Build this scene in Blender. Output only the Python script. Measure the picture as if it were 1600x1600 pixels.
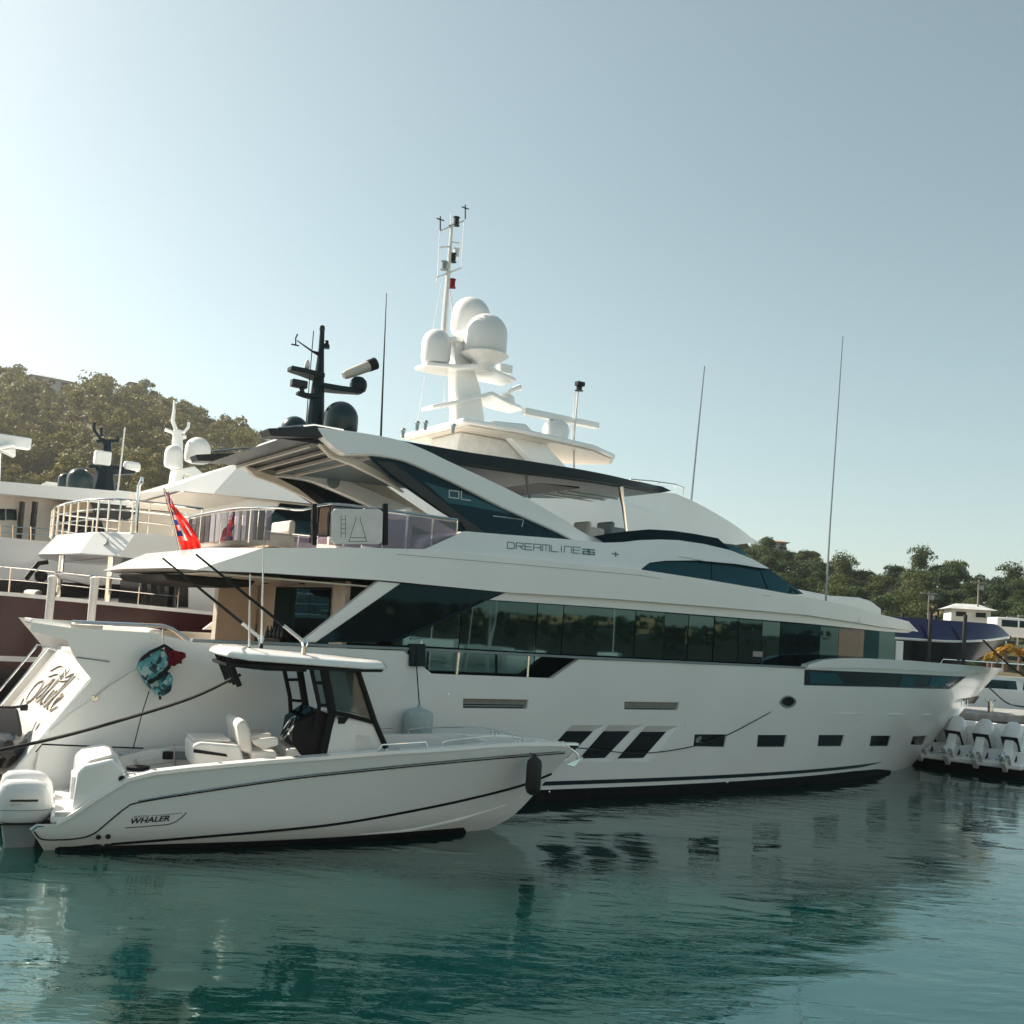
import bpy, bmesh, math, random
import numpy as np
from mathutils import Vector, Matrix
from mathutils.geometry import delaunay_2d_cdt
random.seed(7); rng = np.random.default_rng(7)
SC = bpy.context.scene; COL = SC.collection
R = math.radians
for o in list(bpy.data.objects): bpy.data.objects.remove(o)

# ------------------------------------------------------------------ camera
CAM_H, PITCH, ROLL, FPX, SHIFT = 3.4, R(3.2), R(3.8), 1600.0, 90.0
WATER_Z = -0.12
cd = bpy.data.cameras.new('camera'); cam = bpy.data.objects.new('camera', cd); COL.objects.link(cam)
cd.sensor_width = 36; cd.lens = 36.0; cd.shift_y = SHIFT / 1600.0
cd.clip_start = 0.1; cd.clip_end = 6000
cam.matrix_world = (Matrix.Translation((0, 0, CAM_H)) @ Matrix.Rotation(R(90) + PITCH, 4, 'X') @ Matrix.Rotation(ROLL, 4, 'Z'))
SC.camera = cam

# ------------------------------------------------------------------ world, sun, exposure
SUN_AZ, SUN_EL = R(-63), R(37)           # azimuth from +Y towards +X
w_ = bpy.data.worlds.new('World'); SC.world = w_; w_.use_nodes = True
nt = w_.node_tree; nt.nodes.clear()
out = nt.nodes.new('ShaderNodeOutputWorld'); bg = nt.nodes.new('ShaderNodeBackground')
sky = nt.nodes.new('ShaderNodeTexSky'); sky.sky_type = 'NISHITA'; sky.sun_disc = False
sky.sun_elevation = SUN_EL; sky.sun_rotation = SUN_AZ
sky.air_density = 0.93; sky.dust_density = 0.70; sky.ozone_density = 2.56; sky.altitude = 0
mx = nt.nodes.new('ShaderNodeMix'); mx.data_type = 'RGBA'; mx.blend_type = 'MULTIPLY'; mx.inputs[0].default_value = 1.0
mx.inputs[7].default_value = (0.70, 0.645, 0.575, 1)   # warm-teal grade of the photograph
hs = nt.nodes.new('ShaderNodeHueSaturation'); hs.inputs['Hue'].default_value = 0.467; hs.inputs['Saturation'].default_value = 0.74
nt.links.new(sky.outputs[0], hs.inputs['Color']); nt.links.new(hs.outputs[0], mx.inputs[6])
nt.links.new(mx.outputs[2], bg.inputs[0]); bg.inputs[1].default_value = 0.105
nt.links.new(bg.outputs[0], out.inputs[0])
sl = bpy.data.lights.new('sun', 'SUN'); sl.energy = 4.4; sl.angle = R(0.6); sl.color = (1.0, 0.88, 0.74)
sun = bpy.data.objects.new('sun', sl); COL.objects.link(sun)
sd = Vector((math.sin(SUN_AZ) * math.cos(SUN_EL), math.cos(SUN_AZ) * math.cos(SUN_EL), math.sin(SUN_EL)))
sun.rotation_euler = sd.to_track_quat('Z', 'Y').to_euler(); sun.location = (-40, 40, 40)
vs = SC.view_settings
vs.view_transform = 'Standard'; vs.look = 'None'; vs.gamma = 1.0; vs.exposure = 1.25; vs.use_curve_mapping = False
SC.cycles.use_denoising = True
SC.cycles.max_bounces = 8; SC.cycles.glossy_bounces = 5; SC.cycles.transparent_max_bounces = 10
SC.cycles.sample_clamp_indirect = 3.0; SC.cycles.sample_clamp_direct = 12.0; SC.cycles.caustics_reflective = False; SC.cycles.caustics_refractive = False

# ------------------------------------------------------------------ geometry of the view (pixel of the photo -> point on a plane of a boat)
_f = np.array([0, math.cos(PITCH), math.sin(PITCH)]); _r0 = np.array([1.0, 0, 0]); _u0 = np.cross(_r0, _f)
_R = _r0 * math.cos(ROLL) + _u0 * math.sin(ROLL); _U = -_r0 * math.sin(ROLL) + _u0 * math.cos(ROLL)
_C = np.array([0, 0, CAM_H])
def ray(x, y): return _f + _R * (x - 800) / FPX - _U * (y - 800 - SHIFT) / FPX
def at_z(x, y, z):
    r = ray(x, y); return _C + r * ((z - CAM_H) / r[2])
def at_y(x, y, Y):
    r = ray(x, y); return _C + r * (Y / r[1])
class Frame:
    """boat frame: u forward, v to the near side, w up; local blender coords are (u, -v, w)"""
    def __init__(s, ox, oy, ang):
        s.a = R(ang); s.d = np.array([math.sin(s.a), math.cos(s.a), 0]); s.n = np.array([math.cos(s.a), -math.sin(s.a), 0])
        s.O = np.array([ox, oy, 0.0]); s.rot = math.pi / 2 - s.a
    def uw(s, x, y, v):
        r = ray(x, y)
        if callable(v):
            def g(k):
                p = _C + r * k - s.O; return float(p @ s.n) - v(float(p @ s.d), float(p[2]))
            ks = np.linspace(8, 60, 260); last = g(ks[0]); k = None
            for a, b in zip(ks[:-1], ks[1:]):
                gb = g(b)
                if last * gb <= 0:
                    lo, hi, gl = a, b, last
                    for _ in range(40):
                        m = (lo + hi) / 2; gm = g(m)
                        if gl * gm <= 0: hi = m
                        else: lo, gl = m, gm
                    k = (lo + hi) / 2; break
                last = gb
            if k is None: k = min(ks, key=lambda q: abs(g(q)))
        else:
            k = (v - (_C - s.O) @ s.n) / (r @ s.n)
        p = _C + r * k - s.O
        return (float(p @ s.d), float(p[2]))
    def p3(s, x, y, v):                    # local 3d point
        u, w = s.uw(x, y, v); vv = v(u, w) if callable(v) else v
        return (u, -vv, w)
    def world(s, u, v, w): return s.O + s.d * u + s.n * v + np.array([0, 0, w])

# ------------------------------------------------------------------ materials
MATS = {}
def new_mat(name):
    m = bpy.data.materials.new(name); m.use_nodes = True; MATS[name] = m
    return m, m.node_tree, m.node_tree.nodes['Principled BSDF']
def mat(name, col, rough=0.4, metal=0.0, var=0.06, scale=3.0, coat=0.0, bump=0.0, bscale=40.0, spec=0.5, dirt=None):
    m, t, b = new_mat(name); N = t.nodes; L = t.links
    b.inputs['Roughness'].default_value = rough; b.inputs['Metallic'].default_value = metal
    b.inputs['Coat Weight'].default_value = coat; b.inputs['Coat Roughness'].default_value = 0.06
    b.inputs['Specular IOR Level'].default_value = spec
    tc = N.new('ShaderNodeTexCoord'); nz = N.new('ShaderNodeTexNoise'); nz.inputs['Scale'].default_value = scale; nz.inputs['Detail'].default_value = 4
    L.new(tc.outputs['Object'], nz.inputs['Vector'])
    mixn = N.new('ShaderNodeMix'); mixn.data_type = 'RGBA'
    c2 = dirt if dirt else tuple(max(0, c * (1 - 2 * var)) for c in col)
    mixn.inputs[6].default_value = (*[min(1, c * (1 + var * .4)) for c in col], 1); mixn.inputs[7].default_value = (*c2, 1)
    rmp = N.new('ShaderNodeMapRange'); rmp.inputs[1].default_value = 0.35; rmp.inputs[2].default_value = 0.75
    L.new(nz.outputs[0], rmp.inputs[0]); L.new(rmp.outputs[0], mixn.inputs[0]); L.new(mixn.outputs[2], b.inputs['Base Color'])
    if bump > 0:
        n2 = N.new('ShaderNodeTexNoise'); n2.inputs['Scale'].default_value = bscale; n2.inputs['Detail'].default_value = 3
        bp = N.new('ShaderNodeBump'); bp.inputs['Strength'].default_value = bump; bp.inputs['Distance'].default_value = 0.02
        L.new(tc.outputs['Object'], n2.inputs['Vector']); L.new(n2.outputs[0], bp.inputs['Height']); L.new(bp.outputs[0], b.inputs['Normal'])
    return m
mat('gelcoat', (0.88, 0.885, 0.865), 0.22, var=0.02, scale=.7, coat=0.5)
mat('gelcoat_hull', (0.89, 0.895, 0.87), 0.2, var=0.03, scale=.45, coat=0.15, bump=0.02, bscale=1.3, spec=.4)
mat('gelcoat_matt', (0.78, 0.77, 0.74), 0.5, var=0.06, scale=5)
mat('nonskid', (0.66, 0.65, 0.62), 0.75, var=0.1, scale=12, bump=0.3, bscale=160)
mat('hardtop_lining', (0.045, 0.085, 0.095), 0.45, var=0.06)
mat('teak', (0.36, 0.24, 0.14), 0.6, var=0.25, scale=9, bump=0.2)
mat('ceiling_vinyl', (0.66, 0.60, 0.52), 0.35, var=0.05, scale=4)
mat('black_gloss', (0.006, 0.009, 0.012), 0.22, var=0.1, spec=.3)
mat('black_matt', (0.008, 0.010, 0.012), 0.55, var=0.2, scale=15, spec=.2)
mat('antifoul', (0.012, 0.013, 0.017), 0.65, var=0.3, scale=5, spec=.2)
mat('navy_trim', (0.006, 0.020, 0.028), 0.35, var=0.1, spec=.15)
mat('dark_green_dome', (0.012, 0.035, 0.04), 0.25, var=0.1, spec=.35)
mat('grey_trim', (0.20, 0.25, 0.26), 0.35, var=0.05)
mat('steel', (0.75, 0.74, 0.72), 0.16, metal=1.0, var=0.05)
mat('chrome', (0.82, 0.80, 0.77), 0.06, metal=1.0, var=0.03)
mat('maroon_hull', (0.045, 0.005, 0.007), 0.28, var=0.1, spec=.35)
mat('cushion', (0.62, 0.58, 0.52), 0.7, var=0.08, scale=8, bump=0.15, bscale=60)
mat('white_vinyl', (0.78, 0.75, 0.70), 0.5, var=0.05, scale=8, bump=0.1, bscale=50)
mat('rope_black', (0.010, 0.011, 0.013), 0.8, var=0.3, scale=60, bump=0.6, bscale=180)
mat('rope_white', (0.6, 0.57, 0.52), 0.85, var=0.2, scale=60, bump=0.5, bscale=160)
mat('rubber', (0.012, 0.012, 0.013), 0.6, var=0.25, scale=20)
mat('fender_grey', (0.42, 0.52, 0.53), 0.55, var=0.1, scale=6)
mat('flag_red', (0.75, 0.04, 0.03), 0.75, var=0.12, scale=14)
mat('flag_blue', (0.02, 0.04, 0.22), 0.75, var=0.1)
mat('flag_white', (0.75, 0.73, 0.72), 0.75, var=0.1)
mat('red_cloth', (0.30, 0.012, 0.03), 0.8, var=0.2, scale=14)
mat('bronze_inner', (0.42, 0.30, 0.19), 0.4, var=0.08)
mat('letter_teal', (0.10, 0.22, 0.25), 0.3, var=0.05)
mat('letter_grey', (0.55, 0.60, 0.61), 0.3, var=0.05)
mat('letter_bronze', (0.50, 0.43, 0.35), 0.28, metal=1.0, var=0.05)
mat('letter_black', (0.01, 0.012, 0.014), 0.35, var=0.05)
mat('radome', (0.76, 0.77, 0.76), 0.35, var=0.03, scale=2)
mat('concrete', (0.30, 0.31, 0.30), 0.85, var=0.25, scale=2.5, bump=0.3, bscale=12)
mat('wood_weathered', (0.17, 0.18, 0.17), 0.85, var=0.3, scale=4, bump=0.3)
mat('navy_hull', (0.009, 0.014, 0.085), 0.14, var=0.15, coat=0.6, scale=1)
mat('engine_white', (0.78, 0.79, 0.79), 0.2, var=0.03, coat=0.5)
mat('house_wall', (0.55, 0.52, 0.46), 0.85, var=0.12, scale=.8)
mat('ochre_wall', (0.46, 0.30, 0.15), 0.85, var=0.25, scale=.3)
mat('town_bounce_wall', (0.74, 0.62, 0.45), 0.85, var=0.15, scale=.3)  # warm pale walls, so the added waterfront bounces warm fill onto the hulls
mat('house_wall_pale', (0.66, 0.66, 0.62), 0.85, var=0.1, scale=.8)
mat('roof_metal', (0.50, 0.52, 0.52), 0.5, var=0.15, scale=1)
mat('roof_tile', (0.34, 0.16, 0.09), 0.8, var=0.25, scale=2)
mat('pole_wood', (0.24, 0.22, 0.19), 0.85, var=0.2)
mat('sand_ground', (0.42, 0.36, 0.27), 0.95, var=0.2, scale=.4, bump=.3)
mat('car_white', (0.72, 0.73, 0.74), 0.15, var=0.02, coat=0.7)
mat('car_dark', (0.03, 0.035, 0.04), 0.15, var=0.02, coat=0.7)
mat('curtain', (0.70, 0.33, 0.10), 0.75, var=0.1, scale=6)
mat('curtain_pale', (0.55, 0.56, 0.52), 0.8, var=0.1, scale=6)
mat('bark', (0.11, 0.085, 0.06), 0.95, var=0.3, scale=6, bump=.5)

for k_ in ('flag_red', 'flag_blue', 'flag_white', 'red_cloth'):        # thin cloth lets the sun through
    t = MATS[k_].node_tree; b = t.nodes['Principled BSDF']; tl = t.nodes.new('ShaderNodeBsdfTranslucent'); ms = t.nodes.new('ShaderNodeMixShader'); ms.inputs[0].default_value = .5
    t.links.new(b.inputs['Base Color'].links[0].from_socket, tl.inputs[0]); t.links.new(b.outputs[0], ms.inputs[1]); t.links.new(tl.outputs[0], ms.inputs[2]); t.links.new(ms.outputs[0], t.nodes['Material Output'].inputs['Surface'])
def glass(name, tint, thru=0.25, rough=0.02, ior=1.5, refl=(1, 1, 1), wav=0.0):
    """tinted pane: part see-through, part dark body, mirror by Fresnel"""
    m, t, b = new_mat(name); N = t.nodes; L = t.links; N.remove(b); o = N['Material Output']
    fr = N.new('ShaderNodeFresnel'); fr.inputs['IOR'].default_value = ior
    gl = N.new('ShaderNodeBsdfGlossy'); gl.inputs['Roughness'].default_value = rough; gl.inputs['Color'].default_value = (*refl, 1)
    tr = N.new('ShaderNodeBsdfTransparent'); tr.inputs['Color'].default_value = (*[min(1, c * 3) for c in tint], 1)
    df = N.new('ShaderNodeBsdfDiffuse'); df.inputs['Color'].default_value = (*tint, 1)
    m1 = N.new('ShaderNodeMixShader'); m1.inputs[0].default_value = thru; L.new(df.outputs[0], m1.inputs[1]); L.new(tr.outputs[0], m1.inputs[2])
    m2 = N.new('ShaderNodeMixShader'); L.new(fr.outputs[0], m2.inputs[0]); L.new(m1.outputs[0], m2.inputs[1]); L.new(gl.outputs[0], m2.inputs[2])
    L.new(m2.outputs[0], o.inputs['Surface'])
    tc = N.new('ShaderNodeTexCoord'); nz = N.new('ShaderNodeTexNoise'); nz.inputs['Scale'].default_value = 0.9; nz.inputs['Detail'].default_value = 1
    mp = N.new('ShaderNodeMapping'); mp.inputs['Scale'].default_value = (2.2, 1, .35)
    L.new(tc.outputs['Object'], mp.inputs[0]); L.new(mp.outputs[0], nz.inputs['Vector'])
    if wav > 0:
        bp = N.new('ShaderNodeBump'); bp.inputs['Strength'].default_value = wav; bp.inputs['Distance'].default_value = 0.05
        L.new(nz.outputs[0], bp.inputs['Height']); L.new(bp.outputs[0], gl.inputs['Normal']); L.new(bp.outputs[0], fr.inputs['Normal'])
    return m
glass('glass_saloon', (0.003, 0.008, 0.010), 0.0, ior=2.1, refl=(.36, .66, .70), wav=0.03)
glass('glass_saloon_deep', (0.003, 0.008, 0.010), 0.0, ior=2.0, refl=(.30, .58, .62), wav=0.06)
glass('glass_dark', (0.003, 0.008, 0.011), 0.0, ior=1.45, refl=(.14, .38, .48), wav=0.04)
glass('glass_hull', (0.002, 0.004, 0.006), 0.0, ior=1.3, rough=.08)
glass('glass_teal', (0.005, 0.035, 0.045), 0.0, ior=1.5, refl=(.4, .8, .9), wav=.08)
glass('glass_clear', (0.20, 0.23, 0.23), 0.85, ior=1.45)
glass('glass_rail', (0.17, 0.15, 0.18), 0.93, ior=1.5)
glass('glass_curtain', (0.25, 0.25, 0.25), 0.9, ior=1.5)

# ------------------------------------------------------------------ mesh building
class MB:
    def __init__(s): s.v = []; s.f = []
    def add(s, vs, fs):
        o = len(s.v); s.v += [tuple(map(float, p)) for p in vs]; s.f += [tuple(i + o for i in f) for f in fs]; return s
    def box(s, c, size, rot=None):
        hx, hy, hz = [q / 2 for q in size]; pts = [Vector((x, y, z)) for x in (-hx, hx) for y in (-hy, hy) for z in (-hz, hz)]
        if rot is not None: pts = [rot @ p for p in pts]
        c = Vector(c)
        return s.add([p + c for p in pts], [(0, 1, 3, 2), (4, 6, 7, 5), (0, 4, 5, 1), (2, 3, 7, 6), (0, 2, 6, 4), (1, 5, 7, 3)])
    def tube(s, pts, r, n=8, cap=True):
        P = [Vector(p) for p in pts]; k = len(P); rs = r if isinstance(r, (list, tuple)) else [r] * k
        vs, fs = [], []; ref = None
        for i, p in enumerate(P):
            t = (P[min(i + 1, k - 1)] - P[max(i - 1, 0)])
            if t.length < 1e-9: t = Vector((0, 0, 1))
            t.normalize()
            if ref is None:
                ref = t.orthogonal().normalized()
            ref = (ref - t * ref.dot(t))
            if ref.length < 1e-6: ref = t.orthogonal()
            ref.normalize(); b = t.cross(ref)
            for j in range(n):
                a = 2 * math.pi * j / n; vs.append(p + ref * math.cos(a) * rs[i] + b * math.sin(a) * rs[i])
        for i in range(k - 1):
            for j in range(n):
                a, b2 = i * n + j, i * n + (j + 1) % n; fs.append((a, b2, b2 + n, a + n))
        if cap: fs.append(tuple(range(n))[::-1]); fs.append(tuple(range((k - 1) * n, k * n)))
        return s.add(vs, fs)
    def lathe(s, c, prof, n=24, axis='Z', rot=None):
        """prof: list of (radius, height)"""
        vs, fs = [], []; c = Vector(c)
        for (r, h) in prof:
            for j in range(n):
                a = 2 * math.pi * j / n; p = Vector((r * math.cos(a), r * math.sin(a), h))
                if rot is not None: p = rot @ p
                vs.append(p + c)
        for i in range(len(prof) - 1):
            for j in range(n):
                a, b2 = i * n + j, i * n + (j + 1) % n; fs.append((a, b2, b2 + n, a + n))
        fs.append(tuple(range(n))[::-1]); fs.append(tuple(range((len(prof) - 1) * n, len(prof) * n)))
        return s.add(vs, fs)
    def prism(s, poly, v0, v1):
        """poly: (u,w) list; extruded from v0 to v1 (local y = -v)"""
        k = len(poly); vs = [(u, -v0, w) for u, w in poly] + [(u, -v1, w) for u, w in poly]
        fs = [tuple(range(k)), tuple(range(2 * k - 1, k - 1, -1))]
        for i in range(k): j = (i + 1) % k; fs.append((j, i, i + k, j + k))
        return s.add(vs, fs)
    def zprism(s, poly, z0, z1):
        k = len(poly); vs = [(x, y, z0) for x, y in poly] + [(x, y, z1) for x, y in poly]
        fs = [tuple(range(k))[::-1], tuple(range(k, 2 * k))]
        for i in range(k): j = (i + 1) % k; fs.append((i, j, j + k, i + k))
        return s.add(vs, fs)
    def build(s, name, material, parent=None, smooth=35, bevel=0, seg=2, fix=True, wn=False):
        me = bpy.data.meshes.new(name); me.from_pydata(s.v, [], s.f)
        if fix:
            bm = bmesh.new(); bm.from_mesh(me); bmesh.ops.recalc_face_normals(bm, faces=bm.faces[:]); bm.to_mesh(me); bm.free()
        return link(name, me, material, parent, smooth, bevel, seg)
def link(name, me, material, parent=None, smooth=35, bevel=0, seg=2):
    if smooth is not None:
        me.polygons.foreach_set('use_smooth', [True] * len(me.polygons)); me.set_sharp_from_angle(angle=R(smooth))
    if material: me.materials.append(MATS[material] if isinstance(material, str) else material)
    o = bpy.data.objects.new(name, me); COL.objects.link(o)
    if parent: o.parent = parent
    if bevel:
        m = o.modifiers.new('bevel', 'BEVEL'); m.width = bevel; m.segments = seg; m.limit_method = 'ANGLE'; m.angle_limit = R(30); m.harden_normals = False
    return o
def thing(name, label, cat, loc=(0, 0, 0), rotz=0.0, group=None):
    o = bpy.data.objects.new(name, None); COL.objects.link(o); o.location = loc; o.rotation_euler = (0, 0, rotz)
    o.empty_display_size = .2
    return tag(o, label, cat, group)
def tag(o, label, cat, group=None):
    o['label'] = label; o['category'] = cat
    if group: o['group'] = group
    return o
def struct(o): o['kind'] = 'structure'; return o
def stuff(o): o['kind'] = 'stuff'; return o
def copy_tree(o, parent=None):
    c = o.copy(); COL.objects.link(c); c.parent = parent
    for ch in list(o.children): copy_tree(ch, c)
    return c

def inside(poly, p):
    x, y = p; r = False; j = len(poly) - 1
    for i in range(len(poly)):
        xi, yi = poly[i]; xj, yj = poly[j]
        if (yi > y) != (yj > y) and x < (xj - xi) * (y - yi) / (yj - yi) + xi: r = not r
        j = i
    return r
def densify(poly, step, closed=True):
    out = []; k = len(poly)
    for i in range(k if closed else k - 1):
        a, b = poly[i], poly[(i + 1) % k]; L = math.hypot(b[0] - a[0], b[1] - a[1]); n = max(1, int(math.ceil(L / step)))
        out += [(a[0] + (b[0] - a[0]) * t / n, a[1] + (b[1] - a[1]) * t / n) for t in range(n)]
    if not closed: out.append(poly[-1])
    return out
def cdt(outline, holes=(), step=(0.5, 0.3)):
    """triangulate a (u,w) region with interior grid points -> verts2d, tris"""
    co = []; ed = []
    for lp in (outline, *holes):
        o = len(co); co += lp; ed += [(o + i, o + (i + 1) % len(lp)) for i in range(len(lp))]
    us = [p[0] for p in outline]; ws = [p[1] for p in outline]
    for u in np.arange(min(us) + step[0] * .5, max(us), step[0]):
        for w in np.arange(min(ws) + step[1] * .5, max(ws), step[1]):
            if inside(outline, (u, w)) and not any(inside(h, (u, w)) for h in holes): co.append((float(u), float(w)))
    v, e, f, *_ = delaunay_2d_cdt([Vector(p) for p in co], ed, [], 0, 1e-5)
    v = [(p.x, p.y) for p in v]; tris = []
    for t in f:
        c = (sum(v[i][0] for i in t) / 3, sum(v[i][1] for i in t) / 3)
        if inside(outline, c) and not any(inside(h, c) for h in holes): tris.append(tuple(t))
    return v, tris
def skin_patch(mb, outline, vf, holes=(), step=(0.5, 0.3), off=0.0, side=1, dens=None):
    o = densify(outline, dens or step[0]); hs_ = [densify(h, (dens or step[0]) * .6) for h in holes]
    v, t = cdt(o, hs_, step)
    mb.add([(u, -side * (vf(u, w) + off), w) for u, w in v], [tuple(f) if side < 0 else tuple(f[::-1]) for f in t]); return o, hs_
def full_beam(mb, outline, vf, step=(0.6, 0.35), dens=None):
    """closed solid: near face on v=vf(u,w), mirrored far face, straight strips between"""
    o = densify(outline, dens or step[0]); v, t = cdt(o, (), step)
    mb.add([(u, -vf(u, w), w) for u, w in v], t); mb.add([(u, vf(u, w), w) for u, w in v], t)
    k = len(o); mb.add([(u, -vf(u, w), w) for u, w in o] + [(u, vf(u, w), w) for u, w in o], [(i, (i + 1) % k, (i + 1) % k + k, i + k) for i in range(k)])
    return mb
def plate(mb, outline, vf, thick, off=0.0, step=(0.6, 0.35), side=1):
    """thin plate lying on surface vf: outer face at vf+off, inner face thick deeper"""
    o = densify(outline, step[0]); v, t = cdt(o, (), step); s = side
    mb.add([(u, -s * (vf(u, w) + off), w) for u, w in v], t); mb.add([(u, -s * (vf(u, w) + off - thick), w) for u, w in v], t)
    k = len(o); mb.add([(u, -s * (vf(u, w) + off), w) for u, w in o] + [(u, -s * (vf(u, w) + off - thick), w) for u, w in o], [(i, (i + 1) % k, (i + 1) % k + k, i + k) for i in range(k)])
    return mb
def weld(o, d=0.0006, sharp=30):
    bm = bmesh.new(); bm.from_mesh(o.data); bmesh.ops.remove_doubles(bm, verts=bm.verts[:], dist=d)
    bmesh.ops.recalc_face_normals(bm, faces=bm.faces[:]); bm.to_mesh(o.data); bm.free()
    o.data.set_sharp_from_angle(angle=R(sharp)); return o
def smooth_poly(pts, n=6):
    """Catmull-Rom through open polyline"""
    P = [np.array(p, float) for p in pts]; P = [2 * P[0] - P[1]] + P + [2 * P[-1] - P[-2]]; out_ = []
    for i in range(1, len(P) - 2):
        for t in np.linspace(0, 1, n, endpoint=False):
            a, b, c, d = P[i - 1], P[i], P[i + 1], P[i + 2]
            out_.append(.5 * ((2 * b) + (c - a) * t + (2 * a - 5 * b + 4 * c - d) * t * t + (3 * b - a - 3 * c + d) * t ** 3))
    out_.append(P[-2]); return [tuple(p) for p in out_]
def ribbons(mb, strokes, width, to3, lift=0.0):
    """flat strokes: list of 2d polylines; to3 maps (x,y)->3d"""
    for st in strokes:
        for a, b in zip(st[:-1], st[1:]):
            dx, dy = b[0] - a[0], b[1] - a[1]; L = math.hypot(dx, dy) or 1; ex, ey = dx / L * width / 2, dy / L * width / 2; nx, ny = -ey, ex
            q = [(a[0] - ex + nx, a[1] - ey + ny), (b[0] + ex + nx, b[1] + ey + ny), (b[0] + ex - nx, b[1] + ey - ny), (a[0] - ex - nx, a[1] - ey - ny)]
            mb.add([to3(*p) for p in q], [(0, 1, 2, 3)])
    return mb
def text_mesh(body, size, shear=0.0, bold=0.0):
    cu = bpy.data.curves.new('t', 'FONT'); cu.body = body; cu.size = size; cu.shear = shear; cu.offset = bold; cu.resolution_u = 3
    ob = bpy.data.objects.new('t', cu); COL.objects.link(ob); bpy.context.view_layer.update()
    me = bpy.data.meshes.new_from_object(ob.evaluated_get(bpy.context.evaluated_depsgraph_get()))
    v = [tuple(p.co) for p in me.vertices]; f = [tuple(p.vertices) for p in me.polygons]
    bpy.data.objects.remove(ob); bpy.data.curves.remove(cu); bpy.data.meshes.remove(me); return v, f
# ------------------------------------------------------------------ water
m, t, b = new_mat('water'); N = t.nodes; L = t.links
b.inputs['Base Color'].default_value = (0.0015, 0.028, 0.026, 1); b.inputs['Roughness'].default_value = 0.02; b.inputs['IOR'].default_value = 3.0
b.inputs['Subsurface Weight'].default_value = 1.0; b.inputs['Subsurface Radius'].default_value = (1.0, 2.5, 2.5); b.inputs['Subsurface Scale'].default_value = 4.0; b.inputs['Specular Tint'].default_value = (0.66, 1.0, 0.95, 1)
tc = N.new('ShaderNodeTexCoord')
def wave(scale, sx, sy, detail, rot, dist=0.0, rough=0.5):
    mp = N.new('ShaderNodeMapping'); mp.inputs['Scale'].default_value = (sx, sy, 1); mp.inputs['Rotation'].default_value = (0, 0, R(rot))
    nz = N.new('ShaderNodeTexNoise'); nz.inputs['Scale'].default_value = scale; nz.inputs['Detail'].default_value = detail; nz.inputs['Distortion'].default_value = dist; nz.inputs['Roughness'].default_value = rough
    L.new(tc.outputs['Object'], mp.inputs[0]); L.new(mp.outputs[0], nz.inputs['Vector']); return nz.outputs[0]
def math_(op, a, b_=None):
    n = N.new('ShaderNodeMath'); n.operation = op
    for i, q in enumerate((a, b_)):
        if q is None: continue
        if isinstance(q, (int, float)): n.inputs[i].default_value = q
        else: L.new(q, n.inputs[i])
    return n.outputs[0]
mask = wave(0.16, 1, 1.6, 2, 20, 0.6)
mr = N.new('ShaderNodeMapRange'); mr.inputs[1].default_value = 0.40; mr.inputs[2].default_value = 0.62; mr.inputs[3].default_value = 0.14; mr.inputs[4].default_value = 1.0; L.new(mask, mr.inputs[0])
swell = wave(0.55, 1.0, 1.5, 2, 15, 0.3); rip = wave(1.7, 0.75, 2.3, 4, 6, 0.5); fine = wave(9.0, 0.8, 1.6, 2, -12, 0.2)
h1 = math_('MULTIPLY', swell, 0.030); h2 = math_('MULTIPLY', math_('MULTIPLY', rip, mr.outputs[0]), 0.017); h3 = math_('MULTIPLY', math_('MULTIPLY', fine, mr.outputs[0]), 0.0022)
hh = math_('ADD', math_('ADD', h1, h2), h3)
bp = N.new('ShaderNodeBump'); bp.inputs['Strength'].default_value = 1.0; bp.inputs['Distance'].default_value = 1.0
L.new(hh, bp.inputs['Height']); L.new(bp.outputs[0], b.inputs['Normal'])
S = 3000
o = MB().add([(-S, -S, WATER_Z), (S, -S, WATER_Z), (S, S, WATER_Z), (-S, S, WATER_Z)], [(0, 1, 2, 3)]).build('water', 'water', smooth=None)
struct(o); o['label'] = 'dark teal harbour water with rippled reflections of the boats'

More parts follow.
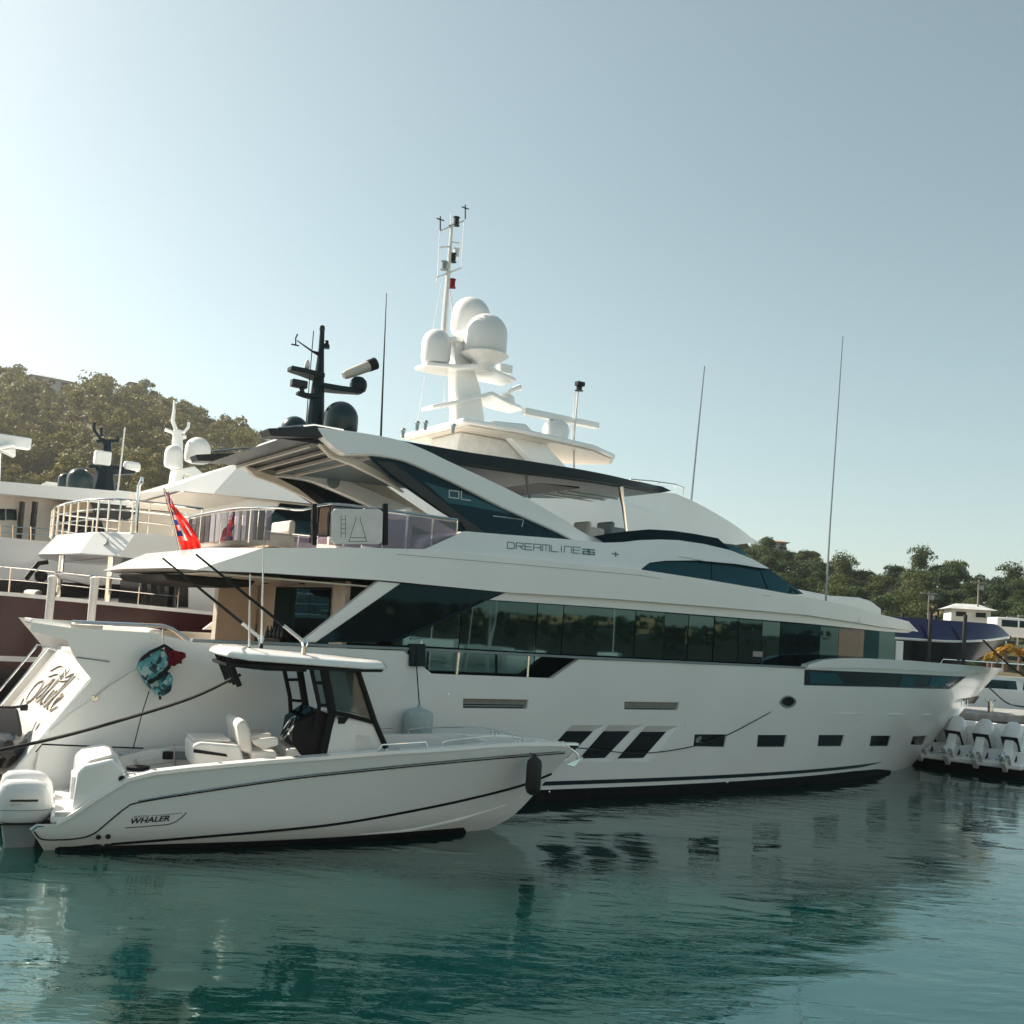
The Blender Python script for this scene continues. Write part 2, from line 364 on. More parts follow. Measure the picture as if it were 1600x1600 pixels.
# ------------------------------------------------------------------ hills
m, t, b = new_mat('hill_scrub'); N = t.nodes; L = t.links
b.inputs['Roughness'].default_value = 0.95
tc = N.new('ShaderNodeTexCoord'); nz = N.new('ShaderNodeTexNoise'); nz.inputs['Scale'].default_value = 0.08; nz.inputs['Detail'].default_value = 8
cr = N.new('ShaderNodeValToRGB'); cr.color_ramp.elements[0].position = .35; cr.color_ramp.elements[0].color = (0.030, 0.040, 0.016, 1); cr.color_ramp.elements[1].position = .7; cr.color_ramp.elements[1].color = (0.12, 0.10, 0.05, 1)
L.new(tc.outputs['Object'], nz.inputs[0]); L.new(nz.outputs[0], cr.inputs[0]); L.new(cr.outputs[0], b.inputs['Base Color'])
def leaf_mat(name, c1, c2):
    m, t, b = new_mat(name); N = t.nodes; L = t.links
    b.inputs['Roughness'].default_value = 0.65; b.inputs['Specular IOR Level'].default_value = 0.25
    oi = N.new('ShaderNodeObjectInfo'); tc = N.new('ShaderNodeTexCoord'); nz = N.new('ShaderNodeTexNoise'); nz.inputs['Scale'].default_value = 0.9; nz.inputs['Detail'].default_value = 5
    ge = N.new('ShaderNodeNewGeometry'); L.new(ge.outputs['Position'], nz.inputs['Vector'])
    ad = N.new('ShaderNodeMath'); ad.operation = 'MULTIPLY_ADD'; ad.inputs[1].default_value = 0.55; L.new(oi.outputs['Random'], ad.inputs[0]); L.new(nz.outputs[0], ad.inputs[2])
    mr = N.new('ShaderNodeMapRange'); mr.inputs[1].default_value = .35; mr.inputs[2].default_value = 1.1; L.new(ad.outputs[0], mr.inputs[0])
    mi = N.new('ShaderNodeMix'); mi.data_type = 'RGBA'; mi.inputs[6].default_value = (*c1, 1); mi.inputs[7].default_value = (*c2, 1); L.new(mr.outputs[0], mi.inputs[0]); L.new(mi.outputs[2], b.inputs['Base Color'])
    tl = N.new('ShaderNodeBsdfTranslucent'); L.new(mi.outputs[2], tl.inputs[0]); ms = N.new('ShaderNodeMixShader'); ms.inputs[0].default_value = .3
    L.new(b.outputs[0], ms.inputs[1]); L.new(tl.outputs[0], ms.inputs[2]); L.new(ms.outputs[0], N['Material Output'].inputs['Surface'])
m, t, b = new_mat('far_scrub'); N = t.nodes; L = t.links; b.inputs['Roughness'].default_value = 0.95
tc = N.new('ShaderNodeTexCoord'); nz = N.new('ShaderNodeTexNoise'); nz.inputs['Scale'].default_value = 0.05; nz.inputs['Detail'].default_value = 8
cr = N.new('ShaderNodeValToRGB'); cr.color_ramp.elements[0].color = (0.008, 0.012, 0.006, 1); cr.color_ramp.elements[1].color = (0.035, 0.036, 0.016, 1); L.new(tc.outputs['Object'], nz.inputs[0]); L.new(nz.outputs[0], cr.inputs[0]); L.new(cr.outputs[0], b.inputs['Base Color'])
leaf_mat('leaf_mid', (0.026, 0.048, 0.015), (0.090, 0.115, 0.033))
leaf_mat('leaf_green', (0.016, 0.040, 0.014), (0.058, 0.095, 0.028))
leaf_mat('leaf_olive', (0.070, 0.085, 0.022), (0.30, 0.25, 0.065))
leaf_mat('leaf_orange', (0.22, 0.15, 0.02), (0.42, 0.22, 0.03))
leaf_mat('palm_leaf', (0.05, 0.07, 0.02), (0.14, 0.14, 0.04))

SIL = [(-420, 640), (-250, 590), (-120, 570), (0, 572), (20, 568), (45, 590), (100, 607), (120, 596), (160, 583), (190, 599), (225, 606), (262, 616), (300, 634), (350, 661), (400, 672), (470, 700), (560, 740), (680, 785), (800, 815), (950, 838), (1060, 850),
       (1150, 858), (1180, 850), (1210, 846), (1280, 856), (1300, 866), (1340, 878), (1400, 878), (1440, 870), (1480, 872), (1510, 880), (1530, 897), (1560, 892), (1600, 902), (1700, 915), (1900, 950)]
_saz = []; _stan = []
for x, y in SIL:
    r = ray(x, y); _saz.append(math.atan2(r[0], r[1])); _stan.append(r[2] / math.hypot(r[0], r[1]))
def ridge(az): return float(np.interp(az, _saz, _stan))
AZ_SPLIT = math.atan2(*ray(1000, 900)[:2])
def hill_r(az):                       # near foot and ridge distance of the hill by azimuth
    k = 1 / (1 + math.exp(-(az - AZ_SPLIT) / 0.05))
    return 95 + 5 * k, 235 - 85 * k
def ground(az, r):
    r0, r1 = hill_r(az); top = CAM_H + ridge(az) * r1 - 4.0
    s = min(1.4, max(0, (r - r0) / (r1 - r0)))
    base = 1.2
    if s <= 1: q = s * s * (3 - 2 * s) * .45 + s * .55
    else: q = 1 - (s - 1) * .6
    z = base + (top - base) * q
    z += 2.2 * math.sin(az * 31 + r * .045) * s * (1 - min(s, 1)) * 2 + 1.3 * math.sin(az * 77 + 1.3 + r * .1) * s * (1 - min(s, 1)) * 2
    return z
vs_, fs_ = [], []; NA, NR = 220, 46
for i in range(NA + 1):
    az = R(-46) + (R(46) - R(-46)) * i / NA
    r0, r1 = hill_r(az)
    for j in range(NR + 1):
        r = r0 - 4 + (r1 * 1.35 - r0 + 4) * j / NR
        z = ground(az, r) if j > 0 else WATER_Z - 1
        vs_.append((r * math.sin(az), r * math.cos(az), z))
for i in range(NA):
    for j in range(NR): a = i * (NR + 1) + j; fs_.append((a, a + NR + 1, a + NR + 2, a + 1))
o = MB().add(vs_, fs_).build('hills', 'hill_scrub', smooth=80); struct(o); o['label'] = 'scrub covered hills rising behind the marina'

# ------------------------------------------------------------------ trees
def crown_mesh(name, seed, nleaf, rad, hgt, lobes, size):
    r = np.random.default_rng(seed); C = []
    for k in range(lobes):
        a = r.uniform(0, 2 * math.pi); q = r.uniform(0, .62) * rad
        C.append((q * math.cos(a), q * math.sin(a), hgt * r.uniform(.42, .82), rad * r.uniform(.34, .58)))
    vs, fs = [], []
    for i in range(nleaf):
        cx, cy, cz, cr = C[i % lobes]
        d = r.normal(size=3); d /= np.linalg.norm(d); d[2] = abs(d[2]) * .9 - .25 if r.random() < .7 else d[2]
        rr = cr * (r.uniform(.72, 1.06))
        p = np.array([cx, cy, cz]) + d * rr * np.array([1, 1, .78])
        nrm = d + r.normal(size=3) * .55; nrm /= np.linalg.norm(nrm); a = np.cross(nrm, r.normal(size=3)); a /= np.linalg.norm(a); b_ = np.cross(nrm, a)
        s = size * r.uniform(.6, 1.4); o = len(vs)
        vs += [tuple(p - a * s), tuple(p + b_ * s * .7 - nrm * s * .15), tuple(p + a * s), tuple(p - b_ * s * .7 - nrm * s * .15)]; fs.append((o, o + 1, o + 2, o + 3))
    me = bpy.data.meshes.new(name); me.from_pydata(vs, [], fs); return me, C
def trunk_mesh(name, C, hgt, seed):
    mb = MB(); r = random.Random(seed); base = (0, 0, -1.2); fork = (r.uniform(-.15, .15), r.uniform(-.15, .15), hgt * .38)
    mb.tube([base, (0, 0, hgt * .15), fork], [.26, .2, .15], 6)
    for (x, y, z, q) in C[:6]: mb.tube([fork, ((x + fork[0]) * .55, (y + fork[1]) * .55, (z + fork[2]) * .5), (x, y, z)], [.13, .09, .03], 5)
    me = bpy.data.meshes.new(name); me.from_pydata(mb.v, [], mb.f); return me
TREES = []
for k in range(6):
    hgt = [6.5, 7.5, 5.2, 8.2, 6.0, 4.6][k]; rad = [3.0, 2.7, 2.9, 3.1, 2.2, 2.6][k]
    cm, C = crown_mesh('crown', 40 + k, 2400, rad, hgt, 13 + k, .145); cm.materials.append(MATS['leaf_green' if k not in (1, 3) else 'leaf_mid'])
    tm = trunk_mesh('trunk', C, hgt, k); tm.materials.append(MATS['bark']); TREES.append((cm, tm))
def add_tree(x, y, z, k, s, rz, label, group):
    e = thing('tree', label, 'tree', (x, y, z), rz, group); e.scale = (s, s, s * random.uniform(.85, 1.15))
    for nm, me in zip(('crown', 'trunk'), TREES[k]):
        c = bpy.data.objects.new(nm, me); COL.objects.link(c); c.parent = e
    return e
# right hill: trees that can be told apart
rr = random.Random(5); placed = []; tries = 0
while len(placed) < 260 and tries < 6000:
    tries += 1
    px = rr.uniform(1120, 1640); r = ray(px, 900); az = math.atan2(r[0], r[1]); r0, r1 = hill_r(az)
    s = rr.random() ** .8; rad = r0 + 6 + (r1 - r0 - 2) * s
    x, y = rad * math.sin(az), rad * math.cos(az)
    if any((x - a) ** 2 + (y - b) ** 2 < (1.5 + 1.0 * c) ** 2 for a, b, c in placed): continue
    if rad < r0 + 22 and 1425 < px < 1600 and rr.random() < .85: continue
    sc_ = rr.uniform(.42, .80) * (1.0 if s > .15 else .7); placed.append((x, y, sc_))
    add_tree(x, y, ground(az, rad) - .3, rr.randrange(6), sc_, rr.uniform(0, 6.28), 'dark green bushy tree on the wooded hillside right of the yacht', 'trees on the right hillside')
# left hill: a far wood that reads as one mass
protos = []
for k in range(5):
    cm, C = crown_mesh('c', 90 + k, 230, [2.6, 2.3, 2.9, 2.0, 2.4][k], [5, 6, 4.6, 5.4, 4][k], 8, .25)
    v = np.array([p.co[:] for p in cm.vertices]); f = np.array([p.vertices[:] for p in cm.polygons]); protos.append((v, f)); bpy.data.meshes.remove(cm)
V, Fc, off = [], [], 0; rr = random.Random(11); cnt = 0
while cnt < 2500:
    px = rr.uniform(-260, 1130); r = ray(px, 800); az = math.atan2(r[0], r[1]); r0, r1 = hill_r(az)
    if px > 520 and rr.random() < .7: continue
    s = rr.random() ** .75; rad = r0 + 8 + (r1 - r0 + 2) * s
    v, f = protos[rr.randrange(5)]; a = rr.uniform(0, 6.28); q = rr.uniform(.4, .95) * (1.0 if rr.random() > .06 else 1.5)
    M_ = np.array([[math.cos(a), -math.sin(a), 0], [math.sin(a), math.cos(a), 0], [0, 0, 1]]) * q
    V.append(v @ M_.T + np.array([rad * math.sin(az), rad * math.cos(az), ground(az, rad) - .4])); Fc.append(f + off); off += len(v); cnt += 1
V = np.concatenate(V); Fc = np.concatenate(Fc); me = bpy.data.meshes.new('wood'); me.vertices.add(len(V)); me.vertices.foreach_set('co', V.ravel()); me.loops.add(Fc.size); me.loops.foreach_set('vertex_index', Fc.ravel().astype(np.int32))
me.polygons.add(len(Fc)); me.polygons.foreach_set('loop_start', np.arange(0, Fc.size, 4, dtype=np.int32)); me.update(); me.validate()
o = link('wood', me, 'leaf_olive', smooth=None); stuff(o); o['label'] = 'olive green wood covering the hill behind the left yachts'
# opposite shore behind the photographer, seen mirrored in the saloon windows
vs_, fs_ = [], []; NA, NR = 120, 14; nzr = np.random.default_rng(3); prof = np.convolve(nzr.uniform(.5, 1, NA + 21), np.ones(9) / 9, 'same')[10:NA + 11]
for i in range(NA + 1):
    az = R(75) + R(150) * i / NA
    for j in range(NR + 1):
        r = 130 + 260 * j / NR; s = j / NR; z = (WATER_Z - 1 if j == 0 else 1 + (12 * (prof[i] - .25)) * s * (2 - s) + .4 * math.sin(i * 1.3 + j))
        vs_.append((r * math.sin(az), r * math.cos(az), z))
for i in range(NA):
    for j in range(NR): a = i * (NR + 1) + j; fs_.append((a, a + NR + 1, a + NR + 2, a + 1))
far = MB().add(vs_, fs_).build('far_shore', 'far_scrub', smooth=60); struct(far); far['label'] = 'hilly shore across the harbour mirrored in the windows'
V, Fc, off = [], [], 0
for k in range(1500):
    i = rr.randrange(NA) if k % 2 else rr.randrange(int(NA * .09), int(NA * .32)); j = rr.randrange(1, NR); p = np.array(vs_[i * (NR + 1) + j]) + np.array([rr.uniform(-6, 6), rr.uniform(-6, 6), -.5]); v, f = protos[rr.randrange(5)]
    V.append(v * rr.uniform(.3, .7) + p); Fc.append(f + off); off += len(v)
V = np.concatenate(V); Fc = np.concatenate(Fc); me = bpy.data.meshes.new('far_wood'); me.from_pydata(V.tolist(), [], Fc.tolist())
stuff(link('far_wood', me, 'leaf_green', smooth=None))
mb = MB()
for k in range(40):
    i = rr.randrange(int(NA * .34), NA); j = rr.choice([1, 1, 1, 2, 2, 3, 4, 5, 6]); p = vs_[i * (NR + 1) + j]; wd, dp, ht = rr.uniform(4, 9), rr.uniform(5, 7), rr.uniform(2.2, 3.4)
    mb.box((p[0], p[1], p[2] + ht / 2 + .5), (wd, dp, ht + 1), Matrix.Rotation(rr.uniform(-.3, .3), 3, 'Z'))
mh = MB()
for k in range(34):                                   # houses that the saloon windows mirror
    az = R(91) + R(29) * rr.random(); r = rr.uniform(150, 340); ht = rr.uniform(2.2, 3.2); i_ = int((math.degrees(az) - 75) / 150 * NA); j_ = int((r - 130) / 260 * NR); z = vs_[i_ * (NR + 1) + max(1, j_)][2] - .6
    mh.box((r * math.sin(az), r * math.cos(az), z + ht / 2), (rr.uniform(3, 7), 6, ht), Matrix.Rotation(-az, 3, 'Z'))
for k in range(26):                                   # added waterfront, unseen behind the camera; bounces sun onto the shaded hulls
    az = R(121) + R(84) * (k + rr.uniform(-.2, .2)) / 25; r = rr.uniform(40, 60); x, y = r * math.sin(az), r * math.cos(az); wd, dp, ht = rr.uniform(5, 9), rr.uniform(6, 9), rr.uniform(7.5, 13.5); M_ = Matrix.Rotation(-az, 3, 'Z')
    mb.box((x, y, ht / 2), (wd, dp, ht), M_); mb.box((x, y, ht + .2), (wd + .8, dp + .8, .3), M_)
    for fl_ in range(int(ht // 3)):
        for c_ in (-.3, 0, .3): mb.box(Vector((x, y, 1.8 + fl_ * 2.9)) + M_ @ Vector((c_ * wd, -dp / 2 - .02, 0)), (wd * .16, .2, 1.4), M_)
o = mh.build('far_houses', 'ochre_wall', smooth=None); stuff(o); o['label'] = 'ochre houses on the shore mirrored in the saloon windows'
o = mb.build('far_town_bounce', 'town_bounce_wall', smooth=None); stuff(o); o['label'] = 'pale houses across the harbour and an added unseen waterfront that bounces sunlight'
mb = MB()
for k in range(22):
    az = R(90) + R(125) * rr.random(); r = rr.uniform(100, 128); x, y = r * math.sin(az), r * math.cos(az); h = rr.uniform(9, 17)
    mb.tube([(x, y, 0), (x, y, h)], .09, 5); mb.box((x, y, .4), (rr.uniform(5, 8), 2.4, 1.1), Matrix.Rotation(rr.uniform(0, 3), 3, 'Z'))
o = mb.build('far_marina', 'gelcoat_matt', smooth=None); stuff(o); o['label'] = 'masts and hulls of the marina across the harbour'
# ------------------------------------------------------------------ main yacht
A = Frame(-0.6447, 23.6941, 57.0)
YA = thing('motor_yacht', 'long white and glass motor yacht filling the middle of the harbour', 'yacht', (A.O[0], A.O[1], 0), A.rot)
def pa(px, v): return [A.uw(x, y, v) for x, y in px]
def us_(w): return 16.43 + 1.476 * w
def hv(u, w):
    B = 2.93 + 0.055 * max(w, 0); u0 = 0.5
    if w < 0: B += w * .55
    if u < -4: B *= 1 - 0.075 * ((-4 - u) / 6) ** 2
    tau = min(1.0, max(0.0, (u - u0) / max(.1, us_(w) - u0)))
    return B * (1 - tau ** (2.5 + 0.30 * max(w, 0)))
top = pa([(48, 972), (110, 981), (240, 989), (300, 1003), (630, 1017), (675, 1053), (863, 1060), (905, 1030), (1257, 1044), (1285, 1035), (1350, 1033), (1420, 1037), (1480, 1042), (1530, 1046)], hv)
stem = [(us_(w) - .02, w) for w in (3.0, 2.6, 2.2, 1.8, 1.4, 1.0, .6, .2, -.2, -.6)]
aft = pa([(48, 986), (104, 1000), (118, 1030), (143, 1062), (105, 1105), (67, 1152), (56, 1196)], hv)
AFW = .115
stem = [(us_(w) - .02, w) for w in (3.0, 2.6, 2.2, 1.8, 1.4, 1.0, .6, .3)]
af_u = 12.3
outhull = [(us_(.12) - .02, .12), (us_(-.25) - .02, -.25), (us_(-.45) - .05, -.45), (15.3, -.45), (13.8, -.06), (12.6, .07), (11.0, AFW)]
outl = top + stem + outhull + [(-9.6, AFW), (-9.6, .3)] + aft[::-1]
def rect_px(x0, y0, x1, y1, sk=0): return [(x0 + sk, y0), (x1 + sk, y0), (x1, y1), (x0, y1)]
VENT = [[(724, 1092), (825, 1094), (823, 1107), (724, 1106)], [(976, 1097), (1061, 1098), (1058, 1109), (976, 1108)]]
SLANT = [[(886, 1143), (930, 1143), (889, 1185), (846, 1186)], [(945, 1143), (988, 1143), (948, 1185), (905, 1186)], [(1004, 1144), (1044, 1144), (1008, 1185), (964, 1186)]]
SLANT_O = [[(893, 1133), (945, 1133), (896, 1190), (842, 1190)], [(951, 1133), (1004, 1133), (955, 1190), (901, 1190)], [(1010, 1134), (1060, 1134), (1016, 1190), (960, 1190)]]
PORT = [[(1086, 1148), (1135, 1148), (1132, 1167), (1084, 1166)], [(1185, 1149), (1229, 1149), (1226, 1167), (1183, 1167)], [(1280, 1149), (1319, 1149), (1315, 1166), (1278, 1166)], [(1362, 1150), (1392, 1150), (1388, 1166), (1359, 1166)], [(1427, 1151), (1447, 1150), (1442, 1164), (1423, 1164)]]
BOWWIN = [(1257, 1046), (1380, 1051), (1510, 1057), (1485, 1077), (1380, 1074), (1256, 1071)]
oval = [(1231 + 12 * math.cos(a) * (1 - .15 * abs(math.sin(a))), 1096.5 + 8.5 * math.sin(a)) for a in np.linspace(0, 2 * math.pi, 20, endpoint=False)]
def grow(poly, k):
    cx = sum(p[0] for p in poly) / len(poly); cy = sum(p[1] for p in poly) / len(poly)
    return [(p[0] + (k if p[0] > cx else -k), p[1] + (k if p[1] > cy else -k)) for p in poly]
def fixn(poly, n=6):
    out_ = []
    for i in range(len(poly)):
        a, b = poly[i], poly[(i + 1) % len(poly)]; out_ += [(a[0] + (b[0] - a[0]) * t / n, a[1] + (b[1] - a[1]) * t / n) for t in range(n)]
    return out_
holes = []; mb = MB(); panes = []
def pocket(outer_px, inner_px, depth, name, material):
    ou = fixn(pa(outer_px, hv)); inn = fixn(pa(inner_px, hv)); holes.append(ou); k = len(ou)
    mb.add([(u, -hv(u, w), w) for u, w in ou] + [(u, -(hv(u, w) - depth), w) for u, w in inn], [(i, (i + 1) % k, (i + 1) % k + k, i + k) for i in range(k)])
    panes.append((inn, depth, name, material))
for v in VENT: pocket(grow(v, 0.6), v, .13, 'air_intake', 'black_matt')
for a, b in zip(SLANT_O, SLANT): pocket(a, b, .07, 'hull_window', 'glass_hull')
for p in PORT: pocket(grow(p, .7), p, .04, 'porthole', 'glass_hull')
pocket(BOWWIN, grow(BOWWIN, -.5), .05, 'bow_window', 'glass_hull')
pocket(oval, [(1231 + (x - 1231) * .96, 1096.5 + (y - 1096.5) * .96) for x, y in oval], .035, 'fairlead', 'black_matt')
o_, _h = densify(outl, .5), None
v2, t2 = cdt(o_, holes, (.32, .22)); mb.add([(u, -hv(u, w), w) for u, w in v2], [f[::-1] for f in t2])
o_far = densify(top[2:] + stem + outhull + [(-9.6, AFW), (-9.6, .3), (-9.45, 1.2), (-8.9, 2.1), (-8.5, 2.8)], .5)
v2, t2 = cdt(o_far, (), (.5, .3)); mb.add([(u, hv(u, w), w) for u, w in v2], t2)
HULL = mb.build('hull', 'gelcoat_hull', YA, smooth=12, fix=False); weld(HULL, sharp=12)
for inn, depth, name, material in panes:
    m2 = MB(); plate(m2, inn, lambda u, w: hv(u, w) - depth, .01, .004, (.5, .3)); m2.build(name, material, HULL)
# steel lip round the fairlead, louvres in the air intakes
fo = pa(oval, hv); MB().tube([(u, -hv(u, w) - .01, w) for u, w in fo + fo[:1]], .022, 6).build('fairlead_ring', 'grey_trim', HULL)
for v in VENT:
    q = pa(v, hv); m2 = MB()
    for f in (.22, .5, .78):
        a = [(q[0][i] * (1 - f) + q[3][i] * f) for i in (0, 1)]; b = [(q[1][i] * (1 - f) + q[2][i] * f) for i in (0, 1)]
        m2.tube([(a[0], -hv(*a) + .06, a[1]), (b[0], -hv(*b) + .06, b[1])], .018, 4)
    m2.build('louvre', 'grey_trim', HULL)
# bright panes seen inside the bow window and one porthole (blinds)
for px in ([(1266, 1050), (1308, 1052), (1322, 1069), (1268, 1068)], [(1412, 1056), (1434, 1057), (1429, 1074), (1406, 1073)], [(1458, 1058), (1484, 1059), (1478, 1073), (1452, 1073)]):
    m2 = MB(); plate(m2, pa(px, hv), hv, .004, -.038, (.4, .3)); m2.build('bow_window_pane', 'glass_teal', HULL)
m2 = MB(); plate(m2, pa([(1089, 1151), (1098, 1151), (1098, 1161), (1089, 1161)], hv), hv, .004, -.036, (.4, .3)); m2.build('blind', 'grey_trim', HULL)
# boot stripes and antifouling
def band(name, w0, w1, u0, u1, material, off, taper=0):
    m2 = MB(); n = 60; pts = []
    for i in range(n + 1):
        u = u0 + (u1 - u0) * i / n; k = max(0, (u - (u1 - taper)) / taper) if taper else 0
        for w in (w0 + (w1 - w0) * k * .8, w1): pts.append((min(u, us_(w) - .06), w))
    for s in (1, -1): m2.add([(u, -s * (hv(u, w) + off), w) for u, w in pts], [(2 * i, 2 * i + 1, 2 * i + 3, 2 * i + 2) for i in range(n)])
    return m2.build(name, material, HULL, fix=False)
band('boot_stripe', .20, .285, -9.4, 12.6, 'navy_trim', .008, 1.2)
m2 = MB(); afo = densify([(-9.6, -.6), (15.2, -.6), (15.3, -.45), (13.8, -.06), (12.6, .07), (11.0, AFW), (-9.6, AFW)], .5); v2, t2 = cdt(afo, (), (.6, .3))
for s_ in (1, -1): m2.add([(u, -s_ * hv(u, w), w) for u, w in v2], t2)
m2.build('antifouling', 'antifoul', HULL, smooth=None)
# knuckle line of the bow
kp = [A.p3(x, y, hv) for x, y in [(1258, 1113), (1330, 1115), (1400, 1116), (1450, 1116.5), (1490, 1116)]]
MB().tube([(p[0], p[1] - .004, p[2]) for p in kp], [.004, .018, .02, .018, .004], 6).build('knuckle', 'gelcoat_hull', HULL)
# raised bow bulwark cap
cap = pa([(1258, 1044), (1262, 1038), (1285, 1031), (1310, 1029), (1350, 1028.5), (1420, 1032), (1480, 1037), (1530, 1041), (1552, 1044)], hv) + [(20.75, 3.10), (20.85, 3.0)] + pa([(1545, 1052), (1480, 1050), (1400, 1046), (1330, 1043)], hv)
m2 = MB(); plate(m2, cap, hv, .22, .045, (.35, .3)); plate(m2, cap, hv, .22, .045, (.35, .3), side=-1)
m2.build('bow_bulwark', 'gelcoat', YA, bevel=.025)
# anchor pocket at the stem
ap = pa([(1503, 1092), (1530, 1088), (1522, 1099), (1508, 1101)], lambda u, w: hv(u, w) + .0)
m2 = MB(); plate(m2, ap, hv, .03, .012, (.3, .2)); m2.build('anchor_pocket', 'black_matt', HULL)
m2 = MB()
for x in (1502, 1506, 1510): a = A.p3(x, 1093, hv); m2.tube([(a[0], a[1] - .03, a[2]), (a[0] - .05, a[1] - .05, a[2] - .22)], .018, 5)
m2.build('anchor', 'steel', HULL)
# transom: sloped garage door with chrome script, stairs on the far side
def tr_u(w): return -9.56 + (w - 1.2) * .66
k = [(tr_u(w), w) for w in (.55, 2.6)]
tp = [(2.66, .5), (2.70, 1.3), (2.74, 2.12), (2.3, 2.26), (1.6, 2.34), (-1.35, 2.38), (-1.35, .5)]; k = len(tp)
m2 = MB().add([(tr_u(w), -v, w) for v, w in tp] + [(tr_u(w) + .45, -v, w) for v, w in tp], [tuple(range(k)), tuple(range(2 * k - 1, k - 1, -1))] + [(i, (i + 1) % k, (i + 1) % k + k, i + k) for i in range(k)]); TR = m2.build('transom_door', 'gelcoat', YA, bevel=.04)
m2 = MB().prism([(-9.55, .45), (-8.3, .45), (-8.3, 2.4), (-8.55, 2.4)], -1.4, -2.6); m2.build('transom_side', 'gelcoat_matt', YA)
for i in range(7):
    w = .6 + i * .28; MB().box((-9.5 + i * .19, 2.0, w), (.34, 1.1, .05)).build('stair_tread', 'teak', YA, bevel=.01)
MB().prism([(-11.2, .25), (-9.2, .25), (-9.2, .5), (-11.2, .5)], 2.6, -2.6).build('swim_platform', 'gelcoat', YA, bevel=.05)
MB().prism([(-11.15, .5), (-9.3, .5), (-9.3, .52), (-11.15, .52)], 2.5, -2.5).build('platform_teak', 'teak', YA)
for s, v in ((1, -1.32), (1, -2.55)):
    MB().tube([(tr_u(w) - .12, -v, w + .1) for w in (.9, 1.6, 2.3)] + [(tr_u(2.3) + .1, -v, 2.36)], .022, 6).build('stair_handrail', 'steel', YA)
# chrome lettering: looping script
def on_tr(a, b): w = 1.36 + b * .78; return (tr_u(w) - .02, -(2.2 - a * 2.9), w)     # a 0..1 from near to far side is mirrored to read left to right
def scr(pts): return [on_tr(1 - x, y) for x, y in smooth_poly(pts, 7)]
st = [[(.02, .15), (.10, .0), (.24, .12), (.27, .40), (.18, .62), (.05, .50), (.07, .22), (.20, .14), (.33, .30)],
      [(.14, .85), (.30, 1.02), (.50, .98), (.66, .86), (.80, .98), (.98, .92)], [(.30, .30), (.36, .62), (.43, .74), (.42, .40), (.36, .26), (.46, .24)],
      [(.46, .24), (.54, .62), (.60, .95), (.55, .98), (.52, .50), (.56, .24), (.64, .28)], [(.64, .28), (.70, .55), (.64, .54), (.64, .30), (.72, .22)],
      [(.72, .22), (.80, .60), (.86, .94), (.80, .96), (.77, .50), (.80, .24), (.88, .26)], [(.88, .30), (.96, .52), (.90, .56), (.87, .34), (.93, .22), (1.02, .34)], [(.22, .74), (.42, .86), (.60, .76), (.78, .82)]]
m2 = MB()
for s in st: m2.tube(scr(s), .014, 6)
m2.build('name_script', 'letter_bronze', TR)
# inside of the bulwarks and decks
dk = [(u, 0) for u in ()]
def deck_poly(u0, u1, w, inset, n=40):
    us = [u0 + (u1 - u0) * i / n for i in range(n + 1)]; return [(u, -(hv(u, w) - inset)) for u in us] + [(u, hv(u, w) - inset) for u in us[::-1]]
MB().zprism(deck_poly(-8.6, 7.6, 1.95, .06), 1.85, 1.95).build('main_deck', 'teak', YA)
MB().zprism(deck_poly(7.6, 19.3, 2.7, .1), 2.55, 2.66).build('foredeck', 'nonskid', YA)
for s in (1, -1):
    ci = [(u, w) for u, w in top[1:9]]
    mi = MB(); o2 = [(u, w) for u, w in top[1:9]] + [(top[8][0], 1.9), (-8.4, 1.9)]
    plate(mi, o2, lambda u, w: hv(u, w) - .08, .06, 0, (.6, .3), side=s); mi.build('bulwark_lining', 'gelcoat_matt', YA)
# caprail and stanchions of the boarding gate
rl = [A.p3(x, y, hv) for x, y in [(300, 1000), (450, 1006), (630, 1013), (720, 1017), (830, 1023), (905, 1027), (1080, 1035), (1257, 1043)]]
m2 = MB(); n = len(rl); vv = []
for p in rl: vv += [(p[0], p[1] - .03, p[2] - .03), (p[0], p[1] - .03, p[2] + .02), (p[0], p[1] + .13, p[2] + .02), (p[0], p[1] + .13, p[2] - .03)]
m2.add(vv, [(4 * i + j, 4 * i + (j + 1) % 4, 4 * i + 4 + (j + 1) % 4, 4 * i + 4 + j) for i in range(n - 1) for j in range(4)] + [(0, 1, 2, 3), (4 * n - 4, 4 * n - 3, 4 * n - 2, 4 * n - 1)])
CR = m2.build('cap_rail', 'grey_trim', YA, bevel=.008)
for xt, yt, xb, yb in ((719, 1018, 715, 1055), (828, 1024, 826, 1059)):
    a = A.p3(xt, yt, hv); b = A.p3(xb, yb, hv); MB().tube([(a[0], a[1] + .05, a[2]), (b[0], b[1] + .05, b[2] - .1)], .028, 8).build('stanchion', 'steel', CR)
m2 = MB(); q = pa([(640, 1006), (664, 1006), (664, 1041), (640, 1041)], 3.12); m2.prism(q, 3.16, 3.02); m2.build('bulwark_fitting', 'navy_trim', YA, bevel=.02)
a = A.p3(652, 1000, 3.05); MB().tube([(a[0] - .15, a[1], a[2] + .02), (a[0] + .1, a[1], a[2] + .02), (a[0] + .1, a[1], a[2] - .15)], .02, 6).build('mooring_cleat', 'steel', YA)
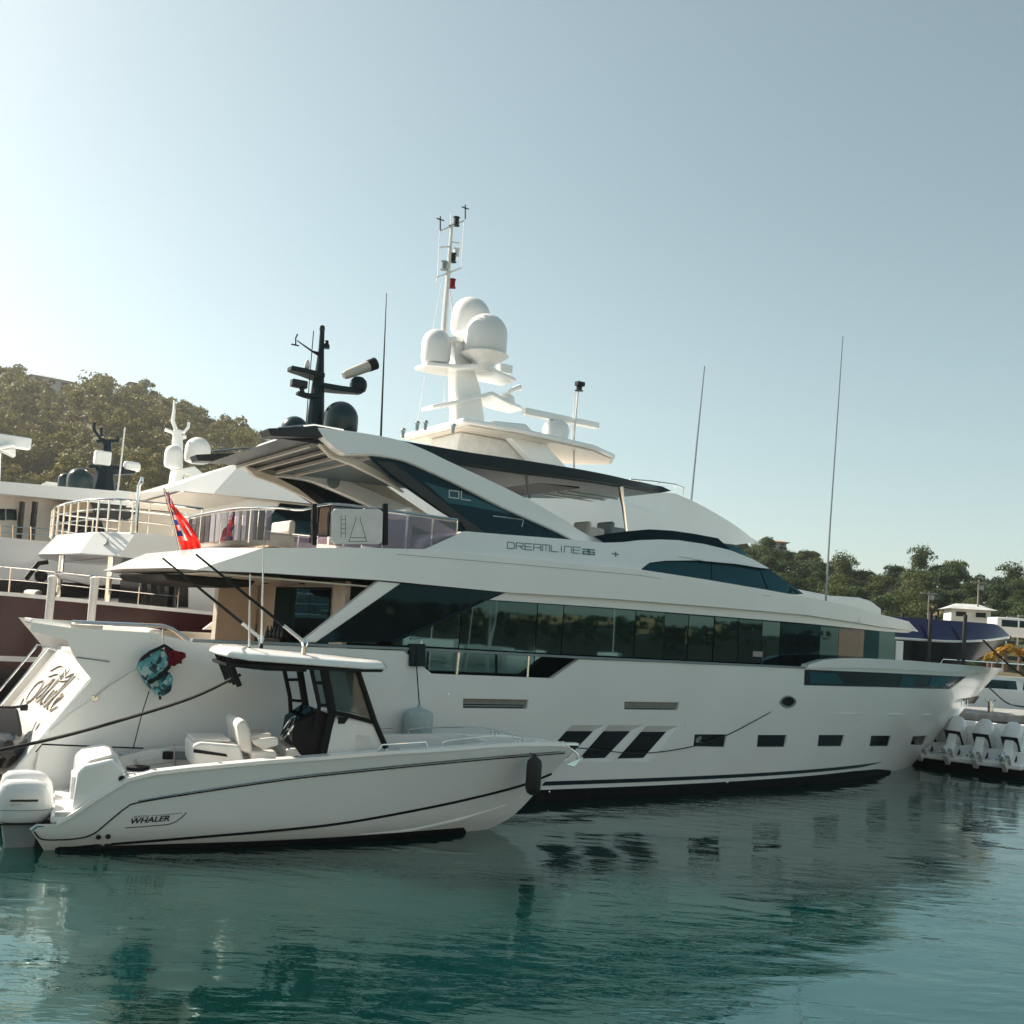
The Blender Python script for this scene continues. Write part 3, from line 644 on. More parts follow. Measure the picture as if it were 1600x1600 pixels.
# bow pulpit aft rail of the beak
bk = [A.p3(x, y, 2.75) for x, y in [(112, 972), (200, 976), (255, 978), (270, 983), (296, 1003)]]
MB().tube(bk, .035, 8).build('stern_rail', 'steel', YA)
MB().prism(pa([(48, 966), (110, 974), (112, 981), (48, 974)], 2.6), 2.6, 1.9).build('stern_bulwark_cap', 'gelcoat', YA, bevel=.02)
m2 = MB()
for px in ([(171, 1034), (120, 1027)],):
    m2.tube([A.p3(x, y, lambda u, w: hv(u, w) + .006) for x, y in px], .012, 5)
m2.build('stern_seam', 'grey_trim', HULL)
m2 = MB(); m2.tube([A.p3(x, y, lambda u, w: hv(u, w) + .01) for x, y in [(72, 1148), (110, 1115), (146, 1092)]], .014, 6).build('stern_spray_rail', 'gelcoat', HULL)
m2 = MB(); a = A.p3(148, 1091, hv); m2.lathe(a, [(.045, -.02), (.06, 0), (.045, .02)], 12, rot=Matrix.Rotation(R(90), 3, 'X')).build('shower_fitting', 'steel', HULL)
# shallow panel groove low on the stern quarter
m2 = MB(); m2.tube([A.p3(x, y, lambda u, w: hv(u, w) + .004) for x, y in [(56, 1175), (66, 1163), (140, 1166), (224, 1169)]], .012, 5).build('stern_groove', 'black_matt', HULL)

# ---- saloon
def sv(u, w=0): 
    k = max(0.0, (u - 3.5) / 10.2); return 2.42 * (1 - .55 * min(1, k) ** 2.2) + .0 * w
bot_w = 2.0
mull = [640, 720, 839, 880, 993, 1039, 1076, 1117, 1155, 1192, 1220, 1283, 1312, 1352, 1375, 1400]
MU = [A.uw(x, 965, sv)[0] for x in mull]; MU[0] = -4.4
def soff(u): return float(np.interp(u, [A.uw(x, y, sv)[0] for x, y in ((640, 925), (765, 936), (960, 951), (1260, 975), (1408, 990))], [A.uw(x, y, sv)[1] for x, y in ((640, 925), (765, 936), (960, 951), (1260, 975), (1408, 990))]))
SAL = MB(); full_beam(SAL, [(-4.4, 1.95), (MU[-1] + .05, 1.95), (MU[-1] + .05, soff(MU[-1])), (4, 4.02), (-4.4, 4.02)], lambda u, w: sv(u) - .16); SAL = SAL.build('saloon', 'black_matt', YA)
rp = random.Random(3)
for i, (a, b) in enumerate(zip(MU[:-1], MU[1:])):
    cur = i in (12,)
    for s in (1, -1):
        if cur and s < 0: continue
        g = .012; n = 3; t1, t2 = rp.uniform(-.005, .005), rp.uniform(-.003, .003); m2 = MB(); c = (a + b) / 2
        if i in (5, 6): t1 += .03 * (1 if i == 5 else -1)
        q = [(a + g, bot_w), (b - g, bot_w), (b - g, soff(b)), (a + g, soff(a))]
        def pv(u, w): return sv(a) + (sv(b) - sv(a)) * (u - a) / (b - a) + t1 * (u - c) + t2 * (w - 3)
        plate(m2, q, pv, .012, 0, (3, 3), side=s)
        m2.build('window_pane', 'glass_curtain' if cur else ('glass_dark' if i in (10, 13) else ('glass_saloon_deep' if i in (1, 5, 8, 11) else 'glass_saloon')), SAL)
a, b = MU[12], MU[13]; m2 = MB(); n = 26; vv = []
for i in range(n + 1):
    u = a + (b - a) * i / n; d_ = .03 * math.sin(i * 1.5) + .012 * math.sin(i * 3.1)
    vv += [(u, -(sv(u) - .07 + d_), 2.3), (u, -(sv(u) - .07 + d_ * 1.2), 3.9)]
m2.add(vv, [(2 * i, 2 * i + 1, 2 * i + 3, 2 * i + 2) for i in range(n)]).build('curtain', 'curtain', SAL, smooth=80)
m2 = MB(); q = pa([(1409, 991), (1417, 990), (1416, 1042), (1410, 1042)], lambda u, w: sv(u)); q = [(MU[-1] + .05, 2.4), (MU[-1] + .4, 2.4), (MU[-1] + .4, 3.75), (MU[-1] + .05, 3.75)]
full_beam(m2, q, lambda u, w: sv(u) + .02, (1, 1)); m2.build('saloon_front_pillar', 'gelcoat', YA, bevel=.03)
# upper deck soffit trim
hb = lambda u, w=0: 3.08 * (1 - .62 * min(1.0, max(0.0, (u - 4.0) / 10.6)) ** 2.3)
tv = lambda u, w=0: hb(u) - .13
m2 = MB(); full_beam(m2, pa([(765, 937), (792, 925), (960, 936), (1100, 947), (1260, 961), (1375, 979), (1428, 985), (1418, 989), (1375, 986), (1260, 974), (1100, 961), (960, 950)], tv), tv); m2.build('soffit_trim', 'gelcoat', YA, bevel=.015)
# upper deck side band
bandpx = [(304, 891), (360, 893), (410, 895), (600, 907), (785, 925), (960, 936), (1100, 947), (1260, 961), (1375, 979), (1435, 987), (1420, 971), (1375, 960), (1320, 945), (1270, 935), (1200, 922), (1100, 905), (1002, 890), (860, 877), (665, 858), (560, 856), (412, 856)]
q = pa(bandpx, hb); m2 = MB(); full_beam(m2, q, hb, (.6, .25)); UD = m2.build('upper_deck', 'gelcoat', YA, bevel=.03)
# aft facet of the overhang drawn out to its tip
tipn = A.uw(304, 891, 3.08); 
m2 = MB(); w0 = tipn[1]; u0 = tipn[0]; topn = A.uw(412, 856, 3.08)
vv = [(u0, -3.05, w0), (topn[0], -3.05, topn[1]), (topn[0], 3.05, topn[1]), (u0, 3.05, w0), (u0 - .32, -2.6, w0 + .02), (u0 - .45, 0, w0 + .02), (u0 - .32, 2.6, w0 + .02), (topn[0] + .4, -3.05, w0), (topn[0] + .4, 3.05, w0), (topn[0] - .7, -2.2, topn[1] - .04), (topn[0] - .7, 2.2, topn[1] - .04)]
m2.add(vv, [(0, 4, 9, 1), (4, 5, 9), (5, 10, 9), (5, 6, 10), (6, 3, 2, 10), (1, 9, 10, 2), (0, 7, 8, 3, 6, 5, 4)]).build('overhang', 'gelcoat', YA, smooth=25, bevel=.03)
MB().prism([(-7.2, w0 - .03), (-3.7, w0 - .03), (-3.7, w0 - .004), (-7.2, w0 - .004)], 2.85, -2.85).build('cockpit_ceiling', 'ceiling_vinyl', YA)
for (u, v) in ((-6.6, 2.0), (-6.6, 0), (-6.6, -2.0), (-5.2, 2.0), (-5.2, 0), (-5.2, -2.0), (-4.2, 1.0)):
    MB().lathe((u, -v, w0 - .05), [(.06, 0), (.07, .015), (.07, .025)], 12).build('ceiling_light', 'black_gloss', YA)
MB().prism([(-7.45, w0 - .16), (-6.4, w0 - .22), (-5.9, w0 - .16), (-5.8, w0 - .04), (-7.55, w0 - .04)], 1.2, -2.4).build('awning_box', 'black_matt', YA, bevel=.03)
# side wings
WG = pa([(492, 1004), (600, 927), (625, 912), (787, 926), (755, 938), (690, 969), (615, 1002)], 3.0)
WS = pa([(470, 1004), (590, 908), (626, 911.5), (493, 1004)], 3.0)
for s in (1, -1):
    o = MB().prism(WG, s * 2.98, s * 2.93).build('wing_glass', 'glass_dark', YA)
    MB().prism(WS, s * 3.02, s * 2.86).build('wing_frame', 'gelcoat', YA, bevel=.02)
    MB().tube([(u, -s * 2.985, w) for u, w in pa([(612, 1004), (690, 970), (757, 938)], 3.0)], .03, 6).build('wing_edge', 'navy_trim', YA)
# cockpit bulkhead, door and furniture
BK = MB().box((-4.45, 0, 3.0), (.1, 4.9, 2.1)).build('cockpit_bulkhead', 'ceiling_vinyl', YA)
for i in range(3): MB().box((-4.53, -1.35 + i * 1.0, 2.95), (.03, .96, 1.95)).build('door_pane', 'glass_dark', BK)
for v in (2.35,): MB().box((-5.0, v, 3.0), (.9, .3, 2.1)).build('cockpit_pillar', 'ceiling_vinyl', YA, bevel=.02)
m2 = MB().box((-7.4, 0, 2.25), (.75, 3.8, .5)); m2.box((-7.75, 0, 2.65), (.25, 3.8, .6)); m2.build('cockpit_sofa', 'cushion', YA, bevel=.06)
m2 = MB().box((-6.1, .2, 2.62), (1.1, 1.9, .06)); m2.box((-6.1, .2, 2.25), (.2, .3, .7)); m2.build('cockpit_table', 'teak', YA, bevel=.015)
m2 = MB().box((-4.75, .35, 2.6), (.35, 1.4, .5)); m2.build('cockpit_cabinet', 'black_gloss', YA, bevel=.02)
for k in range(5): MB().lathe((-4.8, -.15 + k * .22, 2.85), [(.045, 0), (.05, .1), (.02, .18), (.02, .24)], 8).build('bottle_rack', 'black_gloss', YA)

# ---- flybridge
lean = lambda u, w: hb(u) - .02 - .42 * max(0, w - A_ct(u))
def A_ct(u): return float(np.interp(u, _ctu, _ctw))
_ct = [A.uw(x, y, hb) for x, y in ((560, 856), (665, 858), (860, 877), (1002, 890), (1100, 905), (1255, 929), (1320, 945))]; _ctu = [p[0] for p in _ct]; _ctw = [p[1] for p in _ct]
coam = [(660, 860), (725, 830), (800, 836), (880, 842), (945, 848), (975, 847), (1000, 844), (1030, 843), (1060, 844), (1100, 850), (1142, 860), (1175, 873), (1200, 887), (1192, 887), (1150, 880), (1090, 875.5), (1040, 876), (1015, 879), (1003, 888), (1002, 893), (860, 880)]
q = pa(coam, lean); m2 = MB(); full_beam(m2, q, lean, (.5, .25)); FC = m2.build('flybridge_coaming', 'gelcoat', YA, bevel=.02)
lean2 = lambda u, w: lean(u, w) - .05
q = pa([(1003, 889), (1016, 878), (1040, 875.5), (1090, 874.5), (1150, 879), (1192, 886.5), (1205, 892), (1230, 909), (1256, 928), (1240, 929), (1100, 906)], lean2); m2 = MB(); full_beam(m2, q, lean2, (.5, .25)); WH = m2.build('wheelhouse_window', 'glass_teal', YA)
for x0, y0, x1, y1 in ((1112, 875, 1112, 908), (1185, 885, 1200, 921)):
    MB().tube([A.p3(x0, y0, lambda u, w: lean2(u, w) + .004), A.p3(x1, y1, lambda u, w: lean2(u, w) + .004)], .012, 5).build('window_mullion', 'navy_trim', WH)
# brow shelf above wheelhouse window
q = pa([(1060, 868), (1110, 871), (1160, 877), (1203, 888), (1190, 887.5), (1150, 881), (1100, 876.5)], lambda u, w: lean(u, w) + .03); m2 = MB(); full_beam(m2, q, lambda u, w: lean(u, w) + .03, (.5, .3)); m2.build('wheelhouse_brow', 'gelcoat', YA, bevel=.01)
# low flybridge windscreen
sc_v = lambda u, w: lean(u, w) - .12
q = pa([(928, 838), (950, 834), (980, 830), (1015, 827), (1050, 829), (1085, 834), (1122, 841), (1142, 859), (1100, 850.5), (1060, 845.5), (1030, 844.5), (1000, 845.5), (967, 849), (946, 849)], sc_v)
for s_ in (1, -1): m2 = MB(); plate(m2, q, sc_v, .02, 0, (.4, .3), side=s_); m2.build('flybridge_windscreen', 'glass_dark', YA)
# helm seats and console seen over the coaming
for (x, y, nm, mt) in ((920, 835, 'helm_seat', 'cushion'), (956, 835, 'helm_console', 'grey_trim')):
    p = A.p3(x, y, 1.2); m2 = MB().box((p[0], p[1], p[2] - .1), (.5, .6, .5)); m2.box((p[0] - .2, p[1], p[2] + .1), (.12, .6, .35)); m2.build(nm, mt, YA, bevel=.06)
# arches
ARO = [(495, 668), (558, 675), (622, 687), (665, 703), (700, 720), (775, 755), (825, 780), (872, 807), (910, 831), (943, 849), (935, 852), (905, 848), (860, 827), (785, 794), (722, 762), (660, 733), (627, 720), (590, 713), (560, 711), (534, 708), (504, 682)]
q = smooth_poly(pa(ARO[:10], 2.5), 4) + smooth_poly(pa(ARO[10:], 2.5), 4)
m2 = MB().prism(q, 2.52, 2.22); AR1 = m2.build('arch', 'gelcoat', YA, bevel=.03)
m2 = MB().prism(q, -2.22, -2.52); AR2 = m2.build('arch', 'bronze_inner' if False else 'gelcoat', YA, bevel=.03)
for s in (1, -1):
    q2 = pa([(575, 712), (627, 721), (660, 734), (722, 763), (785, 795), (860, 828), (904, 847), (800, 837), (725, 831), (716, 815), (685, 797), (610, 745)], 2.42)
    SG = MB().prism(q2, s * 2.42, s * 2.38).build('side_glass', 'glass_dark', YA)
    q3 = pa([(585, 719), (612, 743), (690, 800), (720, 818), (728, 831), (760, 834), (700, 790), (640, 742), (612, 722)], 2.42)
    MB().prism(q3, s * 2.45, s * 2.36).build('side_glass_frame', 'black_gloss', SG, bevel=.01)
    if s == 1:
        m2 = MB(); D = lambda x, y: A.p3(x, y, 2.424)
        ribbons(m2, [[(702, 766), (717, 768), (717, 779), (702, 777), (702, 766)], [(721, 768), (721, 780), (735, 782)]], 1.6, D); m2.build('emblem_letters', 'letter_grey', SG)
        q4 = pa([(663, 753), (735, 775), (785, 796), (800, 804), (735, 791), (700, 786)], 2.42); MB().prism(q4, 2.423, 2.421).build('side_glass_pane', 'glass_teal', SG)
        m2 = MB(); m2.tube([A.p3(x, y, 2.43) for x, y in [(770, 806), (818, 812), (815, 823)]], .012, 5).build('glass_handle', 'steel', SG)
        q5 = pa([(612, 742), (652, 765), (690, 800), (716, 815), (700, 817), (668, 800), (640, 775)], 2.3)
# hardtop
def ht(u, w=0): return 2.36 * (1 - .55 * min(1, max(0, (u + 1) / 5.2)) ** 2.4)
HTP = [(560, 683), (622, 687.5), (735, 707), (887, 730), (985, 750), (1035, 760), (1049, 767), (1032, 770), (960, 757), (810, 737), (700, 721), (640, 712), (560, 702)]
m2 = MB(); full_beam(m2, pa(HTP, ht), ht, (.5, .3)); HT = m2.build('hardtop', 'navy_trim', YA, bevel=.02)
q = pa([(560, 703), (700, 722), (810, 738), (960, 758), (1025, 769.5), (1020, 771), (960, 760.5), (810, 741), (700, 725), (560, 706)], lambda u, w: ht(u) - .12)
m2 = MB(); full_beam(m2, q, lambda u, w: ht(u) - .12, (.5, .3)); HC = m2.build('hardtop_ceiling', 'hardtop_lining', YA)
cw = lambda u: float(np.interp(u, [p[0] for p in pa([(560, 706), (700, 725), (810, 741), (960, 760.5), (1020, 771)], 1.8)], [p[1] for p in pa([(560, 706), (700, 725), (810, 741), (960, 760.5), (1020, 771)], 1.8)]))
MB().add([(u, v, cw(u) - .05) for u, v in ((-2.2, -1.35), (1.7, -1.2), (1.7, 1.2), (-2.2, 1.35))] + [(u, v, cw(u) - .012) for u, v in ((-2.2, -1.35), (1.7, -1.2), (1.7, 1.2), (-2.2, 1.35))], [(0, 1, 2, 3), (4, 5, 6, 7), (0, 1, 5, 4), (1, 2, 6, 5), (2, 3, 7, 6), (3, 0, 4, 7)]).build('sunroof', 'black_matt', HC)
for v in (-.5, .0, .5): MB().tube([(u, v, cw(u) - .045) for u in (1.9, 2.8, 3.4)], .025, 5).build('ceiling_batten', 'gelcoat_matt', HC)
MB().tube([A.p3(969, 761, 1.85), A.p3(974, 790, 1.87), A.p3(979, 830, 1.9)], [.07, .045, .035], 8).build('hardtop_post', 'chrome', YA)
m2 = MB(); a = A.p3(830, 778, 2.0); m2.tube([A.p3(821, 737, 2.0), A.p3(828, 779, 2.0)], .03, 6).build('hardtop_strut', 'grey_trim', YA)
# aft part of the hardtop: slatted roof between the arches, black tips
for s in (1, -1):
    MB().prism(pa([(419, 669), (497, 667), (509, 683), (473, 683), (424, 681)], 2.5), s * 2.5, s * 2.0).build('arch_tip', 'black_gloss', YA, bevel=.015)
zt = A.uw(500, 690, 2.0)[1]
RF = MB().prism([(-5.9, zt - .10), (-3.7, zt - .06), (-3.7, zt + .02), (-5.7, zt - .02)], 2.2, -2.2).build('aft_roof', 'black_gloss', YA, bevel=.02)
for u in (-5.3, -4.85, -4.4, -3.95): MB().prism([(u - .03, zt - .16), (u + .03, zt - .16), (u + .03, zt - .1), (u - .03, zt - .1)], 2.1, -2.1).build('roof_slat', 'ceiling_vinyl', RF)
MB().prism([(-5.72, zt - .02), (-5.0, zt + .03), (-5.0, zt + .10), (-5.6, zt + .08)], 1.7, .2).build('roof_hatch', 'gelcoat', RF, bevel=.02)
for v in (2.0, -2.0): MB().tube([(-5.9, v, zt + .12), (-5.2, v, zt + .3), (-4.6, v, zt + .3)], .02, 6).build('roof_rail', 'chrome', RF)
# lower inner brace panels under the roof (far side catches the sun off the deck)
for s in (1, -1):
    q = pa([(504, 690), (560, 713), (600, 735), (640, 768), (610, 750), (560, 725), (525, 712)], 2.4)
    MB().prism(q, s * 2.2, s * 2.05).build('arch_inner_panel', 'ceiling_vinyl', YA)
q = [(u, w) for u, w in pa([(372, 719), (430, 727), (560, 742), (600, 758), (680, 812), (640, 800), (560, 768), (480, 746), (440, 742)], -2.3)]
FP = MB().prism(q, -2.25, -2.32).build('far_arch_panel', 'ceiling_vinyl', YA, bevel=.01)
for x, y in ((520, 753), (528, 731)):
    p = A.p3(x, y, -2.22); MB().lathe((p[0], p[1] - .02, p[2]), [(.16, 0), (.16, .03), (.13, .04)], 20, rot=Matrix.Rotation(R(90), 3, 'X')).build('speaker', 'grey_trim', FP)
# balustrade round the aft flybridge deck
RW = 5.25; GW0 = 4.66
def rz(x, y, z):
    p = at_z(x, y, z) - A.O; return (float(p @ A.d), -float(p @ A.n))
bal = [A.uw(715, 812, 2.9), A.uw(600, 797, 2.9), A.uw(517, 787, 2.9), A.uw(470, 784, 2.85)]
path = [(0.0 + bal[0][0], -2.9, bal[0][1]), (bal[1][0], -2.92, bal[1][1]), (bal[2][0], -2.9, bal[2][1])]
for u, v in ((-5.6, -2.8), (-5.95, -2.6), (-6.2, -2.2), (-6.4, -1.5), (-6.45, -.5), (-6.45, .5), (-6.4, 1.5), (-6.2, 2.2), (-5.9, 2.6), (-5.3, 2.85), (-4, 2.9), (-2.2, 2.9)): path.append((u, v, RW))
path = smooth_poly(path, 3)
BAL = MB().tube(path, .024, 8).build('balustrade', 'steel', YA)
for i in range(0, len(path) - 1):
    a, b = path[i], path[i + 1]; L_ = math.dist(a, b)
    if L_ < .15: continue
    e = .02 / L_; a2 = [a[j] + (b[j] - a[j]) * e for j in range(3)]; b2 = [b[j] + (a[j] - b[j]) * e for j in range(3)]
    zb = GW0 if i > 3 else GW0 + .04
    nx, ny = -(b[1] - a[1]) / L_ * .006, (b[0] - a[0]) / L_ * .006
    vv = [(p[0] + s * nx, p[1] + s * ny, z) for s in (1, -1) for p, z in ((a2, zb), (b2, zb), (b2, b2[2] - .05), (a2, a2[2] - .05))]
    MB().add(vv, [(0, 1, 2, 3), (7, 6, 5, 4), (0, 4, 5, 1), (1, 5, 6, 2), (2, 6, 7, 3), (3, 7, 4, 0)]).build('glass_panel', 'glass_rail', BAL)
    if i % 4 == 0: MB().tube([(a[0], a[1], zb - .05), (a[0], a[1], a[2])], .014, 6).build('rail_post', 'steel', BAL)
MB().prism([(-6.2, 4.52), (1.0, 4.6), (1.0, 4.63), (-6.2, 4.55)], 2.85, -2.85).build('flybridge_deck', 'teak', YA)
for (u, v, lx, ly, h, mt, nm) in ((-5.9, -.6, 1.0, 2.2, .45, 'cushion', 'sun_lounge'), (-3.4, 1.2, .8, 1.8, .75, 'gelcoat', 'wet_bar'), (-4.6, -1.6, .7, 1.2, .5, 'cushion', 'deck_sofa'), (-2.6, -1.2, 1.6, 1.4, .55, 'cushion', 'dinette')):
    m2 = MB().box((u, -v, 4.6 + h / 2), (lx, ly, h)); m2.box((u + lx * .4, -v, 4.6 + h + .15), (lx * .2, ly, .3)); m2.build(nm, mt, YA, bevel=.06)
# lettering on the coaming: thin squared letters
LET = {'D': [[(0, 0), (0, 1), (.8, 1), (1, .8), (1, .2), (.8, 0), (0, 0)]], 'R': [[(0, 0), (0, 1), (1, 1), (1, .5), (.15, .5)], [(.5, .5), (1, 0)]], 'E': [[(1, 0), (0, 0), (0, 1), (1, 1)], [(0, .5), (.9, .5)]],
       'A': [[(0, 0), (0, 1), (1, 1), (1, 0)], [(.2, .45), (1, .45)]], 'M': [[(0, 0), (0, 1), (1, 1), (1, 0)], [(.5, 1), (.5, .1)]], 'L': [[(0, 1), (0, 0), (1, 0)]], 'I': [[(.5, 0), (.5, 1)]], 'N': [[(0, 0), (0, 1), (1, 1), (1, 0)]],
       '2': [[(0, 1), (1, 1), (1, .5), (0, .5), (0, 0), (1, 0)]], '6': [[(1, 1), (0, 1), (0, 0), (1, 0), (1, .5), (0, .5)]]}
m2 = MB(); lv = lambda u, w: lean(u, w) + .006; x = 793.0
for ch in 'DREAMLINE':
    wd = 4.0 if ch == 'I' else 10.8
    y0 = 856.5 + (x - 793) * .072
    for s in LET[ch]: ribbons(m2, [[(x + a * wd, y0 - b * 9.5 + a * wd * .08) for a, b in s]], 1.25, lambda a, b: A.p3(a, b, lv))
    x += wd + 2.9
x += 1.5
m3 = MB()
for ch in '26':
    y0 = 856.0 + (x - 793) * .078
    for s in LET[ch]: ribbons(m3, [[(x + a * 8, y0 - b * 7.2 + a * .6) for a, b in s]], 2.0, lambda a, b: A.p3(a, b, lv))
    x += 9.6
m2.build('name_letters', 'letter_teal', FC, fix=False, smooth=None); m3.build('name_number', 'letter_teal', FC, fix=False, smooth=None)
m2 = MB(); ribbons(m2, [[(957, 865), (966, 866.5)], [(962, 863), (962, 869)]], 2, lambda a, b: A.p3(a, b, lv)); m2.build('deck_light', 'letter_teal', FC, fix=False, smooth=None)
# ---- mast, domes, antennas
mz = zt
def P0(x, y, v=0.0): return A.p3(x, y, v)
MS = MB().tube([P0(491, 690), P0(494, 640), P0(497, 600), P0(499, 585), P0(502, 545), P0(503.5, 516)], [.22, .17, .13, .10, .06, .05], 10).build('mast', 'navy_trim', YA)
MB().lathe(P0(503.5, 514), [(.05, -.06), (.06, 0), (.05, .06), (.02, .08)], 10).build('mast_light', 'black_gloss', MS)
def wing(px, v, hw, th, nm):
    a = [P0(x, y, v) for x, y in px]; m2 = MB(); vv = []
    for i, p in enumerate(a):
        h = hw * (1 - .55 * i / (len(a) - 1)); vv += [(p[0], p[1] - h, p[2] - th), (p[0], p[1] + h, p[2] - th), (p[0], p[1] + h, p[2] + th), (p[0], p[1] - h, p[2] + th)]
    n = len(a); m2.add(vv, [(4 * i + j, 4 * i + (j + 1) % 4, 4 * i + 4 + (j + 1) % 4, 4 * i + 4 + j) for i in range(n - 1) for j in range(4)] + [(0, 1, 2, 3), (4 * n - 4, 4 * n - 3, 4 * n - 2, 4 * n - 1)]); return m2.build(nm, 'navy_trim', MS, bevel=.015)
wing([(500, 590), (475, 582), (452, 576)], 0, .28, .05, 'spreader'); wing([(500, 605), (530, 609), (564, 612)], 0, .24, .06, 'spreader'); wing([(494, 621), (478, 618), (464, 614)], 0, .18, .035, 'spreader')
MB().lathe(P0(480, 570), [(.05, -.07), (.06, -.05), (.05, .05), (.03, .1)], 10).build('navigation_light', 'gelcoat_matt', MS)
m2 = MB(); m2.lathe(P0(510, 541), [(.07, -.05), (.07, .02), (.045, .06), (.04, .12)], 10); m2.tube([P0(503, 542), P0(510, 543)], .02, 6); m2.build('navigation_light', 'navy_trim', MS)
m2 = MB(); m2.tube([P0(500, 554), P0(488, 549), P0(464, 532)], [.05, .02, .012], 6); m2.tube([P0(462, 540), P0(462, 528), P0(465, 522)], .015, 5); m2.box(P0(461, 539), (.16, .05, .02)); m2.build('wind_sensor', 'black_matt', MS)
m2 = MB(); m2.box(P0(467, 600), (.34, .16, .16)); m2.tube([P0(470, 604), P0(474, 617)], .05, 8); m2.build('camera_unit', 'black_gloss', MS, bevel=.02)
MB().tube([P0(476, 690), P0(483, 600), P0(490, 517)], .01, 5).build('whip_antenna', 'black_matt', MS)
m2 = MB(); m2.lathe(P0(560, 602), [(.06, -.17), (.16, -.12), (.19, 0), (.17, .1), (.1, .17), (.02, .19)], 16); m2.build('searchlight_base', 'navy_trim', MS)
m2 = MB(); a, b = Vector(P0(537, 587)), Vector(P0(586, 568)); m2.tube([a, a.lerp(b, .1), a.lerp(b, .75), b], [.07, .10, .12, .12], 14); HO = m2.build('searchlight', 'ceiling_vinyl', MS)
MB().tube([a.lerp(b, .78), a.lerp(b, 1.02)], [.13, .135], 14).build('searchlight_cap', 'black_matt', HO)
def dome(x0, x1, ytop, ybot, v, mt, par, F=None, nm='radome'):
    F = F or A
    c = F.p3((x0 + x1) / 2, ybot, v); l = F.p3(x0, (ytop + ybot) / 2, v); tp = F.p3((x0 + x1) / 2, ytop, v)
    uu, dd = F.d, 0
    Z = (F.world(c[0], -c[1], c[2]) - _C) @ _f; r = (x1 - x0) / 2 * Z / FPX; h = (ybot - ytop) * Z / FPX
    hs = max(h - r * 1.0, .02)
    prof = [(r * .55, -.06 * h), (r * .92, 0), (r, hs * .25), (r, hs)] + [(r * math.cos(a), hs + (h - hs) * math.sin(a)) for a in np.linspace(.2, 1.55, 8)]
    m2 = MB().lathe(c, prof, 28); return m2.build(nm, mt, par, smooth=50)
dome(504, 558, 627, 676, .6, 'dark_green_dome', YA); dome(437, 480, 650, 696, -1.6, 'dark_green_dome', YA)
MB().tube([A.p3(595, 684, 2.0), A.p3(599, 580, 2.0), A.p3(604, 458, 2.0)], [.022, .016, .007], 6).build('whip_antenna', 'black_matt', YA)
MB().tube([A.p3(1290, 942, .6), A.p3(1297, 820, .6), A.p3(1317, 525, .6)], [.034, .026, .014], 6).build('whip_antenna', 'grey_trim', YA)

# seams and small fittings
for px in ([(860, 878.5), (1000, 891), (1100, 906), (1250, 930)],):
    pass
MB().tube([A.p3(x, y, lambda u, w: hb(u) + .003) for x, y in ((620, 866), (800, 881), (1000, 899), (1200, 931), (1340, 955))], .006, 4).build('band_seam', 'grey_trim', UD)
a = A.p3(1136, 1221, hv); MB().lathe((a[0], a[1] - .005, a[2]), [(.035, -.01), (.035, .012), (.01, .014)], 12, rot=Matrix.Rotation(R(90), 3, 'X')).build('thruster_mark', 'gelcoat', HULL)
for x, y in ((858, 1237), (700, 1085), (1070, 1135), (1160, 1135), (1340, 1135)):
    a = A.p3(x, y, hv); MB().lathe((a[0], a[1] - .004, a[2]), [(.018, -.01), (.018, .008), (.006, .01)], 8, rot=Matrix.Rotation(R(90), 3, 'X')).build('hull_drain', 'steel', HULL)
for k_, (x, y) in enumerate(((1184, 1022),)):
    a = A.p3(x, y, lambda u, w: sv(u) + .012); MB().box((a[0], a[1], a[2]), (.34, .008, .13)).build('window_sticker', 'flag_white', SAL)
# ------------------------------------------------------------------ centre console boat in front
W = Frame(-6.49, 15.14, 66.0)
YW = thing('center_console_boat', 'white open fishing boat with black framed T-top moored beside the yacht', 'boat', (W.O[0], W.O[1], 0), W.rot)
def pw(px, v): return [W.uw(x, y, v) for x, y in px]
_st = sorted([(W.uw(x, y, 0)[1], W.uw(x, y, 0)[0]) for x, y in ((902, 1168), (870, 1200), (838, 1238), (803, 1276))])
def usw(w): return float(np.interp(w, [a for a, b in _st], [b for a, b in _st])) if w > _st[0][0] else _st[0][1] - (_st[0][0] - w) * 2.2
def wv(u, w):
    B = float(np.interp(w, [-.4, -.12, .12, .35, .8, 1.3], [.45, .80, .99, 1.03, 1.08, 1.14]))
    tau = min(1.0, max(0.0, (u - 2.2) / max(.1, usw(w) - 2.2)))
    B *= 1 - .05 * max(0, (1.5 - u) / 1.5) ** 2
    return B * (1 - tau ** float(np.interp(w, [-.2, .3, 1.3], [2.0, 2.3, 3.0])))
gun = [(88, 1287), (115, 1272), (150, 1248), (178, 1231), (200, 1218), (240, 1208), (300, 1201), (420, 1190), (505, 1184), (605, 1176), (680, 1172), (757, 1166), (812, 1163), (860, 1163), (885, 1164)]
GU = pw(gun, wv)
low = pw([(48, 1298), (58, 1312), (68, 1328), (74, 1335)], wv)
ou = GU + [(usw(w) - .01, w) for w in (1.25, 1.0, .75, .5, .25, .05, -.15, -.3)] + [(4, -.4), (.15, -.4)] + low[::-1][:] + pw([(60, 1288)], wv)
ou = [p for p in ou]
mb = MB()
o2 = densify(ou, .3); v2, t2 = cdt(o2, (), (.22, .13))
for s in (1, -1): mb.add([(u, -s * wv(u, w), w) for u, w in v2], t2 if s < 0 else [f[::-1] for f in t2])
WH_ = mb.build('hull', 'gelcoat_hull', YW, smooth=30, fix=False); weld(WH_)
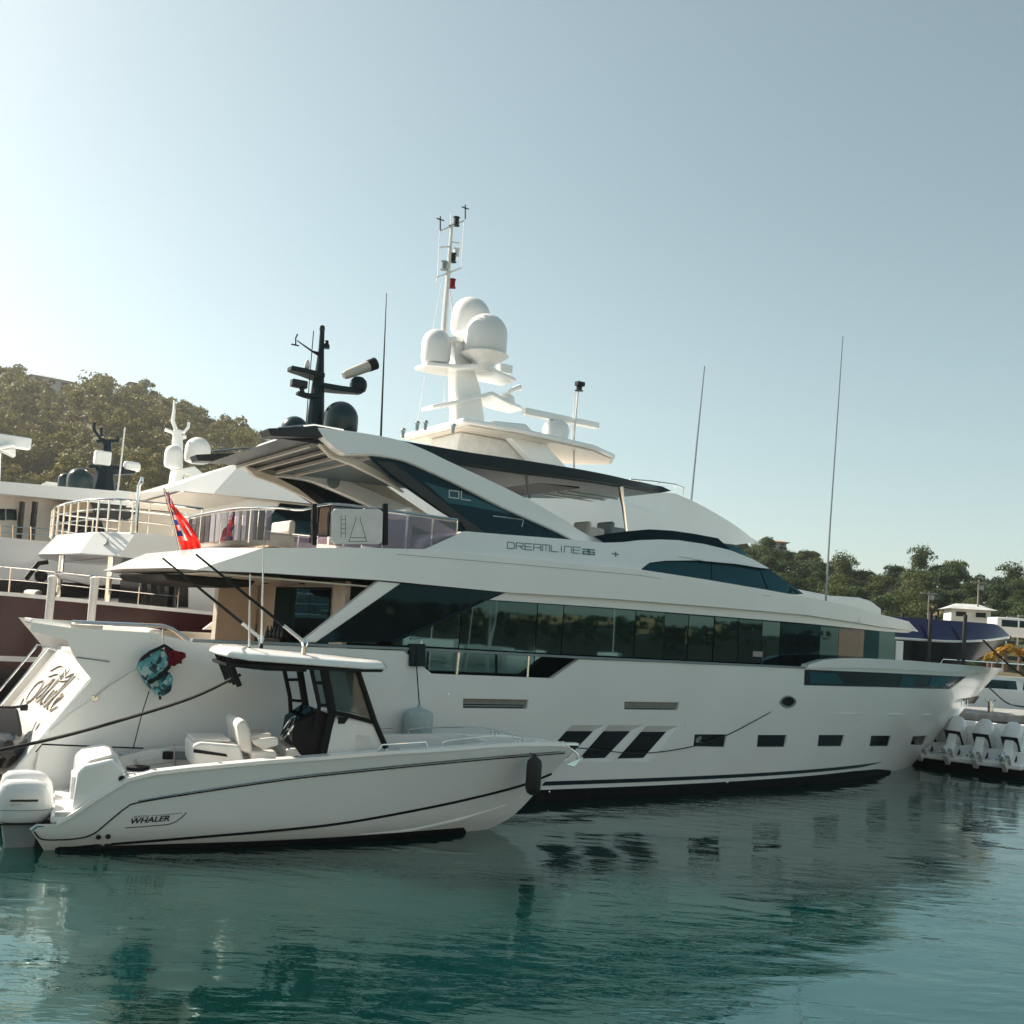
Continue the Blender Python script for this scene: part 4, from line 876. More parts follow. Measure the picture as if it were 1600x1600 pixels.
# inner liner, gunwale cap
for s in (1, -1):
    m2 = MB(); inn = [p for p in GU if p[0] > .9] ; lo = [(u, max(.42, .42)) for u, w in inn[::-1]]
    plate(m2, inn + lo, lambda u, w: wv(u, GUw(u)) - .20, .02, 0, (.4, .3), side=s) if False else None
    n = len(GU); vv = []; D = densify(GU, .25, False)
    for u, w in D:
        b = wv(u, w); k = max(b - .19, .0); zb_ = .42 + max(0, u - 4.2) * .26; vv += [(u, -s * (b + .02), w - .03), (u, -s * (b + .012), w + .022), (u, -s * k, w + .03), (u, -s * max(0, min(k, wv(u, min(zb_, w - .1)) - .07)), min(zb_, w - .1))]
    n = len(D); m2.add(vv, [(4 * i + j, 4 * i + j + 1, 4 * i + 5 + j, 4 * i + 4 + j) for i in range(n - 1) for j in range(3)])
    m2.build('gunwale', 'gelcoat', YW, smooth=40)
us = np.linspace(.05, 7.0, 40); fl = [(u, -(wv(u, .36) - .05)) for u in us] + [(u, wv(u, .36) - .05) for u in us[::-1]]
MB().zprism(fl, .36, .44).build('cockpit_sole', 'nonskid', YW)
us = np.linspace(6.6, 8.35, 24); gw_ = lambda u: float(np.interp(u, [p[0] for p in GU], [p[1] for p in GU]))
fd = [(u, -(max(wv(u, gw_(u)) - .05, .01))) for u in us] + [(u, max(wv(u, gw_(u)) - .05, .01)) for u in us[::-1]]
m2 = MB(); k = len(fd); m2.add([(x, y, gw_(x) + .028 - .05 * 0) for x, y in fd] + [(x, y, gw_(x) - .12) for x, y in fd], [tuple(range(k)), tuple(range(2 * k - 1, k - 1, -1))] + [(i, (i + 1) % k, (i + 1) % k + k, i + k) for i in range(k)]); m2.build('foredeck', 'gelcoat', YW)
# bow coaming seats
for s in (1, -1):
    us = np.linspace(4.9, 6.7, 12); m2 = MB(); p_ = [(u, -s * (wv(u, .45) - .08)) for u in us] + [(u, -s * max(.06, wv(u, .45) - .5)) for u in us[::-1]]
    m2.zprism(p_, .44, .86); m2.build('bow_seat', 'white_vinyl', YW, bevel=.03)
    m2 = MB(); p_ = [(u, -s * (wv(u, 1.2) - .2)) for u in us] + [(u, -s * (wv(u, 1.2) - .3)) for u in us[::-1]]; m2.zprism(p_, .9, 1.17); m2.build('bow_bolster', 'white_vinyl', YW, bevel=.025)
    pr = [(u, -s * (wv(u, gw_(u)) - .12), gw_(u) + h) for u, h in ((4.6, .03), (4.65, .11), (5.4, .12), (5.45, .03))]; MB().tube(pr, .014, 6).build('grab_rail', 'steel', YW)
    pr = [(u, -s * (wv(u, gw_(u)) - .12), gw_(u) + h) for u, h in ((5.7, .03), (5.75, .11), (6.4, .14), (7.0, .14), (7.6, .03))]; MB().tube(smooth_poly(pr, 4), .014, 6).build('bow_rail', 'steel', YW)
# stripes and seams
def wl(px, off, n=4): return [(lambda p: (p[0], p[1] - off, p[2]))(W.p3(x, y, wv)) for x, y in smooth_poly(px, n)]
def stripe(name, px, half, mt, off=.006):
    m2 = MB(); P = smooth_poly(px, 5); vv = []
    for i, (x, y) in enumerate(P):
        for d_ in (half, -half):
            q = W.p3(x, y + d_, wv); vv.append((q[0], q[1] - off, q[2]))
    m2.add(vv, [(2 * i, 2 * i + 1, 2 * i + 3, 2 * i + 2) for i in range(len(P) - 1)]); return m2.build(name, mt, WH_, fix=False)
stripe('hull_stripe', [(86, 1327), (110, 1325), (147, 1321.5)], 2.2, 'black_matt')
stripe('hull_stripe', [(174, 1319), (300, 1309), (450, 1296), (550, 1284), (670, 1262), (760, 1242), (821, 1225.5), (845, 1216), (862, 1209)], 2.0, 'black_matt')
MB().tube(wl([(53, 1299), (65, 1311), (95, 1312), (121, 1310), (146, 1303), (172, 1282), (197, 1262), (216, 1254), (300, 1240), (450, 1218), (550, 1207), (670, 1195), (780, 1185), (882, 1177)], .004), .011, 6).build('rub_rail', 'black_matt', WH_)
MB().tube(wl([(216, 1251), (300, 1237), (450, 1215), (550, 1204), (670, 1192), (780, 1182), (882, 1174)], .008), .013, 6).build('rub_rail_insert', 'steel', WH_)
af = densify([(.12, -.4), (.13, -.06), (3.5, -.03), (5.5, -.01), (6.4, -.02), (6.7, -.3), (4, -.4)], .3); v2, t2 = cdt(af, (), (.25, .12)); m2 = MB()
for s in (1, -1): m2.add([(u, -s * (wv(u, w) + .016), w) for u, w in v2], t2)
m2.build('antifouling', 'antifoul', WH_, smooth=None)
for x, y, r in ((154, 1308, .028), (169, 1307, .028), (153, 1321, .042), (169, 1320, .042)):
    p = W.p3(x, y, wv); MB().lathe((p[0], p[1] + .01, p[2]), [(r * 1.25, 0), (r * 1.25, .022), (r, .026)], 14, rot=Matrix.Rotation(R(90), 3, 'X')).build('through_hull', 'black_matt', WH_)
for u in (6.9, 7.25):       # strakes at the forefoot
    pass
sp = [W.p3(x, y, wv) for x, y in ((560, 1304), (640, 1297), (720, 1280), (790, 1258))]; MB().tube([(p[0], p[1] - .0, p[2]) for p in sp], [.01, .03, .03, .01], 6).build('chine', 'gelcoat_hull', WH_)
# logo
tv_, tf_ = text_mesh('WHALER', 1.0, .32, .03); xs = [p[0] for p in tv_]; ys = [p[1] for p in tv_]
def logo(v, f, x0, x1, yb, h, tilt):
    xs = [p[0] for p in v]; ys = [p[1] for p in v]; a, b = min(xs), max(xs); c, d_ = min(ys), max(ys); out_ = []
    for p in v:
        X = x0 + (p[0] - a) / (b - a) * (x1 - x0); Y_ = yb + (X - x0) * tilt - (p[1] - c) / (d_ - c) * h; q = W.p3(X, Y_, wv); out_.append((q[0], q[1] - .006, q[2]))
    return out_, f
m2 = MB(); m2.add(*logo(tv_, tf_, 205, 265, 1287.5, 8.5, -.085)); tv2, tf2 = text_mesh('BOSTON', 1.0, .2, .0); m2.add(*logo(tv2, tf2, 209, 233, 1278.5, 3.2, -.085))
ribbons(m2, [[(236, 1274.8), (260, 1272.8), (284, 1270)]], .7, lambda x, y: (lambda p: (p[0], p[1] - .006, p[2]))(W.p3(x, y, wv)))
ribbons(m2, [[(196, 1293.5), (230, 1291), (262, 1288.2), (270, 1286), (277, 1282.5), (284, 1277), (291, 1270)]], 1.3, lambda x, y: (lambda p: (p[0], p[1] - .007, p[2]))(W.p3(x, y, wv)))
m2.build('maker_lettering', 'letter_black', WH_, fix=False, smooth=None)
# stern: platform, transom bulkhead, outboards
PLF = [(0, -.93), (.9, -1.0), (.9, 1.0), (0, .93)]
MB().zprism(PLF, .28, .40).build('stern_platform', 'gelcoat', YW, bevel=.03)
tb = pw([(112, 1270), (121, 1205), (132, 1196), (176, 1186), (196, 1203), (200, 1222)], .92)
TB = MB().prism(tb, .92, -.95).build('transom_bulkhead', 'gelcoat', YW, bevel=.05)
MB().prism([(p[0] + (.02 if i else .02), p[1] + .0) for i, p in enumerate([(tb[2][0] + .02, tb[2][1] + .004), (tb[3][0] - .02, tb[3][1] + .004), (tb[3][0] - .02, tb[3][1] + .05), (tb[2][0] + .02, tb[2][1] + .05)])], .8, .05).build('transom_hatch', 'white_vinyl', TB, bevel=.02)
MB().box((tb[0][0] - .0, -.35, .72), (.06, .6, .34)).build('transom_locker', 'gelcoat', TB, bevel=.02)
MB().lathe((tb[4][0] - .04, -.935, tb[4][1] - .12), [(.04, 0), (.045, .02), (.02, .025)], 12, rot=Matrix.Rotation(R(90), 3, 'X')).build('transom_drain', 'black_matt', TB)
def outboard(par, loc, rz=0, tilt=0, s=1.0, mt='engine_white', legm='grey_trim'):
    e = bpy.data.objects.new('outboard_engine', None); COL.objects.link(e)
    # cowl as stacked rounded sections (x aft negative)
    secs = [(-.02, .30, .17, .55), (.0, .40, .22, .60), (.02, .46, .25, .72), (.02, .48, .26, .90), (.0, .46, .25, 1.06), (-.03, .40, .21, 1.18), (-.06, .28, .14, 1.25), (-.07, .10, .05, 1.27)]
    vv, ff, n = [], [], 20
    for cx, a, b, z in secs:
        for j in range(n):
            t_ = 2 * math.pi * j / n; c, sn = math.cos(t_), math.sin(t_); k = 1 / (abs(c) ** 3.2 + abs(sn) ** 3.2) ** (1 / 3.2)
            vv.append((-.3 + cx + a * .9 * c * k, b * sn * k, z))
    for i in range(len(secs) - 1):
        for j in range(n): a_, b_ = i * n + j, i * n + (j + 1) % n; ff.append((a_, b_, b_ + n, a_ + n))
    ff.append(tuple(range((len(secs) - 1) * n, len(secs) * n))); ff.append(tuple(range(n))[::-1])
    MB().add(vv, ff).build('cowl', mt, e, smooth=50)
    m2 = MB(); m2.prism([(-.62, .56), (-.02, .56), (-.06, .2), (-.2, -.05), (-.5, -.05), (-.55, .2)], .13, -.13); m2.build('midsection', legm, e, bevel=.04)
    m2 = MB(); m2.prism([(-.55, -.03), (-.2, -.03), (-.22, -.35), (-.6, -.35), (-.68, -.1)], .07, -.07); m2.prism([(-.75, -.12), (-.15, -.12), (-.2, -.15), (-.72, -.15)], .16, -.16); m2.build('lower_unit', legm, e, bevel=.02)
    m2 = MB(); m2.prism([(-.05, .6), (.14, .6), (.18, .2), (.05, .1), (-.08, .2)], .15, -.15); m2.build('clamp_bracket', 'black_matt', e, bevel=.02)
    m2 = MB(); m2.box((-.3, 0, .57), (.8, .46, .03)); m2.build('cowl_trim', 'black_matt', e, bevel=.01)
    m2 = MB(); m2.lathe((-.62, 0, -.24), [(.05, 0), (.06, .1), (.03, .2)], 10, rot=Matrix.Rotation(R(-90), 3, 'Y'))
    for k in range(3):
        a = k * 2.094; m2.box((-.74, .12 * math.sin(a), -.24 + .12 * math.cos(a)), (.03, .1, .16), Matrix.Rotation(-a, 3, 'X') @ Matrix.Rotation(.5, 3, 'Z'))
    m2.build('propeller', 'steel', e)
    e.location = loc; e.rotation_euler = (0, tilt, rz); e.scale = (s, s, s); e.parent = par; return e
for v in (.42, -.42): outboard(YW, (-.10, -v, -.26), 0, 0, .84)
m2 = MB(); m2.tube([W.p3(x, y, .93) for x, y in ((48, 1297), (58, 1290), (70, 1291))], .03, 6).build('stern_cleat', 'steel', YW)
# side seats behind the helm: tackle box, two helm chairs
bx_ = pw([(302, 1200), (301, 1165), (312, 1160), (375, 1165), (384, 1196), (384, 1203)], .55); TK = MB().prism(bx_, .55, -.5).build('tackle_locker', 'gelcoat_matt', YW, bevel=.04)
MB().prism([(bx_[1][0] + .02, bx_[1][1] - .05), (bx_[1][0] + .5, bx_[1][1] - .12), (bx_[1][0] + .52, bx_[1][1] - .16), (bx_[1][0] + .02, bx_[1][1] - .10)], .565, .53).build('locker_lid_edge', 'black_matt', TK)
m2 = MB(); cx = (bx_[2][0] + bx_[3][0]) / 2
m2.box((cx - .1, .0, bx_[2][1] + .01), (.55, .75, .05)).build('locker_lid', 'white_vinyl', TK, bevel=.02)
for v in (.34, -.34):
    base = W.uw(400, 1190, .34); q = pw([(372, 1170), (366, 1130), (372, 1122), (382, 1124), (388, 1140), (392, 1178)], .34)
    HS = MB().prism(q, v + .22, v - .22).build('helm_seat', 'white_vinyl', YW, bevel=.05)
    q = pw([(388, 1186), (388, 1170), (428, 1171), (430, 1188)], .34); MB().prism(q, v + .24, v - .24).build('seat_cushion', 'white_vinyl', HS, bevel=.04)
    for dv in (.25, -.25):
        q = pw([(388, 1152), (428, 1148), (430, 1160), (408, 1168), (392, 1160)], .34); MB().prism(q, v + dv + .04, v + dv - .04).build('armrest', 'white_vinyl', HS, bevel=.02)
    m2 = MB(); m2.prism(pw([(371, 1150), (368, 1140), (376, 1140), (380, 1150)], .34), v + .12, v - .12); m2.build('seat_badge', 'grey_trim', HS)
    p = W.uw(408, 1189, .34); MB().tube([(p[0], -v, .44), (p[0], -v, p[1])], .05, 8).build('seat_pedestal', 'steel', HS)
# console
cs = pw([(503, 1188), (516, 1135), (524, 1120), (560, 1122), (585, 1129), (612, 1180)], .55); cs = cs + [(cs[-1][0], .44), (cs[0][0], .44)]
CN = MB().prism(cs, .55, -.55).build('console', 'gelcoat', YW, bevel=.05)
MB().prism(pw([(556, 1148), (578, 1149), (585, 1180), (556, 1181)], .55), .556, .552).build('console_door', 'gelcoat_matt', CN, bevel=.003)
MB().prism(pw([(528, 1120), (545, 1121), (538, 1131), (528, 1131)], .55), .558, .552).build('console_vent', 'black_matt', CN)
ds = pw([(470, 1180), (456, 1160), (462, 1128), (500, 1110), (520, 1118), (506, 1184)], .42); HD = MB().prism(ds, .44, -.44).build('helm_dash', 'black_matt', YW, bevel=.03)
for v in (.22, -.22):
    q = pw([(464, 1132), (492, 1113)], .42); n_ = Vector((q[1][0] - q[0][0], 0, q[1][1] - q[0][1]))
    a, b = q; off_ = (-.02, .03); MB().prism([(a[0] + off_[0], a[1] + off_[1]), (b[0] + off_[0], b[1] + off_[1]), (b[0] + off_[0] - .012, b[1] + off_[1] + .02), (a[0] + off_[0] - .012, a[1] + off_[1] + .02)], v + .18, v - .18).build('chart_display', 'glass_dark', HD)
sw = W.p3(450, 1138, .2); rt = Matrix.Rotation(R(-62), 3, 'Y'); ring = [Vector(sw) + rt @ Vector((.21 * math.cos(a), .21 * math.sin(a), 0)) for a in np.linspace(0, 2 * math.pi, 25)]
m2 = MB().tube(ring, .018, 8)
for a in (0.5, 2.6, 4.7): m2.tube([Vector(sw), Vector(sw) + rt @ Vector((.21 * math.cos(a), .21 * math.sin(a), 0))], .012, 6)
m2.tube([Vector(sw), Vector(sw) + Vector((.16, 0, -.1))], .03, 8); m2.build('steering_wheel', 'chrome', HD)
m2 = MB(); p = W.p3(462, 1165, .34); m2.tube([p, (p[0] - .02, p[1], p[2] + .2)], .02, 6); m2.lathe((p[0] - .02, p[1], p[2] + .2), [(.02, 0), (.045, .04), (.03, .09)], 10); m2.build('throttle', 'chrome', HD)
ps = pw([(447, 1186), (448, 1170), (500, 1168), (500, 1186)], .4); MB().prism(ps, .4, -.4).build('helm_step', 'white_vinyl', YW, bevel=.03)
# T-top
zr = W.uw(480, 1042, .85)[1]; ua = W.uw(338, 1040, .5)[0]; ub = W.uw(606, 1044, .3)[0]
pl = [(ua + .45, -.85), (ub - .55, -.85), (ub - .15, -.62), (ub, -.25), (ub, .25), (ub - .15, .62), (ub - .55, .85), (ua + .45, .85), (ua + .12, .72), (ua, .4), (ua, -.4), (ua + .12, -.72)]
m2 = MB(); k = len(pl); cx_, cy_ = (ua + ub) / 2, 0
lay = [(1.0, zr - .0), (1.0, zr + .05), (.97, zr + .10), (.90, zr + .135), (.72, zr + .15)]
vv = []
for sc_, z in lay: vv += [(cx_ + (x - cx_) * sc_, y * sc_, z + .10 * max(0, (cx_ - x) / (cx_ - ua)) ** 2 * (sc_ < 1.01)) for x, y in pl]
m2.add(vv, [(i * k + j, i * k + (j + 1) % k, (i + 1) * k + (j + 1) % k, (i + 1) * k + j) for i in range(len(lay) - 1) for j in range(k)] + [tuple(range(k))[::-1], tuple(range((len(lay) - 1) * k, len(lay) * k))])
TT = m2.build('t_top', 'gelcoat', YW, smooth=30, bevel=.02)
MB().zprism([(cx_ + (x - cx_) * .96, y * .96) for x, y in pl], zr - .045, zr - .003).build('t_top_underside', 'black_matt', TT)
def leg(px, v, r, nm='t_top_leg'): return MB().tube([W.p3(x, y, v) for x, y in px], r, 8).build(nm, 'black_matt', YW)
for s, v in ((0, -.5),):
    leg([(444, 1046), (453, 1089), (455, 1128), (452, 1175)], -.5, .035); leg([(468, 1044), (478, 1107), (468, 1130), (466, 1178)], -.5, .06)
leg([(486, 1044), (499, 1103), (492, 1140)], .5, .035); LD = leg([(506, 1044), (519, 1112), (512, 1140), (503, 1184)], .5, .075); LF = leg([(558, 1045), (585, 1126), (607, 1178)], .56, .045); leg([(558, 1045), (585, 1126), (607, 1178)], -.56, .045)
for a, b, v in (((448, 1062), (472, 1062), -.5), ((454, 1094), (476, 1096), -.5), ((490, 1067), (511, 1067), .5), ((498, 1102), (518, 1102), .5)): MB().tube([W.p3(*a, v), W.p3(*b, v)], .025, 6).build('t_top_rung', 'black_matt', YW)
MB().tube([W.p3(x, y, .56) for x, y in ((514, 1112), (545, 1118), (586, 1129))], .035, 6).build('windshield_sill', 'black_matt', YW)
for v in (.54, -.54): MB().prism(pw([(510, 1046), (557, 1047), (583, 1126), (522, 1114)], .54), v + .006, v - .006).build('windshield_side', 'glass_clear', YW)
f0, f1 = W.uw(557, 1047, .54), W.uw(583, 1126, .54); m2 = MB(); m2.add([(f0[0], -.53, f0[1]), (f0[0], .53, f0[1]), (f1[0], .53, f1[1]), (f1[0], -.53, f1[1])] + [(f0[0] + .01, -.53, f0[1]), (f0[0] + .01, .53, f0[1]), (f1[0] + .01, .53, f1[1]), (f1[0] + .01, -.53, f1[1])], [(0, 1, 2, 3), (7, 6, 5, 4), (0, 4, 5, 1), (1, 5, 6, 2), (2, 6, 7, 3), (3, 7, 4, 0)]); m2.build('windshield_front', 'glass_clear', YW)
# rod holders under the aft lip
for i, x in enumerate((338, 350, 361, 371)):
    v = .6 - i * .38; p = (ua + .15, -v, zr + .1); MB().tube([(p[0] + .0, p[1], p[2] - .02), (p[0] + .20, p[1], p[2] - .45)], .042, 8).build('rod_holder', 'black_matt', YW)
MB().tube([(ua + .1, -.75, zr - .02), (ua + .7, -.8, zr - .06), (ua + 1.3, -.8, zr - .05)], .03, 6).build('t_top_frame_rail', 'black_matt', YW)
# antennas and outriggers on the T-top
for x0, y0, x1, y1, v in ((389, 1012, 391, 897, .5), (408, 1010, 412, 850, -.1)):
    a, b = Vector(W.p3(x0, y0 + 14, v)), Vector(W.p3(x1, y1, v)); AN = MB().tube([a, a.lerp(b, .5), b], [.016, .014, .011], 8).build('vhf_antenna', 'gelcoat_matt', YW)
    MB().lathe(a.lerp(b, .08), [(.02, -.05), (.03, 0), (.02, .05)], 8).build('antenna_mount', 'black_matt', AN)
for x0, y0, x1, y1, v in ((476, 1004, 306, 866, .62), (408, 998, 254, 872, -.62)):
    a, b = Vector(W.p3(x0, y0, v)), Vector(W.p3(x1, y1, v)); OR = MB().tube([a, a.lerp(b, .2)], .028, 8).build('outrigger', 'gelcoat_matt', YW)
    MB().tube([a.lerp(b, .2), a.lerp(b, .6), b], [.026, .021, .015], 8).build('outrigger_pole', 'black_matt', OR)
    m2 = MB(); m2.tube([(a.x, a.y, zr + .12), a], .04, 8); m2.lathe(a, [(.04, -.06), (.06, 0), (.04, .06)], 10); m2.build('outrigger_mount', 'chrome', OR)
# anchor at the bow
an = W.p3(893, 1180, 0); m2 = MB(); m2.box((an[0] - .15, 0, gw_(8.4) + .0), (.5, .14, .05)); m2.tube([(an[0] - .2, 0, gw_(8.4) + .04), (an[0] + .12, 0, an[2] + .02), (an[0] + .16, 0, an[2] - .1)], .022, 6)
m2.prism([(an[0] + .2, an[2] - .02), (an[0] + .02, an[2] - .2), (an[0] - .16, an[2] - .16), (an[0] + .0, an[2] - .08)], .10, -.10); m2.build('anchor', 'chrome', YW, bevel=.008)
m2 = MB(); p = W.p3(616, 1176, wv); m2.tube([(p[0] - .1, p[1] + .08, p[2] + .02), (p[0] - .1, p[1] + .08, p[2] + .05), (p[0] + .1, p[1] + .08, p[2] + .05), (p[0] + .1, p[1] + .08, p[2] + .02)], .014, 6); m2.build('midship_cleat', 'steel', YW)
# fenders, backpack, mooring line
def vert_fender(name, label, F, x, ytop, ybot, v, r, mt, ropepx, par=None):
    e = thing(name, label, 'fender'); t_ = Vector(F.world(*(lambda p: (p[0], v, p[1]))(F.uw(x, ytop, v)))); b_ = Vector(F.world(*(lambda p: (p[0], v, p[1]))(F.uw(x, ybot, v))))
    e.location = b_; h = t_.z - b_.z
    prof = [(r * .35, -.02), (r * .8, .015), (r, .09)] + [(r, h - .12), (r * .92, h - .05), (r * .6, h - .005), (r * .2, h + .03), (r * .14, h + .07)]
    MB().lathe((0, 0, 0), prof, 24).build('fender_body', mt, e, smooth=50)
    q = [Vector(F.world(*(lambda p: (p[0], vv_, p[1]))(F.uw(px, py, vv_)))) - b_ for px, py, vv_ in ropepx]
    MB().tube([(0, 0, h + .05)] + q, .012, 6).build('fender_rope', 'rope_black', e); return e
vert_fender('boat_fender', 'black cylindrical fender hanging at the bow of the open boat', W, 832, 1184, 1240, wv(6.55, .9) + .16, .13, 'rubber', [(829, 1178, .5), (820, 1166, .42), (805, 1163, .36)])
vert_fender('boat_fender', 'large pale grey fender hanging against the yacht hull', A, 651, 1108, 1165, hv(-3, 1.5) + .27, .27, 'fender_grey', [(651, 1044, 3.2), (651, 1010, 3.15)])

# small fittings of the open boat
for u in (1.3, 2.2, 3.3):
    for s in (1, -1):
        b_ = wv(u, gw_(u)) - .09; MB().lathe((u, -s * b_, gw_(u) + .022), [(.035, 0), (.038, .012), (.028, .016)], 12).build('gunwale_rod_holder', 'steel', YW)
for u in (1.0, 7.2):
    for s in (1, -1):
        b_ = max(.12, wv(u, gw_(u)) - .10); c_ = (u, -s * b_, gw_(u) + .03); m2 = MB(); m2.tube([(u - .1, c_[1], c_[2] + .04), (u + .1, c_[1], c_[2] + .04)], .012, 6); m2.tube([(u - .04, c_[1], c_[2] - .01), (u - .04, c_[1], c_[2] + .04)], .012, 6); m2.tube([(u + .04, c_[1], c_[2] - .01), (u + .04, c_[1], c_[2] + .04)], .012, 6); m2.build('deck_cleat', 'steel', YW)
for s in (1, -1):
    us = np.linspace(1.2, 4.4, 10); m2 = MB(); vv = []
    for u in us: k = wv(u, gw_(u)) - .205; z = gw_(u) - .05; vv += [(u, -s * k, z), (u, -s * (k - .06), z - .02), (u, -s * (k - .06), z - .14), (u, -s * k, z - .16)]
    m2.add(vv, [(4 * i + j, 4 * i + (j + 1) % 4, 4 * i + 4 + (j + 1) % 4, 4 * i + 4 + j) for i in range(9) for j in range(4)]); m2.build('coaming_bolster', 'white_vinyl', YW, bevel=.02)
# gear clipped to the far coaming
p = W.p3(262, 1180, -.85); MB().box((p[0], p[1] - .02, p[2]), (.16, .05, .13)).build('tackle_pouch', 'black_matt', YW, bevel=.02); MB().box((p[0] + .2, p[1] - .02, p[2]), (.2, .05, .13)).build('switch_panel', 'grey_trim', YW, bevel=.01)
MB().tube([W.p3(272, 1162, -.8), W.p3(274, 1205, -.8)], .012, 6).build('gaff', 'steel', YW)
MB().lathe(W.p3(215, 1205, .3), [(.02, 0), (.16, .02), (.17, .07), (.05, .09)], 14).build('bucket_lid', 'black_matt', YW)
for v in (.30, -.30):
    for zz in (.0, .06): pass
# cowl seams and decals
for e in [c for c in YW.children if c.name.startswith('outboard_engine')]:
    n_ = 28; ring = [(-.3 + .45 * math.cos(a) / (abs(math.cos(a)) ** 3.2 + abs(math.sin(a)) ** 3.2) ** (1 / 3.2) * .975, .268 * math.sin(a) / (abs(math.cos(a)) ** 3.2 + abs(math.sin(a)) ** 3.2) ** (1 / 3.2), .80) for a in np.linspace(0, 2 * math.pi, n_ + 1)]
    MB().tube(ring, .006, 5).build('cowl_seam', 'grey_trim', e)
    for s in (1, -1): MB().box((-.3, s * .262, .96), (.42, .012, .035)).build('cowl_stripe', 'letter_black', e); MB().box((-.42, s * .262, .90), (.16, .012, .03)).build('cowl_stripe', 'letter_grey', e)
# ------------------------------------------------------------------ large yacht behind (maroon hull, white decks)
CF = Frame(*(A.O + A.n * -9.5)[:2], 57.0); V0 = 9.5          # v_here = v_main + 9.5
YC = thing('maroon_yacht', 'large yacht with maroon hull and white radar domes behind the main yacht', 'yacht', (CF.O[0], CF.O[1], 0), CF.rot)
def pc(px, v): return [CF.uw(x, y, v) for x, y in px]
def cus(w): return 21.5 + .95 * w
def cv(u, w):
    B = 3.75 + .06 * max(0, w); tau = min(1, max(0, (u - 6) / (cus(w) - 6))); return B * (1 - tau ** (2.4 + .2 * max(w, 0)))
def csheer(u): return float(np.interp(u, [-14, -9, -4, 6, 14, 20, 30], [3.42, 3.38, 3.22, 3.2, 3.4, 3.7, 3.9]))
us = np.linspace(-13.5, 24.9, 60); ol = [(u, csheer(u)) for u in us] + [(cus(w) - .03, w) for w in (3.4, 3, 2, 1, 0, -.4)] + [(-13.5, -.4)]
mb = MB(); full_beam(mb, [p for p in ol], cv, (1.0, .6)); CH = mb.build('hull', 'maroon_hull', YC, smooth=30)
for nm, w0, w1, mt in (('hull_stripe', 1.86, 1.98, 'gelcoat_matt'), ('boot_top', -.3, 1.70, 'black_gloss')):
    m2 = MB(); uu = np.linspace(-13.45, 20.0, 50); m2.add([(u, -(cv(u, w) + .012), w) for u in uu for w in (w0, w1)], [(2 * i, 2 * i + 1, 2 * i + 3, 2 * i + 2) for i in range(49)]); m2.build(nm, mt, CH)
uu = np.linspace(-13.5, 24.5, 60); m2 = MB(); vv = []
for u in uu:
    s_ = csheer(u); b = cv(u, s_); vv += [(u, -(b + .05), s_ - .04), (u, -(b + .05), s_ + .05), (u, -(max(b - .15, 0)), s_ + .05), (u, -(max(b - .15, 0)), s_ - .04)]
m2.add(vv, [(4 * i + j, 4 * i + (j + 1) % 4, 4 * i + 4 + (j + 1) % 4, 4 * i + 4 + j) for i in range(59) for j in range(4)]); m2.build('cap_rail', 'gelcoat', YC)
m2 = MB(); uu = np.linspace(14, 24.4, 20); m2.add([(u, s_ * (cv(u, csheer(u)) + .02), w) for u in uu for s_ in (-1,) for w in (csheer(u) - .9, csheer(u) + .0)], [(2 * i, 2 * i + 1, 2 * i + 3, 2 * i + 2) for i in range(19)]); m2.build('bow_bulwark', 'gelcoat', YC)
# superstructure
m2 = MB(); full_beam(m2, [(-5.2, 3.0), (20, 3.0), (19, 4.6), (-5.2, 4.6)], lambda u, w: 3.2 if u < 10 else 3.2 - (u - 10) * .12); CS = m2.build('main_deckhouse', 'gelcoat', YC, bevel=.05)
for x0, x1 in ((222, 230), (236, 246), (249, 257), (275, 294)):
    q = pc([(x0, 905), (x1, 906), (x1, 949), (x0, 948)], 3.23); MB().prism(q, 3.24, 3.2).build('deckhouse_door', 'black_gloss', CS)
MB().prism([(-3.0, 3.5), (6, 3.5), (6, 4.35), (-2.4, 4.35)], 3.23, 3.19).build('deckhouse_window', 'glass_dark', CS)
MB().box((-5.3, 0, 3.7), (.12, 5.6, 1.5)).build('aft_doors', 'black_gloss', CS)
MB().prism([(-10, 2.55), (-5, 2.55), (-5, 2.62), (-10, 2.62)], 3.5, -3.5).build('aft_deck', 'teak', YC)
for v, u in ((0, -9.2), (-1.8, -7.5)):
    m2 = MB().box((u, -v, 2.9), (.9, 2.2, .5)); m2.box((u - .4, -v, 3.3), (.2, 2.2, .5)); m2.build('deck_sofa', 'cushion', YC, bevel=.08)
cb = CF.uw(185, 870, 3.8); ct = CF.uw(212, 832, 3.8)
m2 = MB(); full_beam(m2, [cb, (14, cb[1] + .1), (19, cb[1] + .5), (17, ct[1] + .3), (14, ct[1] + .1), ct], lambda u, w: 3.8 if u < 8 else 3.8 - (u - 8) * .14, (1, .5)); m2.build('upper_deck', 'gelcoat', YC, bevel=.03)
u0, w0, tu, tw = cb[0], cb[1], ct[0], ct[1]
vv = [(u0, -3.78, w0), (tu, -3.78, tw), (tu, 3.78, tw), (u0, 3.78, w0), (u0 - .75, -3.0, w0 + .02), (u0 - 1.25, 0, w0 + .02), (u0 - .75, 3.0, w0 + .02), (tu + .4, -3.78, w0), (tu + .4, 3.78, w0), (tu - .75, -2.8, tw - .02), (tu - .75, 2.8, tw - .02), (tu - 1.15, 0, tw - .02)]
OV = MB().add(vv, [(0, 4, 9, 1), (4, 5, 11, 9), (5, 6, 10, 11), (6, 3, 2, 10), (1, 9, 11, 10, 2), (0, 7, 8, 3, 6, 5, 4)]).build('overhang', 'gelcoat', YC, smooth=25, bevel=.03)
